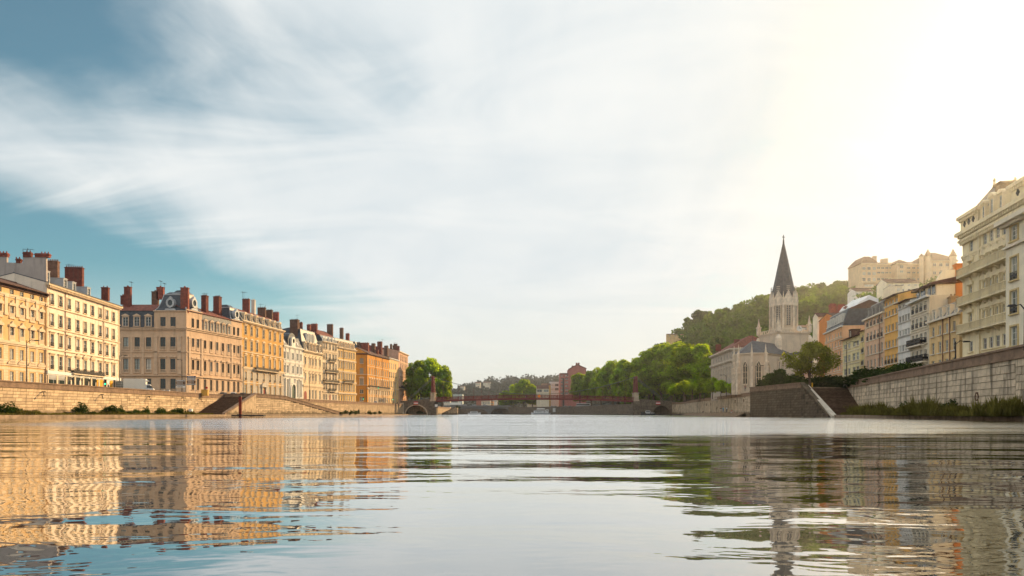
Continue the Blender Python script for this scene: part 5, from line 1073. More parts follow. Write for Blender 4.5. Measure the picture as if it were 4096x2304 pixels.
for i, (px, Y, yt) in enumerate(row):
    p = P(px, Y); H = Z(yt, Y)-6.5; sc = H/26.5; tree(PL[i % 3], p.x, p.y, 6.3, order[i], 'plane trees along the right quay', sc*1.08 if i != 99 else sc, i*1.7, sz=sc)
for i, (px, Y, yt, lab) in enumerate([(1672, 418, 1440, 'large plane tree beside the pink end house, left half of the clump by the bridge'), (1722, 425, 1428, 'tall plane tree right behind the left bridge tower'), (1768, 430, 1455, 'plane tree leaning over the water right of the left bridge tower'), (1645, 440, 1475, 'lower plane tree half hidden behind the pink end house')]):
    p = P(px, Y); sc = (Z(yt, Y)-5.7)/26.5; tree(PL[i % 3], p.x, p.y, 5.4, lab, 'plane trees at the left bridge end', sc*.95, i*2.1+.5, sz=sc)
for i, (px, Y, yt, lab) in enumerate([(2020, 680, 1560, 'round green tree at the left of the far clump behind the deck'), (2062, 690, 1535, 'green tree in the middle of the far clump behind the deck'), (2095, 670, 1516, 'highest tree of the far clump behind the middle of the deck'), (2130, 680, 1540, 'green tree at the right of the far clump, beside the low brown roof')]):
    p = P(px, Y); sc = (Z(yt, Y)-5.9)/26.5; tree(PL[(i+1) % 3], p.x, p.y, 5.7, lab, 'trees behind the middle of the bridge', sc*1.25, i*1.1, sz=sc)
SM = [tree_meshes(31+k, 3.6, 5.6, 2.6, 16, 150, .22, L_plane, .16, .42) for k in range(2)]
for i, (px, Y, yt, lab) in enumerate([(2735, 262, 1521, 'small round street tree nearest the bridge, below the big plane trees'), (2770, 255, 1530, 'small street tree second from the bridge'), (2815, 248, 1512, 'small bright street tree in front of the stone hall'), (2850, 240, 1508, 'small street tree with a yellowish top beside the lamp post'), (2885, 235, 1518, 'small street tree between the stone hall and the church apse'), (2925, 228, 1530, 'low dark tree at the foot of the church apse'), (2698, 275, 1530, 'small dark tree above the right bridge abutment')]):
    p = P(px, Y); sc = (Z(yt, Y)-6.3)/8.2; tree(SM[i % 2], p.x, p.y, 6.2, lab, 'small street trees before the church', sc, i*1.3, name='street_tree')
# leaning tree at the stair head
BT = tree_meshes(51, 5.9, 7.0, 2.9, 30, 85, .25, L_olive, .24, .25)
p = P(3240, 146); tree(BT, p.x, p.y, 6.2, 'big sunlit green tree at the top of the river stairs beside the church', None, (Z(1372, 146)-6.2)/9.8, .6, name='stair_tree')
DK = [tree_meshes(61+k, 3.2, 5.0, .3, 18, 150, .24, L_dark, .15, .42) for k in range(2)]
for i, (px, Y, yt, lab) in enumerate([(3095, 172, 1488, 'dark bushy tree left of the big tree in front of the church'), (3138, 165, 1472, 'dark evergreen just left of the trunk of the big tree'), (3062, 185, 1515, 'low dark shrub tree in front of the church side chapel'), (3180, 175, 1492, 'dark shrub tree behind the big tree')]):
    p = P(px, Y); sc = (Z(yt, Y)-6.3)/5.3; tree(DK[i % 2], p.x, p.y, 6.2, lab, 'dark trees before the church', sc, i, name='evergreen_tree')
# hill wood: two crown shapes repeated over the slope, joined into one mass
def forest(name, pts, scs, R, per, leaf, m, seed, nb=7):
    rs = np.random.RandomState(seed); base = []
    for k in range(5):
        bl = blobset(seed*10+k, R, R*1.9, nb, 0, big=.52); pp, nn = crown_pts(seed+k, bl, per, shell=.2, flat=.9); base.append((pp, nn))
    out = []
    for i, (p, s) in enumerate(zip(pts, scs)):
        pp, nn = base[i % 5]; a = rs.rand()*6.28; c_, s_ = math.cos(a), math.sin(a); q = pp.copy(); q[:, 0], q[:, 1] = pp[:, 0]*c_-pp[:, 1]*s_, pp[:, 0]*s_+pp[:, 1]*c_
        q2 = nn.copy(); q2[:, 0], q2[:, 1] = nn[:, 0]*c_-nn[:, 1]*s_, nn[:, 0]*s_+nn[:, 1]*c_
        keep = q2[:, 1] < .55; q, q2 = q[keep], q2[keep]
        out.append(cards(q*s+np.array(p), q2, leaf*s, rs))
    return tag(put(name, cardmesh(name, np.vstack(out), m)), kind='stuff')
rs = random.Random(9); pts, scs = [], []
while len(pts) < 1050:
    px, t = rs.uniform(2500, 4250), rs.random()**.8
    q = hill_pt(px, t); w_ = q.y/400
    if px > 3350 and t > .86: continue
    if rs.random() > .5+.5*(q.y/600): continue
    scs.append(rs.choice((.6, .8, 1.0, 1.25, 1.6)) if t < .82 else rs.uniform(.5, .75)); pts.append((q.x, q.y, q.z-1.5+rs.uniform(-1, 2.5)))
for _ in range(170):
    px, t = rs.uniform(2530, 2860), rs.uniform(.45, 1.02); q = hill_pt(px, t); pts.append((q.x, q.y, q.z-.5)); scs.append(rs.uniform(.7, 1.15))
forest('wooded_slope', pts, scs, 6.0, 2.6*3, .95, L_hill, 4)
pts, scs = [], []
while len(pts) < 900:
    px, t = rs.uniform(1500, 2700), rs.random(); q = far_pt(px, t); pts.append((q.x, q.y, q.z-2)); scs.append(rs.uniform(.8, 1.5))
forest('far_wooded_hill', pts, scs, 11, .45, 3.0, L_far, 6, 4)
HT = [tree_meshes(71+k, 5.5, 9, 1.5, 18, 22, .7, L_hill, .3, .42) for k in range(3)]
ht = [(2625, 1392, .8), (2652, 1368, .9), (2690, 1345, 1.1), (2760, 1262, 1.3), (2790, 1235, 1.3), (2826, 1238, 1.2), (2862, 1245, .9), (2905, 1226, .9), (2960, 1222, 1.0), (3010, 1205, 1.1), (3040, 1195, 1.0), (3082, 1180, .9), (3190, 1145, 1.3), (3215, 1140, 1.3), (3280, 1124, 1.1), (3320, 1130, 1.1), (3355, 1118, 1.2), (3395, 1112, 1.4), (3425, 1118, 1.3)]
pos = ['lowest at the left end of the hill skyline', 'second from the left end of the hill skyline', 'third from the left end, beside the old wall', 'left tree of the tall group on the hill spur', 'tallest tree of the group on the hill spur', 'right tree of the tall group on the hill spur', 'small, right of the spur group', 'midway between the spur group and the spire', 'on the skyline left of the spire', 'paler, close to the left of the spire', 'second left of the spire', 'touching the left side of the spire', 'touching the right side of the spire', 'second right of the spire', 'third right of the spire', 'in the dip right of the spire', 'pointed, between spire and castle', 'dark, left of the castle', 'dark, against the left corner of the castle']
for i, (px, yt, s) in enumerate(ht):
    Y = ridgeY(px)-6; p = P(px, Y); zt_ = Z(yt, Y); H = 11.5*s; tree(HT[i % 3], p.x, p.y, zt_-H, 'tree on the hill skyline, '+pos[i], 'trees on the hill skyline', s*(1.1 if i % 2 else .95), i*.9, name='hill_tree', sz=s)
# castle on the hill top
cas = plaster('castle_stone', (.66, .50, .32)); ctr = mat('castle_trim', (.76, .60, .40), var=.1); crf = mat('castle_roof', (.17, .10, .06), rough=.8, var=.25)
X8, Yz8 = (lambda v: 3380+v*.2208), (lambda v: 980+v*.2208)
Yc = 455; A = P(X8(235), Yc); r = root('hilltop_castle', (A.x, A.y, 70), 'long brown stone castle with corner turrets and hipped roofs on top of the hill', 'castle')
def cw(x0, x1, y_, ytop, depth=20, rowsz=(), cols=3, ww=2.2, name=None, bands=(455, 550, 665)):
    a, b = P(X8(x0), y_), P(X8(x1), y_); w = Wing(r, a, b, 66, Z(Yz8(ytop), y_), cas, ctr, depth)
    w.facade([X8(x0+(x1-x0)*(i+.5)/cols) for i in range(cols)], [(Yz8(t), Yz8(b_)) for t, b_ in rowsz], X8(x0), 'plain', ww=ww)
    for v in bands: w.band(Z(Yz8(v), y_), Z(Yz8(v)-1.2, y_), .4)
    w.band(w.zt-.6, w.zt, .7, 'cornice'); return w
def hip(w, ytop, ins=.32, dep=None):
    zt_ = Z(Yz8(ytop), w.A.y); D = dep or w.depth; L = w.L; i = min(L, D)*ins; h = zt_-w.zt
    mb = MB(); f = lambda t: [(i*t-.8*(1-t), i*t-.8*(1-t), w.zt+h*t**.8), (L-i*t+.8*(1-t), i*t-.8*(1-t), w.zt+h*t**.8), (L-i*t+.8*(1-t), D-i*t, w.zt+h*t**.8), (i*t-.8*(1-t), D-i*t, w.zt+h*t**.8)]
    for a, b in ((0, .3), (.3, .6), (.6, 1)): mb.prism(f(a), f(b))
    w.add(mb, 'hipped_roof', crf)
w = cw(300, 575, Yc, 335, 18, ((395, 450), (490, 545), (595, 655)), 3); hip(w, 190)
w = cw(575, 945, Yc+3, 345, 14, ((400, 430), (485, 515), (600, 640)), 5); w.roof(Z(Yz8(285), Yc+3)-w.zt, crf, over=.6)
w = cw(945, 1110, Yc-4, 330, 12, ((365, 420), (460, 500)), 1); hip(w, 250, .45)
w = cw(1110, 1480, Yc+3, 345, 14, ((400, 430), (485, 515), (600, 640)), 4); w.roof(Z(Yz8(275), Yc+3)-w.zt, crf, over=.6)
w = cw(1450, 2025, Yc-3, 285, 26, ((330, 385), (480, 530)), 5); hip(w, 85, .42)
for v, t in ((1500, 100), (1385, 180), (1955, 95)):
    p = P(X8(v), Yc-4); zt_ = Z(Yz8(t), Yc); zb_ = Z(Yz8(235), Yc); mb = MB(); mb.ngon(p.x-A.x, p.y-A.y, 0, zb_-70, 2.0 if v > 1400 else 1.4, 2.0 if v > 1400 else 1.4, 10); o = mb.build('turret', cas, r); mb = MB(); mb.ngon(p.x-A.x, p.y-A.y, zb_-70+.01, zt_-70, 2.5 if v > 1400 else 1.8, .1, 10); mb.build('turret_roof', crf, o)
for v, t in ((530, 205), (680, 258), (735, 248)): p = P(X8(v), Yc+8); mb = MB(); mb.box(p.x-A.x-1.2, p.x-A.x+1.2, 7, 9, 30, Z(Yz8(t), Yc+8)-70); mb.build('chimney', cas, r)
w = cw(330, 745, Yc-8, 670, 10, ((715, 755),), 2, 6, bands=()); 
# white houses and walls on the slope below the castle
def hh(px0, px1, Y, yt, yb, label, m=whitep, cols=3, rise=2.0, dep=9, rows=None, nm='hillside_house'):
    A = P(px0, Y); zb_ = Z(yb, Y); r_ = root(nm, (A.x, A.y, zb_), label, 'building', 'houses on the castle slope'); w = Wing(r_, A, P(px1, Y), zb_-6, Z(yt, Y), m, ttrim, dep); w.facade(cols, rows or [(yt+(yb-yt)*.25, yt+(yb-yt)*.6)], px0, 'plain', ww=1.3); w.roof(rise, tile2, over=.5); return w
hh(3421, 3492, 390, 1165, 1198, 'small white gabled villa among trees below the castle left end', cols=4)
hh(3546, 3676, 330, 1131, 1180, 'wide cream villa with a low roof directly below the castle', ivory, 5, 2.5, rows=[(1132+6, 1142), (1155, 1166)])
hh(3578, 3610, 300, 1143, 1180, 'small tan tower house in front of the wide cream villa', beige, 1, .6)
hh(3170, 3238, 330, 1310, 1330, 'pale low villa on the slope just right of the church tower', whitep, 3, 1.6)
A = P(3360, 420); w = hh(3405, 3560, 425, 1155, 1172, 'long grey garden terrace wall on the slope below the castle', beige, 6, .5, 3, rows=[(1160, 1163)], nm='terrace_wall')
w = hh(2668, 2735, 640, 1338, 1352, 'broken old stone rampart on the lower left skyline of the hill', sand, 3, .6, 4, rows=[(1342, 1345)], nm='old_rampart')
# ------------------------------------------------------------------ red suspension footbridge
YB = 400.0; bx = lambda px: (px-HX)/F*YB
XL, XR = bx(1733), bx(2542); r = root('footbridge', (0, YB, 0), 'dark red suspension footbridge with lattice railings crossing the river', 'bridge')
def dz(x): t = (x-(XL+XR)/2)/((XR-XL)/2); return Z(1594, YB)-(Z(1594, YB)-Z(1604, YB))*t*t
x0, x1 = XL+1.5, XR-1.3; nb = 26; bl = (x1-x0)/nb
lat = MB(); H = 2.0
for i in range(8):
    a = i*bl/8; 
    for s_ in (1, -1):
        xa, xb = (a, a+bl/4) if s_ > 0 else (a+bl/4, a)
        lat.tube([(min(xa, bl), 0, .12), (min(xb, bl), 0, H-.05)], .05, 4)
lat.box(0, bl, -.09, .09, H-.1, H+.06); lat.box(0, bl, -.07, .07, .02, .14)
latm = lat.mesh('lattice_panel', redsteel); pst = MB().box(-.12, .12, -.12, .12, -.45, H+.12).mesh('railing_post', redsteel)
sg = MB(); sg.box(0, bl+.02, -1.7, 1.7, -.18, 0); sg.box(0, bl+.02, -1.95, -1.72, -.75, .04); sg.box(0, bl+.02, 1.72, 1.95, -.75, .04); sg.box(.1, .3, -1.7, 1.7, -.6, -.182); sgm = sg.mesh('deck_segment', redsteel)
for i in range(nb):
    xa, xb = x0+i*bl, x0+(i+1)*bl; za, zb_ = dz(xa), dz(xb); an = -math.atan2(zb_-za, bl)
    for me, y in ((sgm, 0), (latm, -1.85), (latm, 1.85)):
        o = put(me.name.split('.')[0], me, r, (xa, y, za)); o.rotation_euler = (0, an, 0)
    for y in (-1.85, 1.85): put('railing_post', pst, r, (xa, y, za))
zt_ = Z(1506, YB); zp = Z(1571, YB); zmid = dz((x0+x1)/2)+H+.5
for X, s_ in ((XL, 1), (XR, -1)):
    mb = MB(); mb.box(X-2.2, X+2.4, -4.2, 4.2, -2, Z(1632, YB)); mb.box(X-2.5, X+2.7, -4.4, 4.4, Z(1632, YB)+.003, Z(1630, YB)); mb.box(X-1.8, X+2.0, -3.9, 3.9, Z(1630, YB)+.003, Z(1605, YB)); mb.build('pier', qdark, r)
    for y in (-2.9, 2.9):
        mb = MB(); zq = Z(1605, YB); mb.box(X-1.5, X+1.5, y-1, y+1, zq+.003, zq+.9); mb.box(X-1.2, X+1.2, y-.8, y+.8, zq+.903, zp-.5); mb.box(X-1.5, X+1.5, y-1.05, y+1.05, zp-.497, zp); mb.build('pedestal', stone, r)
        mb = MB()
        for sx in (-1, 1):
            for sy in (-1, 1): mb.tube([(X+sx*.85, y+sy*.5, zp), (X+sx*.4, y+sy*.3, zt_-.6)], .16, 5)
        n = 9
        for i in range(n):
            t0, t1 = i/n, (i+1)/n; w0, w1 = .85-.45*t0, .85-.45*t1; za, zb_ = zp+(zt_-.6-zp)*t0, zp+(zt_-.6-zp)*t1
            for sy in (-.5, .5): mb.tube([(X-w0, y+sy*(1-.4*t0), za), (X+w1, y+sy*(1-.4*t1), zb_)], .09, 4); mb.tube([(X+w0, y+sy*(1-.4*t0), za), (X-w1, y+sy*(1-.4*t1), zb_)], .09, 4)
        mb.box(X-.6, X+.6, y-.35, y+.35, zp, zt_-.7); mb.box(X-.9, X+.9, y-.6, y+.6, zt_-.6, zt_-.25); mb.ngon(X, y, zt_-.247, zt_+.15, .6, .3, 8); mb.build('tower', redsteel, r)
        pts = []
        for i in range(15):
            t = i/14; x = X+(((XL+XR)/2)-X)*t; pts.append((x, y*.66 if t else y, zmid+(zt_-.2-zmid)*(1-t)**2))
        MB().tube(pts, .11, 5).build('main_cable', mat('green_grey_cable', (.14, .17, .13), rough=.5), r)
        xe = bx(1640) if s_ > 0 else bx(2655); ze = Z(1596 if s_ > 0 else 1605, YB)
        for k, dy in enumerate((0, .8)): MB().tube([(X, y+dy*.3, zt_-.2-.8*k), (xe-s_*k*1.3, y+dy*.3, ze)], .10, 5).build('backstay_cable', MATS['green_grey_cable'], r)
    mb = MB(); mb.box(X-.5, X+.5, -2.9, 2.9, zt_-1.3, zt_-.8); mb.build('tower_crossbeam', redsteel, r)
hm = MB().box(-.03, .03, -.03, .03, 0, 1).mesh('hanger', redsteel)
for i in range(1, nb):
    x = x0+i*bl; t = abs(x-(XL+XR)/2)/((XR-XL)/2); zc_ = zmid+(zt_-.2-zmid)*t*t
    for y in (-1.85, 1.85): put('hanger', hm, r, (x, y, dz(x)+H), scale=(1, 1, max(.2, zc_-dz(x)-H)))
def arch_wall(name, xa, xb, cx, hw, apex, ztopf, y0, y1, m, label, lip):
    r = root(name, (xa, y0, 0), label, 'bridge abutment'); mb = MB(); n = 48
    for i in range(n):
        a, b = xa+(xb-xa)*i/n, xa+(xb-xa)*(i+1)/n
        f = lambda x: apex*math.sqrt(max(0, 1-((x-cx)/hw)**2)) if abs(x-cx) < hw else -2
        za, zb_ = max(f(a), -2), max(f(b), -2)
        mb.prism([(a-xa, 0, za), (b-xa, 0, zb_), (b-xa, y1-y0, zb_), (a-xa, y1-y0, za)], [(a-xa, 0, ztopf(a)), (b-xa, 0, ztopf(b)), (b-xa, y1-y0, ztopf(b)), (a-xa, y1-y0, ztopf(a))])
    mb.build('spandrel_wall', m, r); k = 14
    vm = MB().box(-.5, .5, -.12, .1, -.5, .5).mesh('arch_stone', stone if lip else qdark)
    for i in range(k):
        t = PI*(i+.5)/k; o = put('arch_stone', vm, r, (cx-xa+math.cos(t)*(hw+.35), 0, math.sin(t)*(apex+.35))); o.rotation_euler = (0, -t+PI/2, 0); o.scale = (hw*PI/k*.93, 1, .7)
    mb = MB()
    for y in (-.1, y1-y0-.3): mb.prism([(0, y, ztopf(xa)+.003), (xb-xa, y, ztopf(xb)+.003), (xb-xa, y+.4, ztopf(xb)+.003), (0, y+.4, ztopf(xa)+.003)], [(0, y, ztopf(xa)+1.1), (xb-xa, y, ztopf(xb)+1.1), (xb-xa, y+.4, ztopf(xb)+1.1), (0, y+.4, ztopf(xa)+1.1)])
    mb.build('parapet', qdark, r); return r
la, lb = bx(1606), XL-1.9
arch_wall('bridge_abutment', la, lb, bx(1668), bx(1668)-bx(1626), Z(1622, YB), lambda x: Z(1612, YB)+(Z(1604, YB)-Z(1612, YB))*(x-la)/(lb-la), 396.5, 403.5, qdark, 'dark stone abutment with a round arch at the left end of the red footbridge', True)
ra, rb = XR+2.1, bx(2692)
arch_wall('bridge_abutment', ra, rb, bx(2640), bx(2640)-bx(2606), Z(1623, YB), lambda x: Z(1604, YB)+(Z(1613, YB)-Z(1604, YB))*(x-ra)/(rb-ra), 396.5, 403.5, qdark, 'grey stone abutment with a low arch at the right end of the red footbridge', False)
mb = MB(); mb.prism([(0, 0, -1), (4.2, 0, -1), (4.2, 8, -1), (0, 8, -1)], [(2.4, 0, Z(1612, YB)), (4.2, 0, Z(1612, YB)), (4.2, 8, Z(1612, YB)), (2.4, 8, Z(1612, YB))]); r2 = root('sloping_buttress', (bx(1592), 394, 0), 'sloping stone buttress at the left foot of the footbridge abutment', 'buttress'); mb.build('buttress_body', stone, r2)
quay_wall('quay_wall', [(-63, 404), (-50, 405.5)], -.2, 6.0, 'sunlit wall seen through the left bridge arch', 1, qstone, qcap, built=30)
red = mat('sign_red', (.55, .02, .02), rough=.4); swhite = mat('sign_white', (.8, .8, .78), rough=.4); orangep = mat('sign_orange', (.95, .22, .01), rough=.4)
for px, lab in ((1667, 'red and white striped navigation board on the left bridge arch'), (2627, 'red and white striped navigation board on the right bridge arch')):
    x = bx(px); z = Z(1613, YB); r2 = root('navigation_sign', (x, 396.2, z), lab, 'sign', 'navigation boards')
    for a, b, m in ((-.85, -.3, red), (-.297, .25, swhite), (.253, .85, red)): MB().box(-1.3, 1.3, -.08, .06, a, b).build('sign_stripe', m, r2)
    MB().box(-1.35, 1.35, .063, .12, -.9, .9).build('sign_back', iron, r2)
x = bx(2156); z = Z(1584.5, YB); r2 = root('diamond_sign', (x, YB-2.1, z), 'orange diamond board hung on the middle of the red footbridge', 'sign'); MB().extr([(-1.05, 0), (0, -1.1), (1.05, 0), (0, 1.1)], -.08, .02).build('sign_plate', orangep, r2); MB().box(-.05, .05, .03, .14, -1.2, 1.2).build('sign_bracket', iron, r2)
x = bx(1748); r2 = root('notice_board', (x, 396, Z(1628, YB)), 'white notice panel on the river side of the left bridge pier', 'sign'); MB().box(-.8, .8, -.06, .06, 0, 1.5).build('sign_plate', swhite, r2); MB().box(-1.0, 1.0, .065, .15, -.4, 3.0).build('sign_frame', iron, r2)
# ------------------------------------------------------------------ far road bridge, far town
Yr_ = 640; fb = lambda px: (px-HX)/F*Yr_; r = root('road_bridge', (fb(1800), Yr_, 0), 'low grey concrete road bridge far behind the left end of the red footbridge', 'bridge'); conc = mat('grey_concrete', (.16, .155, .15), var=.1); xo = fb(1800)
mb = MB(); mb.box(-14, fb(2040)-xo, 0, 14, Z(1628, Yr_), Z(1623, Yr_)); mb.box(-14, fb(2040)-xo, -.4, 0, Z(1628, Yr_)-.1, Z(1621.5, Yr_)); mb.build('deck', conc, r)
mb = MB(); n = 30; xa, xb = fb(1815)-xo, fb(1950)-xo
for (xa, xb) in ((fb(1815)-xo, fb(1952)-xo), (fb(1962)-xo, fb(2040)-xo)):
    for i in range(n):
        a, b = xa+(xb-xa)*i/n, xa+(xb-xa)*(i+1)/n; f = lambda x: Z(1652, Yr_)+(Z(1634, Yr_)-Z(1652, Yr_))*(1-((x-(xa+xb)/2)/((xb-xa)/2))**4)
        mb.prism([(a, .3, f(a)), (b, .3, f(b)), (b, 13.5, f(b)), (a, 13.5, f(a))], [(a, .3, Z(1628, Yr_)-.11), (b, .3, Z(1628, Yr_)-.11), (b, 13.5, Z(1628, Yr_)-.11), (a, 13.5, Z(1628, Yr_)-.11)])
mb.build('arch', conc, r); mb = MB(); mb.box(fb(1952)-xo, fb(1962)-xo, -.5, 14.5, -2, Z(1628, Yr_)-.12); mb.build('pier', conc, r)
rm = MB(); rm.tube([(-14, -.2, Z(1619.5, Yr_)), (fb(2040)-xo, -.2, Z(1619.5, Yr_))], .06, 4)
for i in range(34): x = -14+(fb(2040)-xo+14)*i/33; rm.box(x-.05, x+.05, -.25, -.15, Z(1621.5, Yr_), Z(1619.5, Yr_))
rm.build('railing', iron, r)
cream2 = MATS['cream_plaster']
block(2147, 2196, 655, 1555, beige, 'small tan house with a brown hipped roof right of the far trees', 14, m=tile2, rise=3.5, cols=[2158, 2185], rows=[(1558, 1568)], ww=4.5, nm='riverbank_house', zb=5.9)
block(2168, 2203, 690, 1541, yellow, 'yellow orange house with a gable behind the tan house', 14, m=tile2, rise=2, cols=[2190], rows=[(1545, 1550), (1560, 1566)], ww=2, nm='riverbank_house', zb=5.9)
block(2200, 2241, 720, 1527, mat('pale_grey_concrete', (.52, .55, .55), var=.08), 'pale grey modern block left of the pink block', 14, rise=0, cols=[2213, 2227], rows=[(1535, 1545), (1552, 1562)], ww=4, nm='modern_block', zb=5.9)
w = block(2240, 2273, 690, 1497, plaster('brick_pink_plaster', (.45, .17, .14)), 'lower pink brown block with a dark stairwell strip', 16, m=tile2, rise=1.5, cols=[2247, 2264, 2270], rows=[(1500, 1505), (1512, 1518), (1526, 1532), (1541, 1547), (1556, 1562), (1571, 1577)], ww=1.6, nm='apartment_block', zb=5.9)
w.add(MB().box(w.u(2250), w.u(2257), -.4, .1, 8, w.zt-4), 'stairwell_strip', greyd)
w = block(2273.5, 2345, 690, 1478, MATS['brick_pink_plaster'], 'tall plain pink gable block beside the riverside plane trees', 16, m=tile2, rise=0, nm='apartment_block', zb=5.9)
mb = MB(); L = w.L; mb.extr([(0, w.zt), (L, w.zt), (L, w.zt+1), (L*.5, w.zt+5)], 0, 15.9); w.add(mb, 'gable', w.wm); mb = MB(); mb.tube([(-.4, -.3, w.zt+.1), (L*.5, -.3, w.zt+5.2), (L+.4, -.3, w.zt+1.1)], .3, 4); w.add(mb, 'roof_edge', tile2)
for k in (.25, .48, .6): w.add(MB().box(L*k-.8, L*k+.8, 3, 5, w.zt+1, w.zt+(7.2 if k > .3 else 4.2)), 'chimney', brick)
for i, (a, b, Y, yt, m, lab, cols) in enumerate([(1775, 1800, 760, 1602, cream2, 'cream house just right of the left bridge pier', 3), (1800, 1832, 800, 1600, conc, 'flat roofed grey building behind the bridge truck', 4), (1905, 1925, 820, 1588, mat('far_brick', (.34, .12, .08)), 'far brick red house under the footbridge deck', 2), (1925, 1962, 790, 1605, cream2, 'far long cream house under the footbridge deck', 6), (1962, 1974, 800, 1607, orange, 'far small orange house beside the long cream house', 2), (1968, 1988, 840, 1598, whitep, 'far white house left of the dark trees', 3), (2110, 2160, 720, 1590, beige, 'dim stone house behind the moored white boat', 5)]):
    block(a, b, Y, yt, m, lab, 12, rise=1.5, cols=[a+(b-a)*(k+.5)/cols for k in range(cols)], rows=[(yt+4, yt+10)], ww=1.3, nm='distant_house', zb=5.9, grp='distant houses below the deck')
for px, Y, yt, s_, lab in ((1912, 1690, 1532, 40, 'pale villa on the far hill, left'), (1948, 1650, 1531, 60, 'pale long villa cut into the far hill'), (1850, 1700, 1547, 34, 'small pink villa on the far hill skyline')):
    block(px-s_/4, px+s_/4, Y, yt, beige, lab, 20, rise=3, nm='hilltop_villa', zb=60, cols=[px-s_*.12, px+s_*.12], rows=[(yt+3, yt+6)], ww=4)
w = block(1812, 1850, 900, 1577, mat('station_roof', (.45, .50, .46)), 'long greenish glass roofed shed far behind the bridge railing', 20, rise=0, nm='glass_shed')

# ------------------------------------------------------------------ vehicles
tyre = mat('black_tyre', (.02, .02, .02), rough=.9)
def wheelset(par, xs, ys, rad, w_=.22):
    wm = MB(); wm.prism([(rad*math.cos(2*PI*i/12), -w_/2, rad*math.sin(2*PI*i/12)) for i in range(12)], [(rad*math.cos(2*PI*i/12), w_/2, rad*math.sin(2*PI*i/12)) for i in range(12)]); me = wm.mesh('wheel', tyre)
    rmsh = MB().prism([(rad*.55*math.cos(2*PI*i/8), -w_/2-.01, rad*.55*math.sin(2*PI*i/8)) for i in range(8)], [(rad*.55*math.cos(2*PI*i/8), w_/2+.01, rad*.55*math.sin(2*PI*i/8)) for i in range(8)]).mesh('rim', zinc)
    for x in xs:
        for y in ys: o = put('wheel', me, par, (x, y, rad)); put('rim', rmsh, o)
def car_parts(paint):
    d = {}
    b = MB(); b.prism([(-2.1, -.82, .3), (2.1, -.82, .3), (2.1, .82, .3), (-2.1, .82, .3)], [(-2.05, -.86, .62), (2.1, -.86, .62), (2.1, .86, .62), (-2.05, .86, .62)]); b.prism([(-2.05, -.86, .621), (2.1, -.86, .621), (2.1, .86, .621), (-2.05, .86, .621)], [(-2.0, -.78, .92), (1.0, -.8, .98), (1.0, .8, .98), (-2.0, .78, .92)])
    b.prism([(1.0, -.8, .62), (2.1, -.84, .62), (2.1, .84, .62), (1.0, .8, .62)], [(1.0, -.79, .97), (2.0, -.72, .78), (2.0, .72, .78), (1.0, .79, .97)]); b.prism([(-1.5, -.6, 1.38), (.3, -.6, 1.40), (.3, .6, 1.40), (-1.5, .6, 1.38)], [(-1.4, -.55, 1.47), (.2, -.55, 1.49), (.2, .55, 1.49), (-1.4, .55, 1.47)])
    for x0_, x1_ in ((-1.95, -1.5), (1.0, .3), (-.5, -.42)):
        for s_ in (-1, 1): b.tube([(x0_, s_*.74, .94), (x1_, s_*.58, 1.42)], .05, 4)
    d['body'] = b.mesh('body', paint)
    g = MB(); g.prism([(-1.93, -.72, .93), (1.0, -.72, .97), (1.0, .72, .97), (-1.93, .72, .93)], [(-1.5, -.57, 1.378), (.3, -.57, 1.398), (.3, .57, 1.398), (-1.5, .57, 1.378)]); d['glazing'] = g.mesh('glazing', glass)
    return d
lamp_r = mat('tail_lamp_red', (.5, .01, .01), rough=.3); lamp_w = mat('headlight_glass', (.7, .7, .65), rough=.2)
CARS = {}
def car(x, y, z, rz, paint, label, group, sc=1.0):
    if paint.name not in CARS: CARS[paint.name] = car_parts(paint)
    r = root('parked_car', (x, y, z), label, 'car', group, rz); r.scale = (sc, sc, sc)
    for k, me in CARS[paint.name].items(): put(k, me, r)
    wheelset(r, (-1.35, 1.35), (-.78, .78), .32)
    for s_ in (-.62, .62): MB().box(-2.12, -2.02, s_-.16, s_+.16, .66, .86).build('tail_lamp', lamp_r, r); MB().box(1.98, 2.11, s_-.16, s_+.16, .55, .70).build('headlight', lamp_w, r)
    return r
cwhite = mat('white_car_paint', (.75, .75, .74), rough=.3, var=.02, spec=.6); cdark = mat('dark_car_paint', (.03, .035, .045), rough=.3, var=.02, spec=.6); csil = mat('silver_car_paint', (.45, .46, .48), rough=.3, var=.02, spec=.6)
p = P(937, 206); car(p.x, p.y, STREET+.02, 1.75, cwhite, 'white hatchback parked at the head of the left river stairs', 'cars on the left quay')
p = P(897, 207); car(p.x, p.y, STREET+.02, 1.6, cdark, 'dark car parked left of the white hatchback above the stairs', 'cars on the left quay')
p = P(975, 209); car(p.x, p.y, STREET+.02, 1.7, cdark, 'dark car parked right of the white hatchback above the stairs', 'cars on the left quay')
p = P(352, 158); car(p.x, p.y, STREET+.05, 1.6, csil, 'silver grey car whose roof shows over the parapet by the shops', 'cars on the left quay')
p = P(1504, 352); car(p.x, p.y, STREET+.02, 1.6, cwhite, 'white car roof showing over the parapet before the orange house', 'cars on the left quay')
for i, (px, Y, m, lab) in enumerate([(2200, 612, cwhite, 'white car at the left end of the far row above the boat'), (2213, 610, csil, 'silver car second in the far row above the boat'), (2252, 596, cwhite, 'white car in the middle of the far quay row'), (2270, 592, csil, 'silver car right of the middle of the far quay row'), (2300, 586, cwhite, 'white car nearest the pale coach under the plane trees'), (2362, 560, csil, 'light car just right of the pale coach'), (2376, 556, cdark, 'dark car at the right end of the far quay row'), (2455, 515, csil, 'pale car half hidden by the far wall near the bridge')]):
    p = P(px, Y); k = (px-HX)/F; car(p.x+1.5, p.y, 6.3, 2.6, m, lab, 'cars on the far quay')
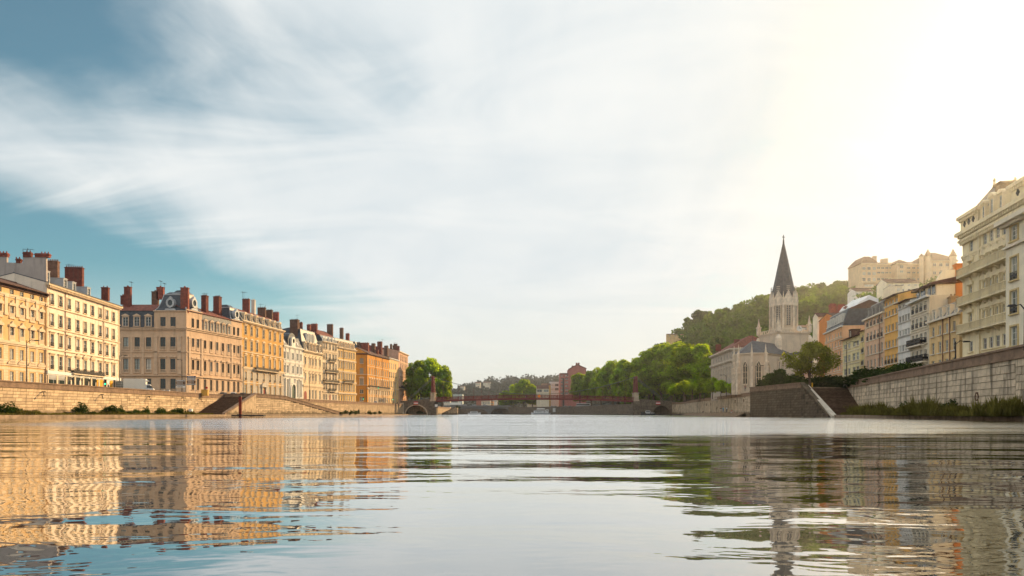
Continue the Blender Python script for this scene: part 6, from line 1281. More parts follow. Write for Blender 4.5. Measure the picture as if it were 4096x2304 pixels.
def van(x, y, z, rz, L, W_, Hh, label, nm, cab=True, openb=False):
    r = root(nm, (x, y, z), label, 'truck', None, rz)
    MB().box(-L/2, L/2-1.7, -W_/2, W_/2, .75, Hh).build('cargo_box', mat('cream_box_body', (.80, .77, .68), rough=.4, var=.03), r)
    MB().box(-L/2, L/2-1.0, -W_/2+.2, W_/2-.2, .5, .747).build('chassis', iron, r)
    b = MB(); b.prism([(L/2-1.68, -W_/2+.1, .5), (L/2, -W_/2+.1, .5), (L/2, W_/2-.1, .5), (L/2-1.68, W_/2-.1, .5)], [(L/2-1.68, -W_/2+.1, 1.3), (L/2, -W_/2+.1, 1.2), (L/2, W_/2-.1, 1.2), (L/2-1.68, W_/2-.1, 1.3)])
    b.prism([(L/2-1.68, -W_/2+.1, 1.301), (L/2-.1, -W_/2+.1, 1.25), (L/2-.1, W_/2-.1, 1.25), (L/2-1.68, W_/2-.1, 1.301)], [(L/2-1.68, -W_/2+.25, 2.3), (L/2-.9, -W_/2+.25, 2.3), (L/2-.9, W_/2-.25, 2.3), (L/2-1.68, W_/2-.25, 2.3)]); b.build('cab', cwhite, r)
    MB().prism([(L/2-1.5, -W_/2+.08, 1.4), (L/2-.2, -W_/2+.08, 1.4), (L/2-.2, W_/2-.08, 1.4), (L/2-1.5, W_/2-.08, 1.4)], [(L/2-1.5, -W_/2+.22, 2.1), (L/2-.75, -W_/2+.22, 2.1), (L/2-.75, W_/2-.22, 2.1), (L/2-1.5, W_/2-.22, 2.1)]).build('windscreen', glass, r)
    wheelset(r, (-L/2+1.3, L/2-.9), (-W_/2+.15, W_/2-.15), .42, .3)
    b = MB(); b.prism([(L/2-2.9, -W_/2+.2, Hh+.002), (L/2-1.7, -W_/2+.2, Hh-.6), (L/2-1.7, W_/2-.2, Hh-.6), (L/2-2.9, W_/2-.2, Hh+.002)], [(L/2-2.6, -W_/2+.3, Hh+.1), (L/2-1.0, -W_/2+.4, Hh-.5), (L/2-1.0, W_/2-.4, Hh-.5), (L/2-2.6, W_/2-.3, Hh+.1)]); b.build('wind_deflector', cwhite, r)
    for s_ in (-W_/2+.1, W_/2-.1): MB().box(-L/2-.08, -L/2, s_-.1, s_+.1, .8, 1.2).build('tail_lamp', lamp_r, r)
    return r
p = P(557, 168); van(p.x, p.y, 5.72, .35, 6.6, 2.3, 3.65, 'cream white box truck parked on the quay before the shaded mansion', 'box_truck')
p = P(510, 172); r2 = root('glass_carrier_truck', (p.x, p.y, 5.72), 'flatbed truck with upright glazing racks behind the white box truck', 'truck', None, .3)
MB().box(-2.6, 1.2, -1, 1, .6, .9).build('flatbed', iron, r2); b = MB()
for k in range(5): b.box(-2.5, 1.1, -.9, -.82, 1.0+k*.55, 1.06+k*.55)
for x in (-2.5, -1.3, -.1, 1.05): b.box(x, x+.08, -.92, -.8, .9, 3.4)
b.build('glazing_rack', zinc, r2); MB().box(-2.4, 1.0, -.7, -.64, 1.0, 3.2).build('glass_sheet', glass2, r2); MB().box(-3.2, -2.7, -1, 1, .6, 3.5).build('rear_frame', iron, r2); wheelset(r2, (-2, .9), (-.85, .85), .4); MB().box(-3.25, -3.2, -.6, -.3, 2.2, 2.6).build('tail_lamp', lamp_r, r2)
p = P(1825, 646); van(p.x, p.y, Z(1623, 640)+.02, PI-PI, 12, 2.5, 3.2, 'long white lorry crossing the far road bridge', 'lorry')
p = P(2325, 575); r2 = root('coach', (p.x+2, p.y, 6.3), 'pale coach parked under the plane trees on the far quay', 'bus', None, 2.7); MB().box(-6, 6, -1.25, 1.25, .5, 3.2).build('body', csil, r2); MB().box(-5.9, 5.9, -1.28, 1.28, 1.6, 2.6).build('glazing', glass, r2); wheelset(r2, (-4, 4), (-1.15, 1.15), .48)
for px, Y, yy, lab in ((1857, 645, 1623, 'small car right of the lorry on the far road bridge'), (1897, 645, 1623, 'silver car in the middle of the far road bridge'), (1940, 645, 1623, 'car near the dark trees on the far road bridge')): p = P(px, Y); car(p.x, p.y, Z(1623, 640)+.02, 0, csil, lab, 'cars on the far road bridge')
# ------------------------------------------------------------------ boats
hullw = mat('white_hull_paint', (.72, .73, .74), rough=.4, var=.05); hullb = mat('blue_hull_stripe', (.10, .14, .22), rough=.4); hulld = mat('dark_hull_paint', (.025, .03, .035), rough=.4, var=.2)
def hull(r, L, W_, z0, z1, bow, m, name='hull'):
    b = MB(); st = []
    for t in [i/10 for i in range(11)]:
        x = -L/2+L*t; w_ = W_/2*(1-max(0, (t-.7)/.3)**2*.95)*(1-max(0, (.12-t)/.12)*.25); zt_ = z1+bow*max(0, (t-.5)/.5)**2+.2*max(0, (.3-t)/.3)
        st.append([(x, -w_, zt_), (x, -w_*.8, z0), (x, w_*.8, z0), (x, w_, zt_)])
    for s_ in st: b.v += s_
    for i in range(10):
        for j in range(4): k = (j+1) % 4; b.f.append((i*4+j, i*4+k, (i+1)*4+k, (i+1)*4+j)); b.mi.append(0)
    b.f.append((0, 1, 2, 3)); b.f.append((43, 42, 41, 40)); b.mi += [0, 0]; return b.build(name, m, r)
p = P(2163, 585); r = root('houseboat', (p.x, p.y, 0), 'white river boat with a long cabin and pale awning moored at the far wall', 'boat', None, PI+.05)
hull(r, 16.5, 4, -.3, 1.2, .7, hullw); MB().box(-7.6, 6.6, -2.06, 2.06, .95, 1.12).build('hull_stripe', hullb, r); MB().box(-4.2, 6.0, -1.6, 1.6, 1.25, 3.5).build('cabin', hullw, r); MB().box(-6.6, -4.3, -1.5, 1.5, 1.2, 4.3).build('wheelhouse', hullw, r)
for x in (-3.5, -2.6, -.9, .2, 1.2, 2.2, 3.2, 4.4): MB().box(x-.27, x+.27, -1.66, 1.66, 1.9, 2.9).build('window', glass, r)
MB().box(-6.0, -4.8, -1.56, 1.56, 2.8, 3.7).build('wheelhouse_window', glass, r)
b = MB(); b.prism([(-3.6, -1.7, 4.6), (3.6, -1.7, 4.6), (3.6, 1.7, 4.6), (-3.6, 1.7, 4.6)], [(-3.2, -1.1, 5.2), (3.2, -1.1, 5.2), (3.2, 1.1, 5.2), (-3.2, 1.1, 5.2)]); b.build('awning', swhite, r)
for x in (-3.3, 0, 3.3): MB().box(x-.05, x+.05, -1.5, -1.4, 3.5, 4.6).build('awning_post', zinc, r)
MB().box(-8.0, -6.4, -1.2, 1.2, 1.2, 1.3).build('foredeck', hulld, r)
p = P(2592, 380); r = root('tug_boat', (p.x, p.y, 0), 'small dark tug boat with a pale wheelhouse moored under the right bridge arch', 'boat', None, PI-.15)
hull(r, 8.2, 2.6, -.3, .9, 1.0, hulld); MB().box(-1.2, 1.4, -.9, .9, .9, 2.4).build('wheelhouse', hullw, r); MB().box(-1.0, 1.2, -.93, .93, 1.5, 2.1).build('window', glass, r); MB().tube([(0, 0, 2.4), (.2, 0, 4.0)], .06, 5).build('mast', iron, r); MB().box(1.6, 2.8, -.6, .6, .9, 1.6).build('engine_hatch', hulld, r); MB().box(-3.6, -1.6, -.8, .8, .95, 1.25).build('rear_bench', hullw, r)
for px, Y, L, m, lab in ((1897, 630, 12, hullw, 'white cruiser moored below the far road bridge'), (1985, 625, 10, hulld, 'dark barge moored at the far bridge pier')):
    p = P(px, Y); r = root('moored_boat', (p.x, p.y, 0), lab, 'boat', None, .1); hull(r, L, 3.2, -.3, 1.3, .8, m); MB().box(-L*.3, L*.25, -1.2, 1.2, 1.3, 2.9).build('cabin', m, r); MB().box(-L*.25, L*.2, -1.24, 1.24, 1.8, 2.5).build('window', glass, r)
# ------------------------------------------------------------------ street furniture
def lamp_post(px, Y, ytop, zb, arm, label, group='arched street lamps'):
    p = P(px, Y); h = Z(ytop, Y)-zb; r = root('street_lamp', (p.x, p.y, zb), label, 'street lamp', group)
    MB().tube([(0, 0, 0), (0, 0, h*.3), (0, 0, h)], [.13, .10, .07], 6).build('pole', iron, r); MB().tube([(0, 0, h-.4), (arm*.5, 0, h+.1), (arm, 0, h)], .05, 5).build('arm', iron, r); MB().prism([(arm-.1, -.18, h-.12), (arm+(.7 if arm > 0 else -.7), -.18, h-.08), (arm+(.7 if arm > 0 else -.7), .18, h-.08), (arm-.1, .18, h-.12)], [(arm-.1, -.1, h+.1), (arm+(.6 if arm > 0 else -.6), -.1, h+.08), (arm+(.6 if arm > 0 else -.6), .1, h+.08), (arm-.1, .1, h+.1)]).build('lamp_head', iron, r); return r
for a in [(107, 125, 1362, STREET, 1.6, 'street lamp in front of the leftmost ochre house'), (478, 172, 1421, STREET, 1.4, 'street lamp at the right corner of the tall cream house'), (728, 186, 1438, STREET, -.8, 'street lamp before the shaded side of the corner mansion'), (973, 214, 1428, STREET, -1.2, 'tall dark street lamp where corner mansion and yellow house meet'), (1238, 262, 1508, STREET, 1.2, 'street lamp before the pale carved house'), (1571, 372, 1546, STREET, -2.5, 'street lamp before the pink end house'), (1617, 380, 1558, STREET, 1, 'thin lamp at the parapet beside the pink end house'),
          (3387, 143, 1368, 6.3, 1.8, 'tall street lamp before the pale lemon house on the right quay'), (2944, 220, 1487, 6.3, 2.0, 'street lamp before the stone hall left of the church apse'), (2905, 228, 1500, 6.3, -1.5, 'street lamp beside the small street trees'), (3022, 196, 1462, 6.3, 1.8, 'thin street lamp in front of the church apse windows'), (3126, 172, 1500, 6.3, -.6, 'short lamp post among the dark trees before the church'), (3822, 88, 1366, 6.3, 1.2, 'street lamp arm before the gothic palace'), (4100, 60, 1222, 6.3, -.8, 'street lamp reaching in from the right edge')]: lamp_post(*a)
green = mat('lit_green_lens', (.02, .5, .25), emit=((.02, .9, .4), 1.5))
for px, Y, yb, lab in ((1454, 338, 1598, 'traffic light with lit green lens at the orange corner house'), (1514, 350, 1554, 'traffic light hung high before the orange house'), (1572, 368, 1600, 'traffic light with green lens near the pink end house'), (424, 150, 1540, 'black traffic light before the tall cream house shops')):
    p = P(px, Y); r = root('traffic_light', (p.x, p.y, STREET), lab, 'traffic light', 'traffic lights on the left quay'); zl = Z(yb, Y)-STREET; MB().tube([(0, 0, 0), (0, 0, zl+1.3)], .07, 5).build('pole', iron, r); MB().box(-.2, .2, -.28, -.08, zl, zl+1.2).build('signal_box', iron, r)
    MB().prism([(.14*math.cos(2*PI*i/8)*1.4, -.33, zl+.22+.14*1.4*math.sin(2*PI*i/8)) for i in range(8)], [(.14*1.4*math.cos(2*PI*i/8), -.285, zl+.22+.14*1.4*math.sin(2*PI*i/8)) for i in range(8)]).build('green_lens', green, r)
sb = mat('sign_blue', (.02, .05, .14), rough=.5); sk = mat('sign_brown', (.07, .035, .025), rough=.5); sgr = mat('sign_grey', (.30, .31, .33), rough=.4)
def signpost(px, Y, ytop, cols_, side, label):
    p = P(px, Y); r = root('direction_signpost', (p.x, p.y, STREET), label, 'signpost', 'direction signposts on the left quay'); z = Z(ytop, Y)-STREET
    for x in (-1.0, 1.0): MB().tube([(x, .1, 0), (x, .1, z)], .05, 5).build('pole', zinc, r)
    for m in cols_:
        z -= .42; b = MB(); s_ = side; b.extr([(-1.25*s_, z), (1.0*s_, z), (1.3*s_, z+.18), (1.0*s_, z+.36), (-1.25*s_, z+.36)], -.04, .04); o = b.build('sign_plate', m, r)
        b = MB(); b.box(-.9, .1, -.06, -.042, z+.13, z+.22); b.box(.25, .6, -.06, -.042, z+.12, z+.24); tag(b.build('sign_lettering', swhite if m is not swhite else sk, o), kind='stuff')
signpost(766, 183, 1503, [sb, sgr, sgr, sk, sk, sgr], 1, 'tall direction signpost with a blue top plate pointing right')
signpost(722, 181, 1519, [sgr, sk, sk, sgr, swhite], -1, 'direction signpost with brown and white plates pointing left')
p = P(820, 187); r = root('yellow_crate', (p.x, p.y, STREET), 'ochre plywood site box on the quay before the mansion', 'box'); MB().box(-.9, .9, -.4, .4, 0, 1.6).build('box_body', mat('ochre_plywood', (.62, .36, .08), rough=.7), r); MB().box(-.95, .95, -.45, .45, 1.603, 1.7).build('lid', mat('ochre_plywood', (.6, .35, .1)), r)
p = P(660, 176); r = root('stacked_boxes', (p.x, p.y, STREET), 'stack of small pale electrical cabinets on the quay before the shaded mansion', 'cabinets')
for i in range(4): MB().box(-1.3+i*.65, -.72+i*.65, -.3, .3, 0, 1.1+.15*(i % 2)).build('cabinet', csil, r)
p = P(827, 190); r = root('no_parking_sign', (p.x, p.y, STREET), 'small round red road sign above the ochre site box', 'sign'); MB().tube([(0, .05, 0), (0, .05, 2.3)], .04, 5).build('pole', zinc, r); MB().prism([(.3*math.cos(2*PI*i/12), -.02, 2.3+.3*math.sin(2*PI*i/12)) for i in range(12)], [(.3*math.cos(2*PI*i/12), .02, 2.3+.3*math.sin(2*PI*i/12)) for i in range(12)]).build('sign_plate', red, r)
p = P(903, 201.5); r = root('stone_bollard', (p.x, p.y, STREET), 'white tapered bollard at the head of the left stairs', 'bollard', 'bollards at the stair head'); MB().ngon(0, 0, 0, 1.05, .28, .18, 8).build('post', pale, r)
p = P(990, 203); r = root('stone_bollard', (p.x, p.y, STREET), 'lower pale bollard right of the parked cars at the stair head', 'bollard', 'bollards at the stair head'); MB().ngon(0, 0, 0, .75, .28, .2, 8).build('post', pale, r)
p = P(961, 170); r = root('mooring_post', (p.x, p.y, -1), 'tall rusty red mooring post standing in the water before the stairs', 'mooring post'); MB().ngon(0, 0, 0, 6.0, .36, .36, 12).build('post', mat('rusty_red_steel', (.20, .03, .015), rough=.8, var=.6, scale=1.5), r); MB().ngon(0, 0, 6.003, 6.15, .42, .38, 12).build('cap', iron, r); MB().box(-.6, .6, -.6, .6, 1.2, 1.55).build('pontoon_collar', iron, r)
a, b_ = P(925, 171.5), P(1068, 174); r = root('pontoon', (a.x, a.y, 0), 'dark narrow floating pontoon behind the red mooring post', 'pontoon'); L = b_.x-a.x; MB().box(0, L, 0, 1.6, .05, .42).build('deck', iron, r)
for x in (L*.45, L*.62, L*.85): MB().tube([(x, .2, .42), (x-.1, .2, 1.9)], .04, 4).build('post', redsteel, r)
MB().box(L*.45, L*.62, .17, .23, 1.0, 1.06).build('rail', redsteel, r); MB().ngon(L*.6, .8, -.4, .049, .7, .7, 10).build('float', iron, r)
p = P(763, 172); r = root('service_box', (p.x, p.y, .5), 'white service box on an orange plinth at the foot of the quay wall', 'box'); MB().box(-.32, .32, -.3, .3, 0, .75).build('plinth', mat('orange_plinth', (.5, .22, .05)), r); MB().box(-.38, .38, -.32, .32, .753, 1.45).build('cabinet', swhite, r); MB().box(-.85, -.45, -.2, .2, 0, 1.1).build('bin', iron, r)
p = P(3383, 139.5); r = root('gate_pillar', (p.x, p.y, 6.2), 'pale stone end pillar of the right parapet at the stair head', 'pillar'); MB().box(-.35, .35, -.4, .4, 0, 1.35).build('shaft', pale, r); MB().box(-.42, .42, -.47, .47, 1.353, 1.5).build('cap', pale, r)
p = P(3249, 140.6); r = root('yellow_post', (p.x, p.y, 6.25), 'short yellow post at the head of the right river stairs', 'post'); MB().ngon(0, 0, 0, .9, .13, .13, 8).build('post', mat('yellow_post_paint', (.75, .42, .02), rough=.5), r); MB().ngon(0, 0, .903, .98, .15, .1, 8).build('cap', iron, r)
ring = MB(); ring.tube([(.42*math.cos(2*PI*i/14), 0, .42*math.sin(2*PI*i/14)) for i in range(15)], .06, 5); rme = ring.mesh('ring', mat('rusty_iron', (.10, .045, .03), rough=.9)); pin = MB().box(-.08, .08, -.1, .25, .34, .5).mesh('pin', MATS['rusty_iron'])
def mring(x, y, z, rz, label, grp): r = root('mooring_ring', (x, y, z), label, 'mooring ring', grp, rz); put('ring', rme, r); put('pin', pin, r)
def onwall(line, px, off):
    k = (px-HX)/F
    for (x0_, y0_), (x1_, y1_) in zip(line, line[1:]):
        den = (x1_-x0_)-k*(y1_-y0_); t = (k*y0_-x0_)/den if abs(den) > 1e-6 else -1
        if 0 <= t <= 1:
            d = Vector((x1_-x0_, y1_-y0_, 0)).normalized(); return Vector((x0_+(x1_-x0_)*t, y0_+(y1_-y0_)*t, 0)), math.atan2(d.y, d.x)
p, a = onwall(RW[0:3], 3913, 0); mring(p.x-.18, p.y, Z(1587, p.y), a+PI, 'rusty mooring ring on the tall stained wall at the right', None)
for px, y_, lab in ((2827, 1619, 'first'), (2845, 1618, 'second'), (2870, 1633, 'third'), (2943, 1606, 'fourth'), (2977, 1602, 'fifth')):
    p, a = onwall(RW[2:6], px, 0); mring(p.x-.2, p.y, Z(y_, p.y), a+PI, {'first': 'mooring ring at the left end of the wall behind the crouching person', 'second': 'mooring ring between the crouching person and the dark sloping coping', 'third': 'low mooring ring left of the standing people', 'fourth': 'mooring ring above the person sitting on the quay', 'fifth': 'mooring ring nearest the dark church bastion'}[lab], 'rings on the church quay wall')
br = MB(); br.tube([(0, -.1, 0), (-.9, -.9, -.75)], .07, 4); br.box(-.1, .1, -.5, .1, -.05, .08); br.box(-1.0, -.6, -1.0, -.7, -.85, -.72); brm = br.mesh('bracket_arm', iron)
for px, y_, lab in ((168, 1567, 'iron bracket below the parapet, nearest the left edge'), (402, 1578, 'iron bracket on the quay wall below the shops'), (592, 1585, 'iron bracket on the quay wall below the box truck'), (727, 1591, 'iron bracket on the quay wall below the signposts'), (800, 1596, 'iron bracket on the quay wall nearest the stairs')):
    p, a = onwall(LW[:5], px, 0); r = root('wall_bracket', (p.x+.15, p.y, Z(y_, p.y)), lab, 'bracket', 'iron brackets on the left quay wall', a); put('bracket_arm', brm, r)
for px, w_, lab in ((290, 3.2, 'long low stone block on the ledge left of the rounded bush'), (150, 4.6, 'long low stone block on the ledge right of the leftmost bushes')):
    p, a = onwall(LW[:5], px, 0); r = root('stone_block', (p.x+1.2, p.y, .5), lab, 'stone block', 'stone blocks on the left ledge', a); MB().box(-w_/2, w_/2, -.5, .5, 0, .9).build('block_body', qstone, r)
p = P(2218, 595); r = root('wall_banner', (p.x, p.y, 1.8), 'white rectangular banner hung on the far dark embankment wall', 'banner'); 
pw, a = onwall(RW[8:12], 2218, 0); r.location = (pw.x-.3, pw.y-.4, 2.2); r.rotation_euler = (0, 0, a); MB().box(-1.8, 1.8, .0, .12, 0, 3.4).build('cloth', mat('dull_white_cloth', (.5, .5, .48)), r); MB().tube([(-1.9, .06, 3.45), (1.9, .06, 3.45)], .06, 5).build('top_bar', iron, r)
# ------------------------------------------------------------------ people
skin = mat('skin', (.45, .26, .18), rough=.6); MM = {}
def cloth(c): return mat('cloth_%d_%d_%d' % tuple(int(x*100) for x in c), c, rough=.9)
def skinned(name, verts, edges, rad, m, par):
    me = bpy.data.meshes.new(name); me.from_pydata(verts, edges, []); me.materials.append(m); o = bpy.data.objects.new(name, me); COL.objects.link(o); o.parent = par
    mo = o.modifiers.new('skin', 'SKIN'); 
    if not me.skin_vertices: 
        bm = bmesh.new(); bm.from_mesh(me); bm.verts.layers.skin.verify(); bm.to_mesh(me); bm.free()
    for i, v in enumerate(me.skin_vertices[0].data): v.radius = (rad[i], rad[i]*.85); v.use_root = (i == 0)
    s_ = o.modifiers.new('sub', 'SUBSURF'); s_.levels = 1; s_.render_levels = 1; return o
def person(x, y, z, rz, top, legs, hair, label, pose='stand', sc=1.0):
    r = root('person', (x, y, z), label, 'person', None, rz); r.scale = (sc,)*3
    if pose == 'sit': hip, kn, an, sh, dzz = .12, (.45, .30), (.55, .05), .62, 0
    if pose == 'stand':
        J = [(0, 0, .95), (0, -.01, 1.2), (0, 0, 1.43), (0, -.01, 1.53), (0, -.02, 1.66), (.10, 0, .9), (.11, -.03, .5), (.12, .02, .08), (.12, -.14, .04), (-.10, 0, .9), (-.12, .04, .5), (-.13, .06, .08), (-.13, -.1, .04), (.19, 0, 1.40), (.25, -.03, 1.13), (.22, -.18, .93), (-.19, 0, 1.40), (-.26, -.03, 1.13), (-.24, -.10, .90)]
    else:
        J = [(0, 0, .14), (0, -.05, .38), (0, -.12, .60), (0, -.14, .69), (0, -.17, .82), (.10, -.05, .13), (.14, -.42, .42), (.14, -.55, .08), (.14, -.68, .04), (-.10, -.05, .13), (-.15, -.42, .40), (-.15, -.56, .08), (-.15, -.7, .04), (.19, -.12, .57), (.26, -.28, .40), (.16, -.44, .45), (-.19, -.12, .57), (-.27, -.28, .40), (-.16, -.44, .43)]
    E = [(0, 1), (1, 2), (2, 3), (3, 4), (0, 5), (5, 6), (6, 7), (7, 8), (0, 9), (9, 10), (10, 11), (11, 12), (2, 13), (13, 14), (14, 15), (2, 16), (16, 17), (17, 18)]
    R_ = [.13, .13, .13, .055, .10, .09, .06, .045, .04, .09, .06, .045, .04, .06, .045, .035, .06, .045, .035]
    skinned('body', J, E, R_, skin, r)
    q = lambda idx, e, g, nm, m: skinned(nm, [J[i] for i in idx], e, [R_[i]*g+.012 for i in idx], m, r)
    q([1, 0, 2, 13, 14, 16, 17], [(0, 1), (0, 2), (2, 3), (3, 4), (2, 5), (5, 6)], 1.08, 'shirt', cloth(top)); q([0, 5, 6, 9, 10]+([7, 11] if legs[0] < .3 else []), [(0, 1), (1, 2), (0, 3), (3, 4)]+([(2, 5), (4, 6)] if legs[0] < .3 else []), 1.1, 'trousers', cloth(legs))
    hd = J[4]; b = MB(); b.ngon(hd[0], hd[1]+.02, hd[2]+.02, hd[2]+.12, .115, .06, 10); b.build('hair', cloth(hair), r); return r
def at(px, Y): p = P(px, Y); return p.x, p.y
for px, Y, z, rz, top, legs, lab, pose in [(2883, 193, 1.0, -.6, (.03, .03, .04), (.55, .5, .45), 'person in a black top and pale trousers facing two others on the lower quay', 'stand'), (2893, 192, 1.0, .3, (.12, .35, .50), (.12, .2, .30), 'person in a light blue shirt, middle of the group on the lower quay', 'stand'), (2907, 191, 1.0, 1.2, (.62, .72, .75), (.10, .10, .12), 'person in a white shirt at the right of the group on the lower quay', 'stand'),
    (2925, 190, 1.0, .9, (.40, .05, .04), (.7, .7, .7), 'person sitting on the lower quay right of the standing group', 'sit'), (2811, 215, 1.0, .2, (.05, .05, .06), (.2, .18, .16), 'person in dark clothes crouching at the left end of the lower quay', 'sit'), (2981, 171, 6.3, 0, (.25, .14, .12), (.1, .1, .1), 'person looking over the parapet left of the dark bastion', 'stand'), (2103, 399.3, Z(1594, 400), .3, (.10, .50, .45), (.5, .48, .45), 'person in a turquoise top walking on the red footbridge', 'stand'),
    (1843, 399.5, Z(1597, 400), 0, (.65, .65, .65), (.1, .1, .2), 'person in a white top near the left end of the red footbridge', 'stand'), (1463, 322, .5, .6, (.25, .06, .03), (.1, .05, .05), 'person in a rusty red top crouching on the left ledge between bushes', 'sit'), (1590, 377, 5.7, .4, (.06, .04, .05), (.08, .06, .06), 'person in dark clothes at the parapet end left of the bridge', 'stand')]:
    x, y = at(px, Y); person(x, y, z, rz, top, legs, (.03, .02, .015), lab, pose, 1.0)
# ------------------------------------------------------------------ bushes, hedges, weeds
def bush_mesh(seed, R, H, n, leaf, m, per=260): bl = blobset(seed, R, H, n, 0, big=.5); p_, nn = crown_pts(seed, bl, per, shell=.3); return cardmesh('foliage', cards(p_, nn, leaf, np.random.RandomState(seed)), m)
BU = [bush_mesh(80+k, 1.5, 2.6, 12, .13, L_bush) for k in range(3)]; st_me = MB().tube([(0, 0, -.1), (.1, 0, .6), (.3, .1, 1.3)], [.08, .06, .03], 5).mesh('stem', bark)
def bush(px, wpx, ytop, line, off, zb, label, group, i, me=None, Y=None):
    if Y: p = P(px, Y)
    else: p, a = onwall(line, px, 0); p = P(px, p.y*(1-(off+.6)/86)); 
    H = max(Z(ytop, p.y)-zb, .6); W_ = wpx/F*p.y; r = root('bush', (p.x, p.y, zb), label, 'bush', group, i*1.3); r.scale = (W_/3.3, W_/3.3, H/2.75); put('foliage', me or BU[i % 3], r); put('stem', st_me, r)
for i, (px, w_, yt, lab) in enumerate([(15, 90, 1603, 'big dark bush at the left edge of the river ledge'), (62, 50, 1625, 'lower bush right beside the big one at the left edge'), (318, 62, 1603, 'tall rounded bush leaning right on the ledge below the cream house'), (362, 40, 1642, 'low bush right of the tall rounded bush'), (438, 64, 1617, 'wide squat bush on the ledge below the box truck'), (488, 30, 1617, 'thin ragged bush touching the squat bush'), (520, 40, 1640, 'low scrub bush left of the fallen branch'), (548, 36, 1634, 'scrubby bush on the ledge below the signposts'), (582, 34, 1622, 'upright ragged bush beside the mooring ring'), (640, 48, 1625, 'round bush second from the left stairs'), (712, 56, 1628, 'round bush nearest the left stairs'), (672, 26, 1652, 'very low bush between the two round bushes')]):
    bush(px, w_, yt, LW[:5], 3, .5, lab, 'bushes on the left ledge', i)
for i, (px, w_, yt, lab) in enumerate([(1367, 18, 1644, 'leftmost of the clipped bushes beyond the bastion'), (1385, 20, 1639, 'second clipped bush beyond the bastion'), (1402, 20, 1638, 'third clipped bush beyond the bastion'), (1420, 20, 1637, 'fourth clipped bush beyond the bastion'), (1433, 12, 1635, 'fifth and slimmest clipped bush beyond the bastion'), (1480, 22, 1640, 'dark bush right of the person on the left ledge'), (1500, 18, 1645, 'low bush second from the bridge on the left ledge'), (1519, 14, 1641, 'rounded bush nearest the bridge on the left ledge')]):
    bush(px, w_, yt, LW[6:9], 3, .5, lab, 'clipped bushes on the left ledge', i, Y=250+(px-1367)*.45)
bush(1680, 26, 1642, None, 0, .5, 'green bush seen through the left bridge arch', None, 1, Y=403); bush(1826, 30, 1620, None, 0, 3.5, 'bush on top of the ramp wall right of the left bridge pier', None, 2, Y=440)
mb = MB(); p0 = P(1768, 432); mb.extr([(0, -1), (10, -1), (10, 4.6), (8.5, 4.6), (0, .6)], 0, 3); r = root('ramp_wall', (p0.x, p0.y, 0), 'sunlit stone ramp wall rising right of the left bridge pier', 'ramp'); mb.build('ramp_body', qstone, r); MB().prism([(-.2, -.2, .6), (8.5, -.2, 4.62), (8.5, 3.2, 4.62), (-.2, 3.2, .6)], [(-.2, -.2, 1.0), (8.5, -.2, 5.0), (8.5, 3.2, 5.0), (-.2, 3.2, 1.0)]).build('coping', qcap, r)
HG = [bush_mesh(90+k, 2.2, 2.6, 20, .2, L_dark, 150) for k in range(2)]
for i, (px, w_, yt, Y, lab) in enumerate([(3262, 90, 1512, 150, 'clipped dark hedge shrub right of the tree at the stair head'), (3305, 100, 1502, 150, 'wide dark hedge shrub above the river stairs'), (3352, 90, 1508, 148, 'dark hedge shrub left of the tall street lamp'), (3425, 110, 1502, 140, 'hedge shrub behind the start of the right parapet'), (3485, 120, 1472, 132, 'tall hedge shrub in front of the pink house'), (3550, 110, 1472, 122, 'hedge shrub in front of the orange house'), (3622, 100, 1450, 112, 'last hedge shrub on the right parapet before the white house')]):
    bush(px, w_, yt, None, 0, 6.0, lab, 'hedge shrubs behind the right parapet', i, HG[i % 2], Y=Y)
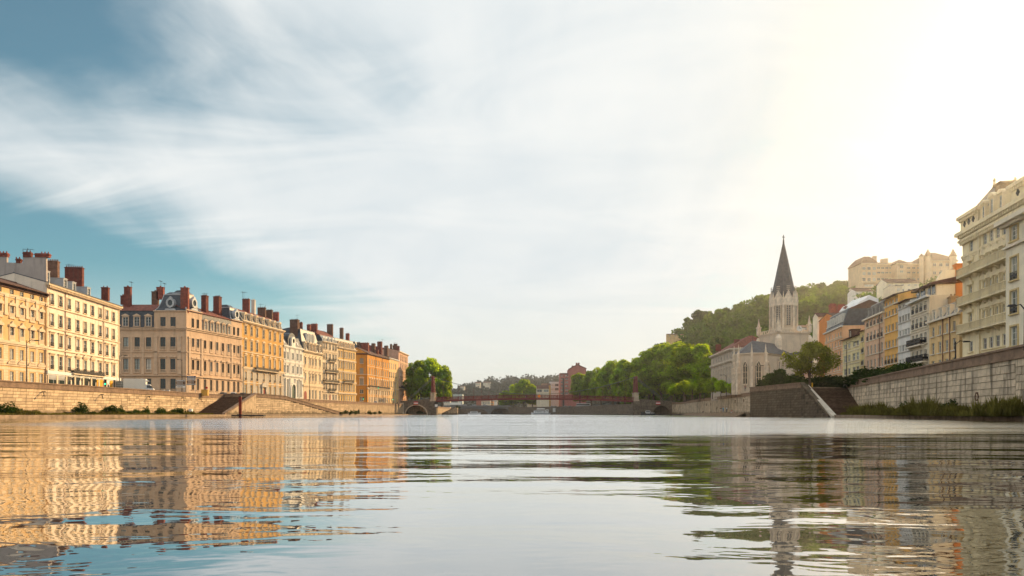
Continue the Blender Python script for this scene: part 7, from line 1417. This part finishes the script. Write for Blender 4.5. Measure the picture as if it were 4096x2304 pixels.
def weeds(name, line, n, m, seed, hmin, hmax, off0, off1, z, bladew=.03, xf=None):
    rs = np.random.RandomState(seed); V = []
    for i in range(n):
        t = rs.rand()*(len(line)-1); k = int(t); u = t-k; x = line[k][0]+(line[k+1][0]-line[k][0])*u+rs.uniform(off0, off1); y = line[k][1]+(line[k+1][1]-line[k][1])*u
        cl_ = max(0, .35+.4*math.sin(y*.55+seed)+.4*math.sin(y*.23+1)+.3*math.sin(y*1.7)+.15*math.sin(y*3.1)); h = (hmin+(hmax-hmin)*rs.rand()**1.3)*(.3+.75*cl_); nb_ = 26; a = rs.rand(nb_)*6.28; ln = rs.rand(nb_)*.45*h; bx_ = x+rs.normal(size=nb_)*.16; by_ = y+rs.normal(size=nb_)*.16
        tx, ty, tz = bx_+np.cos(a)*ln, by_+np.sin(a)*ln, z+h*(.5+.5*rs.rand(nb_)); w2 = bladew*(1+rs.rand(nb_)*1.5)
        v = np.empty((nb_, 4, 3)); px_, py_ = -np.sin(a)*w2, np.cos(a)*w2
        for j, (xx, yy, zz_) in enumerate(((bx_-px_*.4, by_-py_*.4, z-.05+0*tx), (bx_+(tx-bx_)*.45-px_, by_+(ty-by_)*.45-py_, z+(tz-z)*.6), (tx, ty, tz), (bx_+(tx-bx_)*.45+px_, by_+(ty-by_)*.45+py_, z+(tz-z)*.6))): v[:, j, 0], v[:, j, 1], v[:, j, 2] = xx, yy, zz_
        V.append(v.reshape(-1, 3))
    return tag(put(name, cardmesh(name, np.vstack(V), m)), kind='stuff')
weeds('tall_weeds', [(47, 60), (70.3, 142)], 2300, L_weed, 5, .5, 2.2, -4.2, -.6, .5)
weeds('ledge_grass', [(45, 55), (62, 126)], 1500, L_weed, 6, .15, .5, -.5, 1.5, .5)
weeds('left_ledge_grass', [(-84, 90), (-84, 182)], 2600, L_weed, 8, .2, .9, 0, 3.5, .5)
RB = [bush_mesh(100+k, 1.2, 2.0, 10, .12, L_weed, 200) for k in range(2)]
for i, (px, w_, yt, lab) in enumerate([(3440, 60, 1625, 'low green bush in the weeds at the foot of the right stairs'), (3520, 70, 1630, 'yellowish bush in the weeds, second from the right stairs'), (3610, 60, 1600, 'dark bush leaning in the weeds at the middle of the right wall'), (3720, 80, 1605, 'broad bush among tall weeds right of the middle'), (3800, 60, 1590, 'tallest dark bush among the weeds under the stained wall'), (3925, 50, 1612, 'small dark bush in the weeds below the mooring ring'), (4040, 50, 1612, 'ragged bush in the weeds at the right edge')]):
    pw, a = onwall(RW[0:3], px, 0); bush(px, w_, yt, None, 0, .5, lab, 'bushes in the weeds on the right ledge', i, RB[i % 2] if i in (0, 1, 3) else BU[i % 3], Y=pw.y-4)
# ------------------------------------------------------------------ haze
hz = bpy.data.materials.new('haze_air'); hz.use_nodes = True; t = hz.node_tree; t.nodes.clear(); v = N(t, 'ShaderNodeVolumePrincipled'); v.inputs['Color'].default_value = (.95, .96, 1, 1); v.inputs['Density'].default_value = HAZE; v.inputs['Anisotropy'].default_value = .85
o_ = N(t, 'ShaderNodeOutputMaterial'); t.links.new(v.outputs[0], o_.inputs['Volume'])
mb = MB(); mb.box(-1500, 1500, -80, 3200, -4.5, 150); o = mb.build('haze', hz); tag(o, kind='stuff'); o.display_type = 'WIRE'
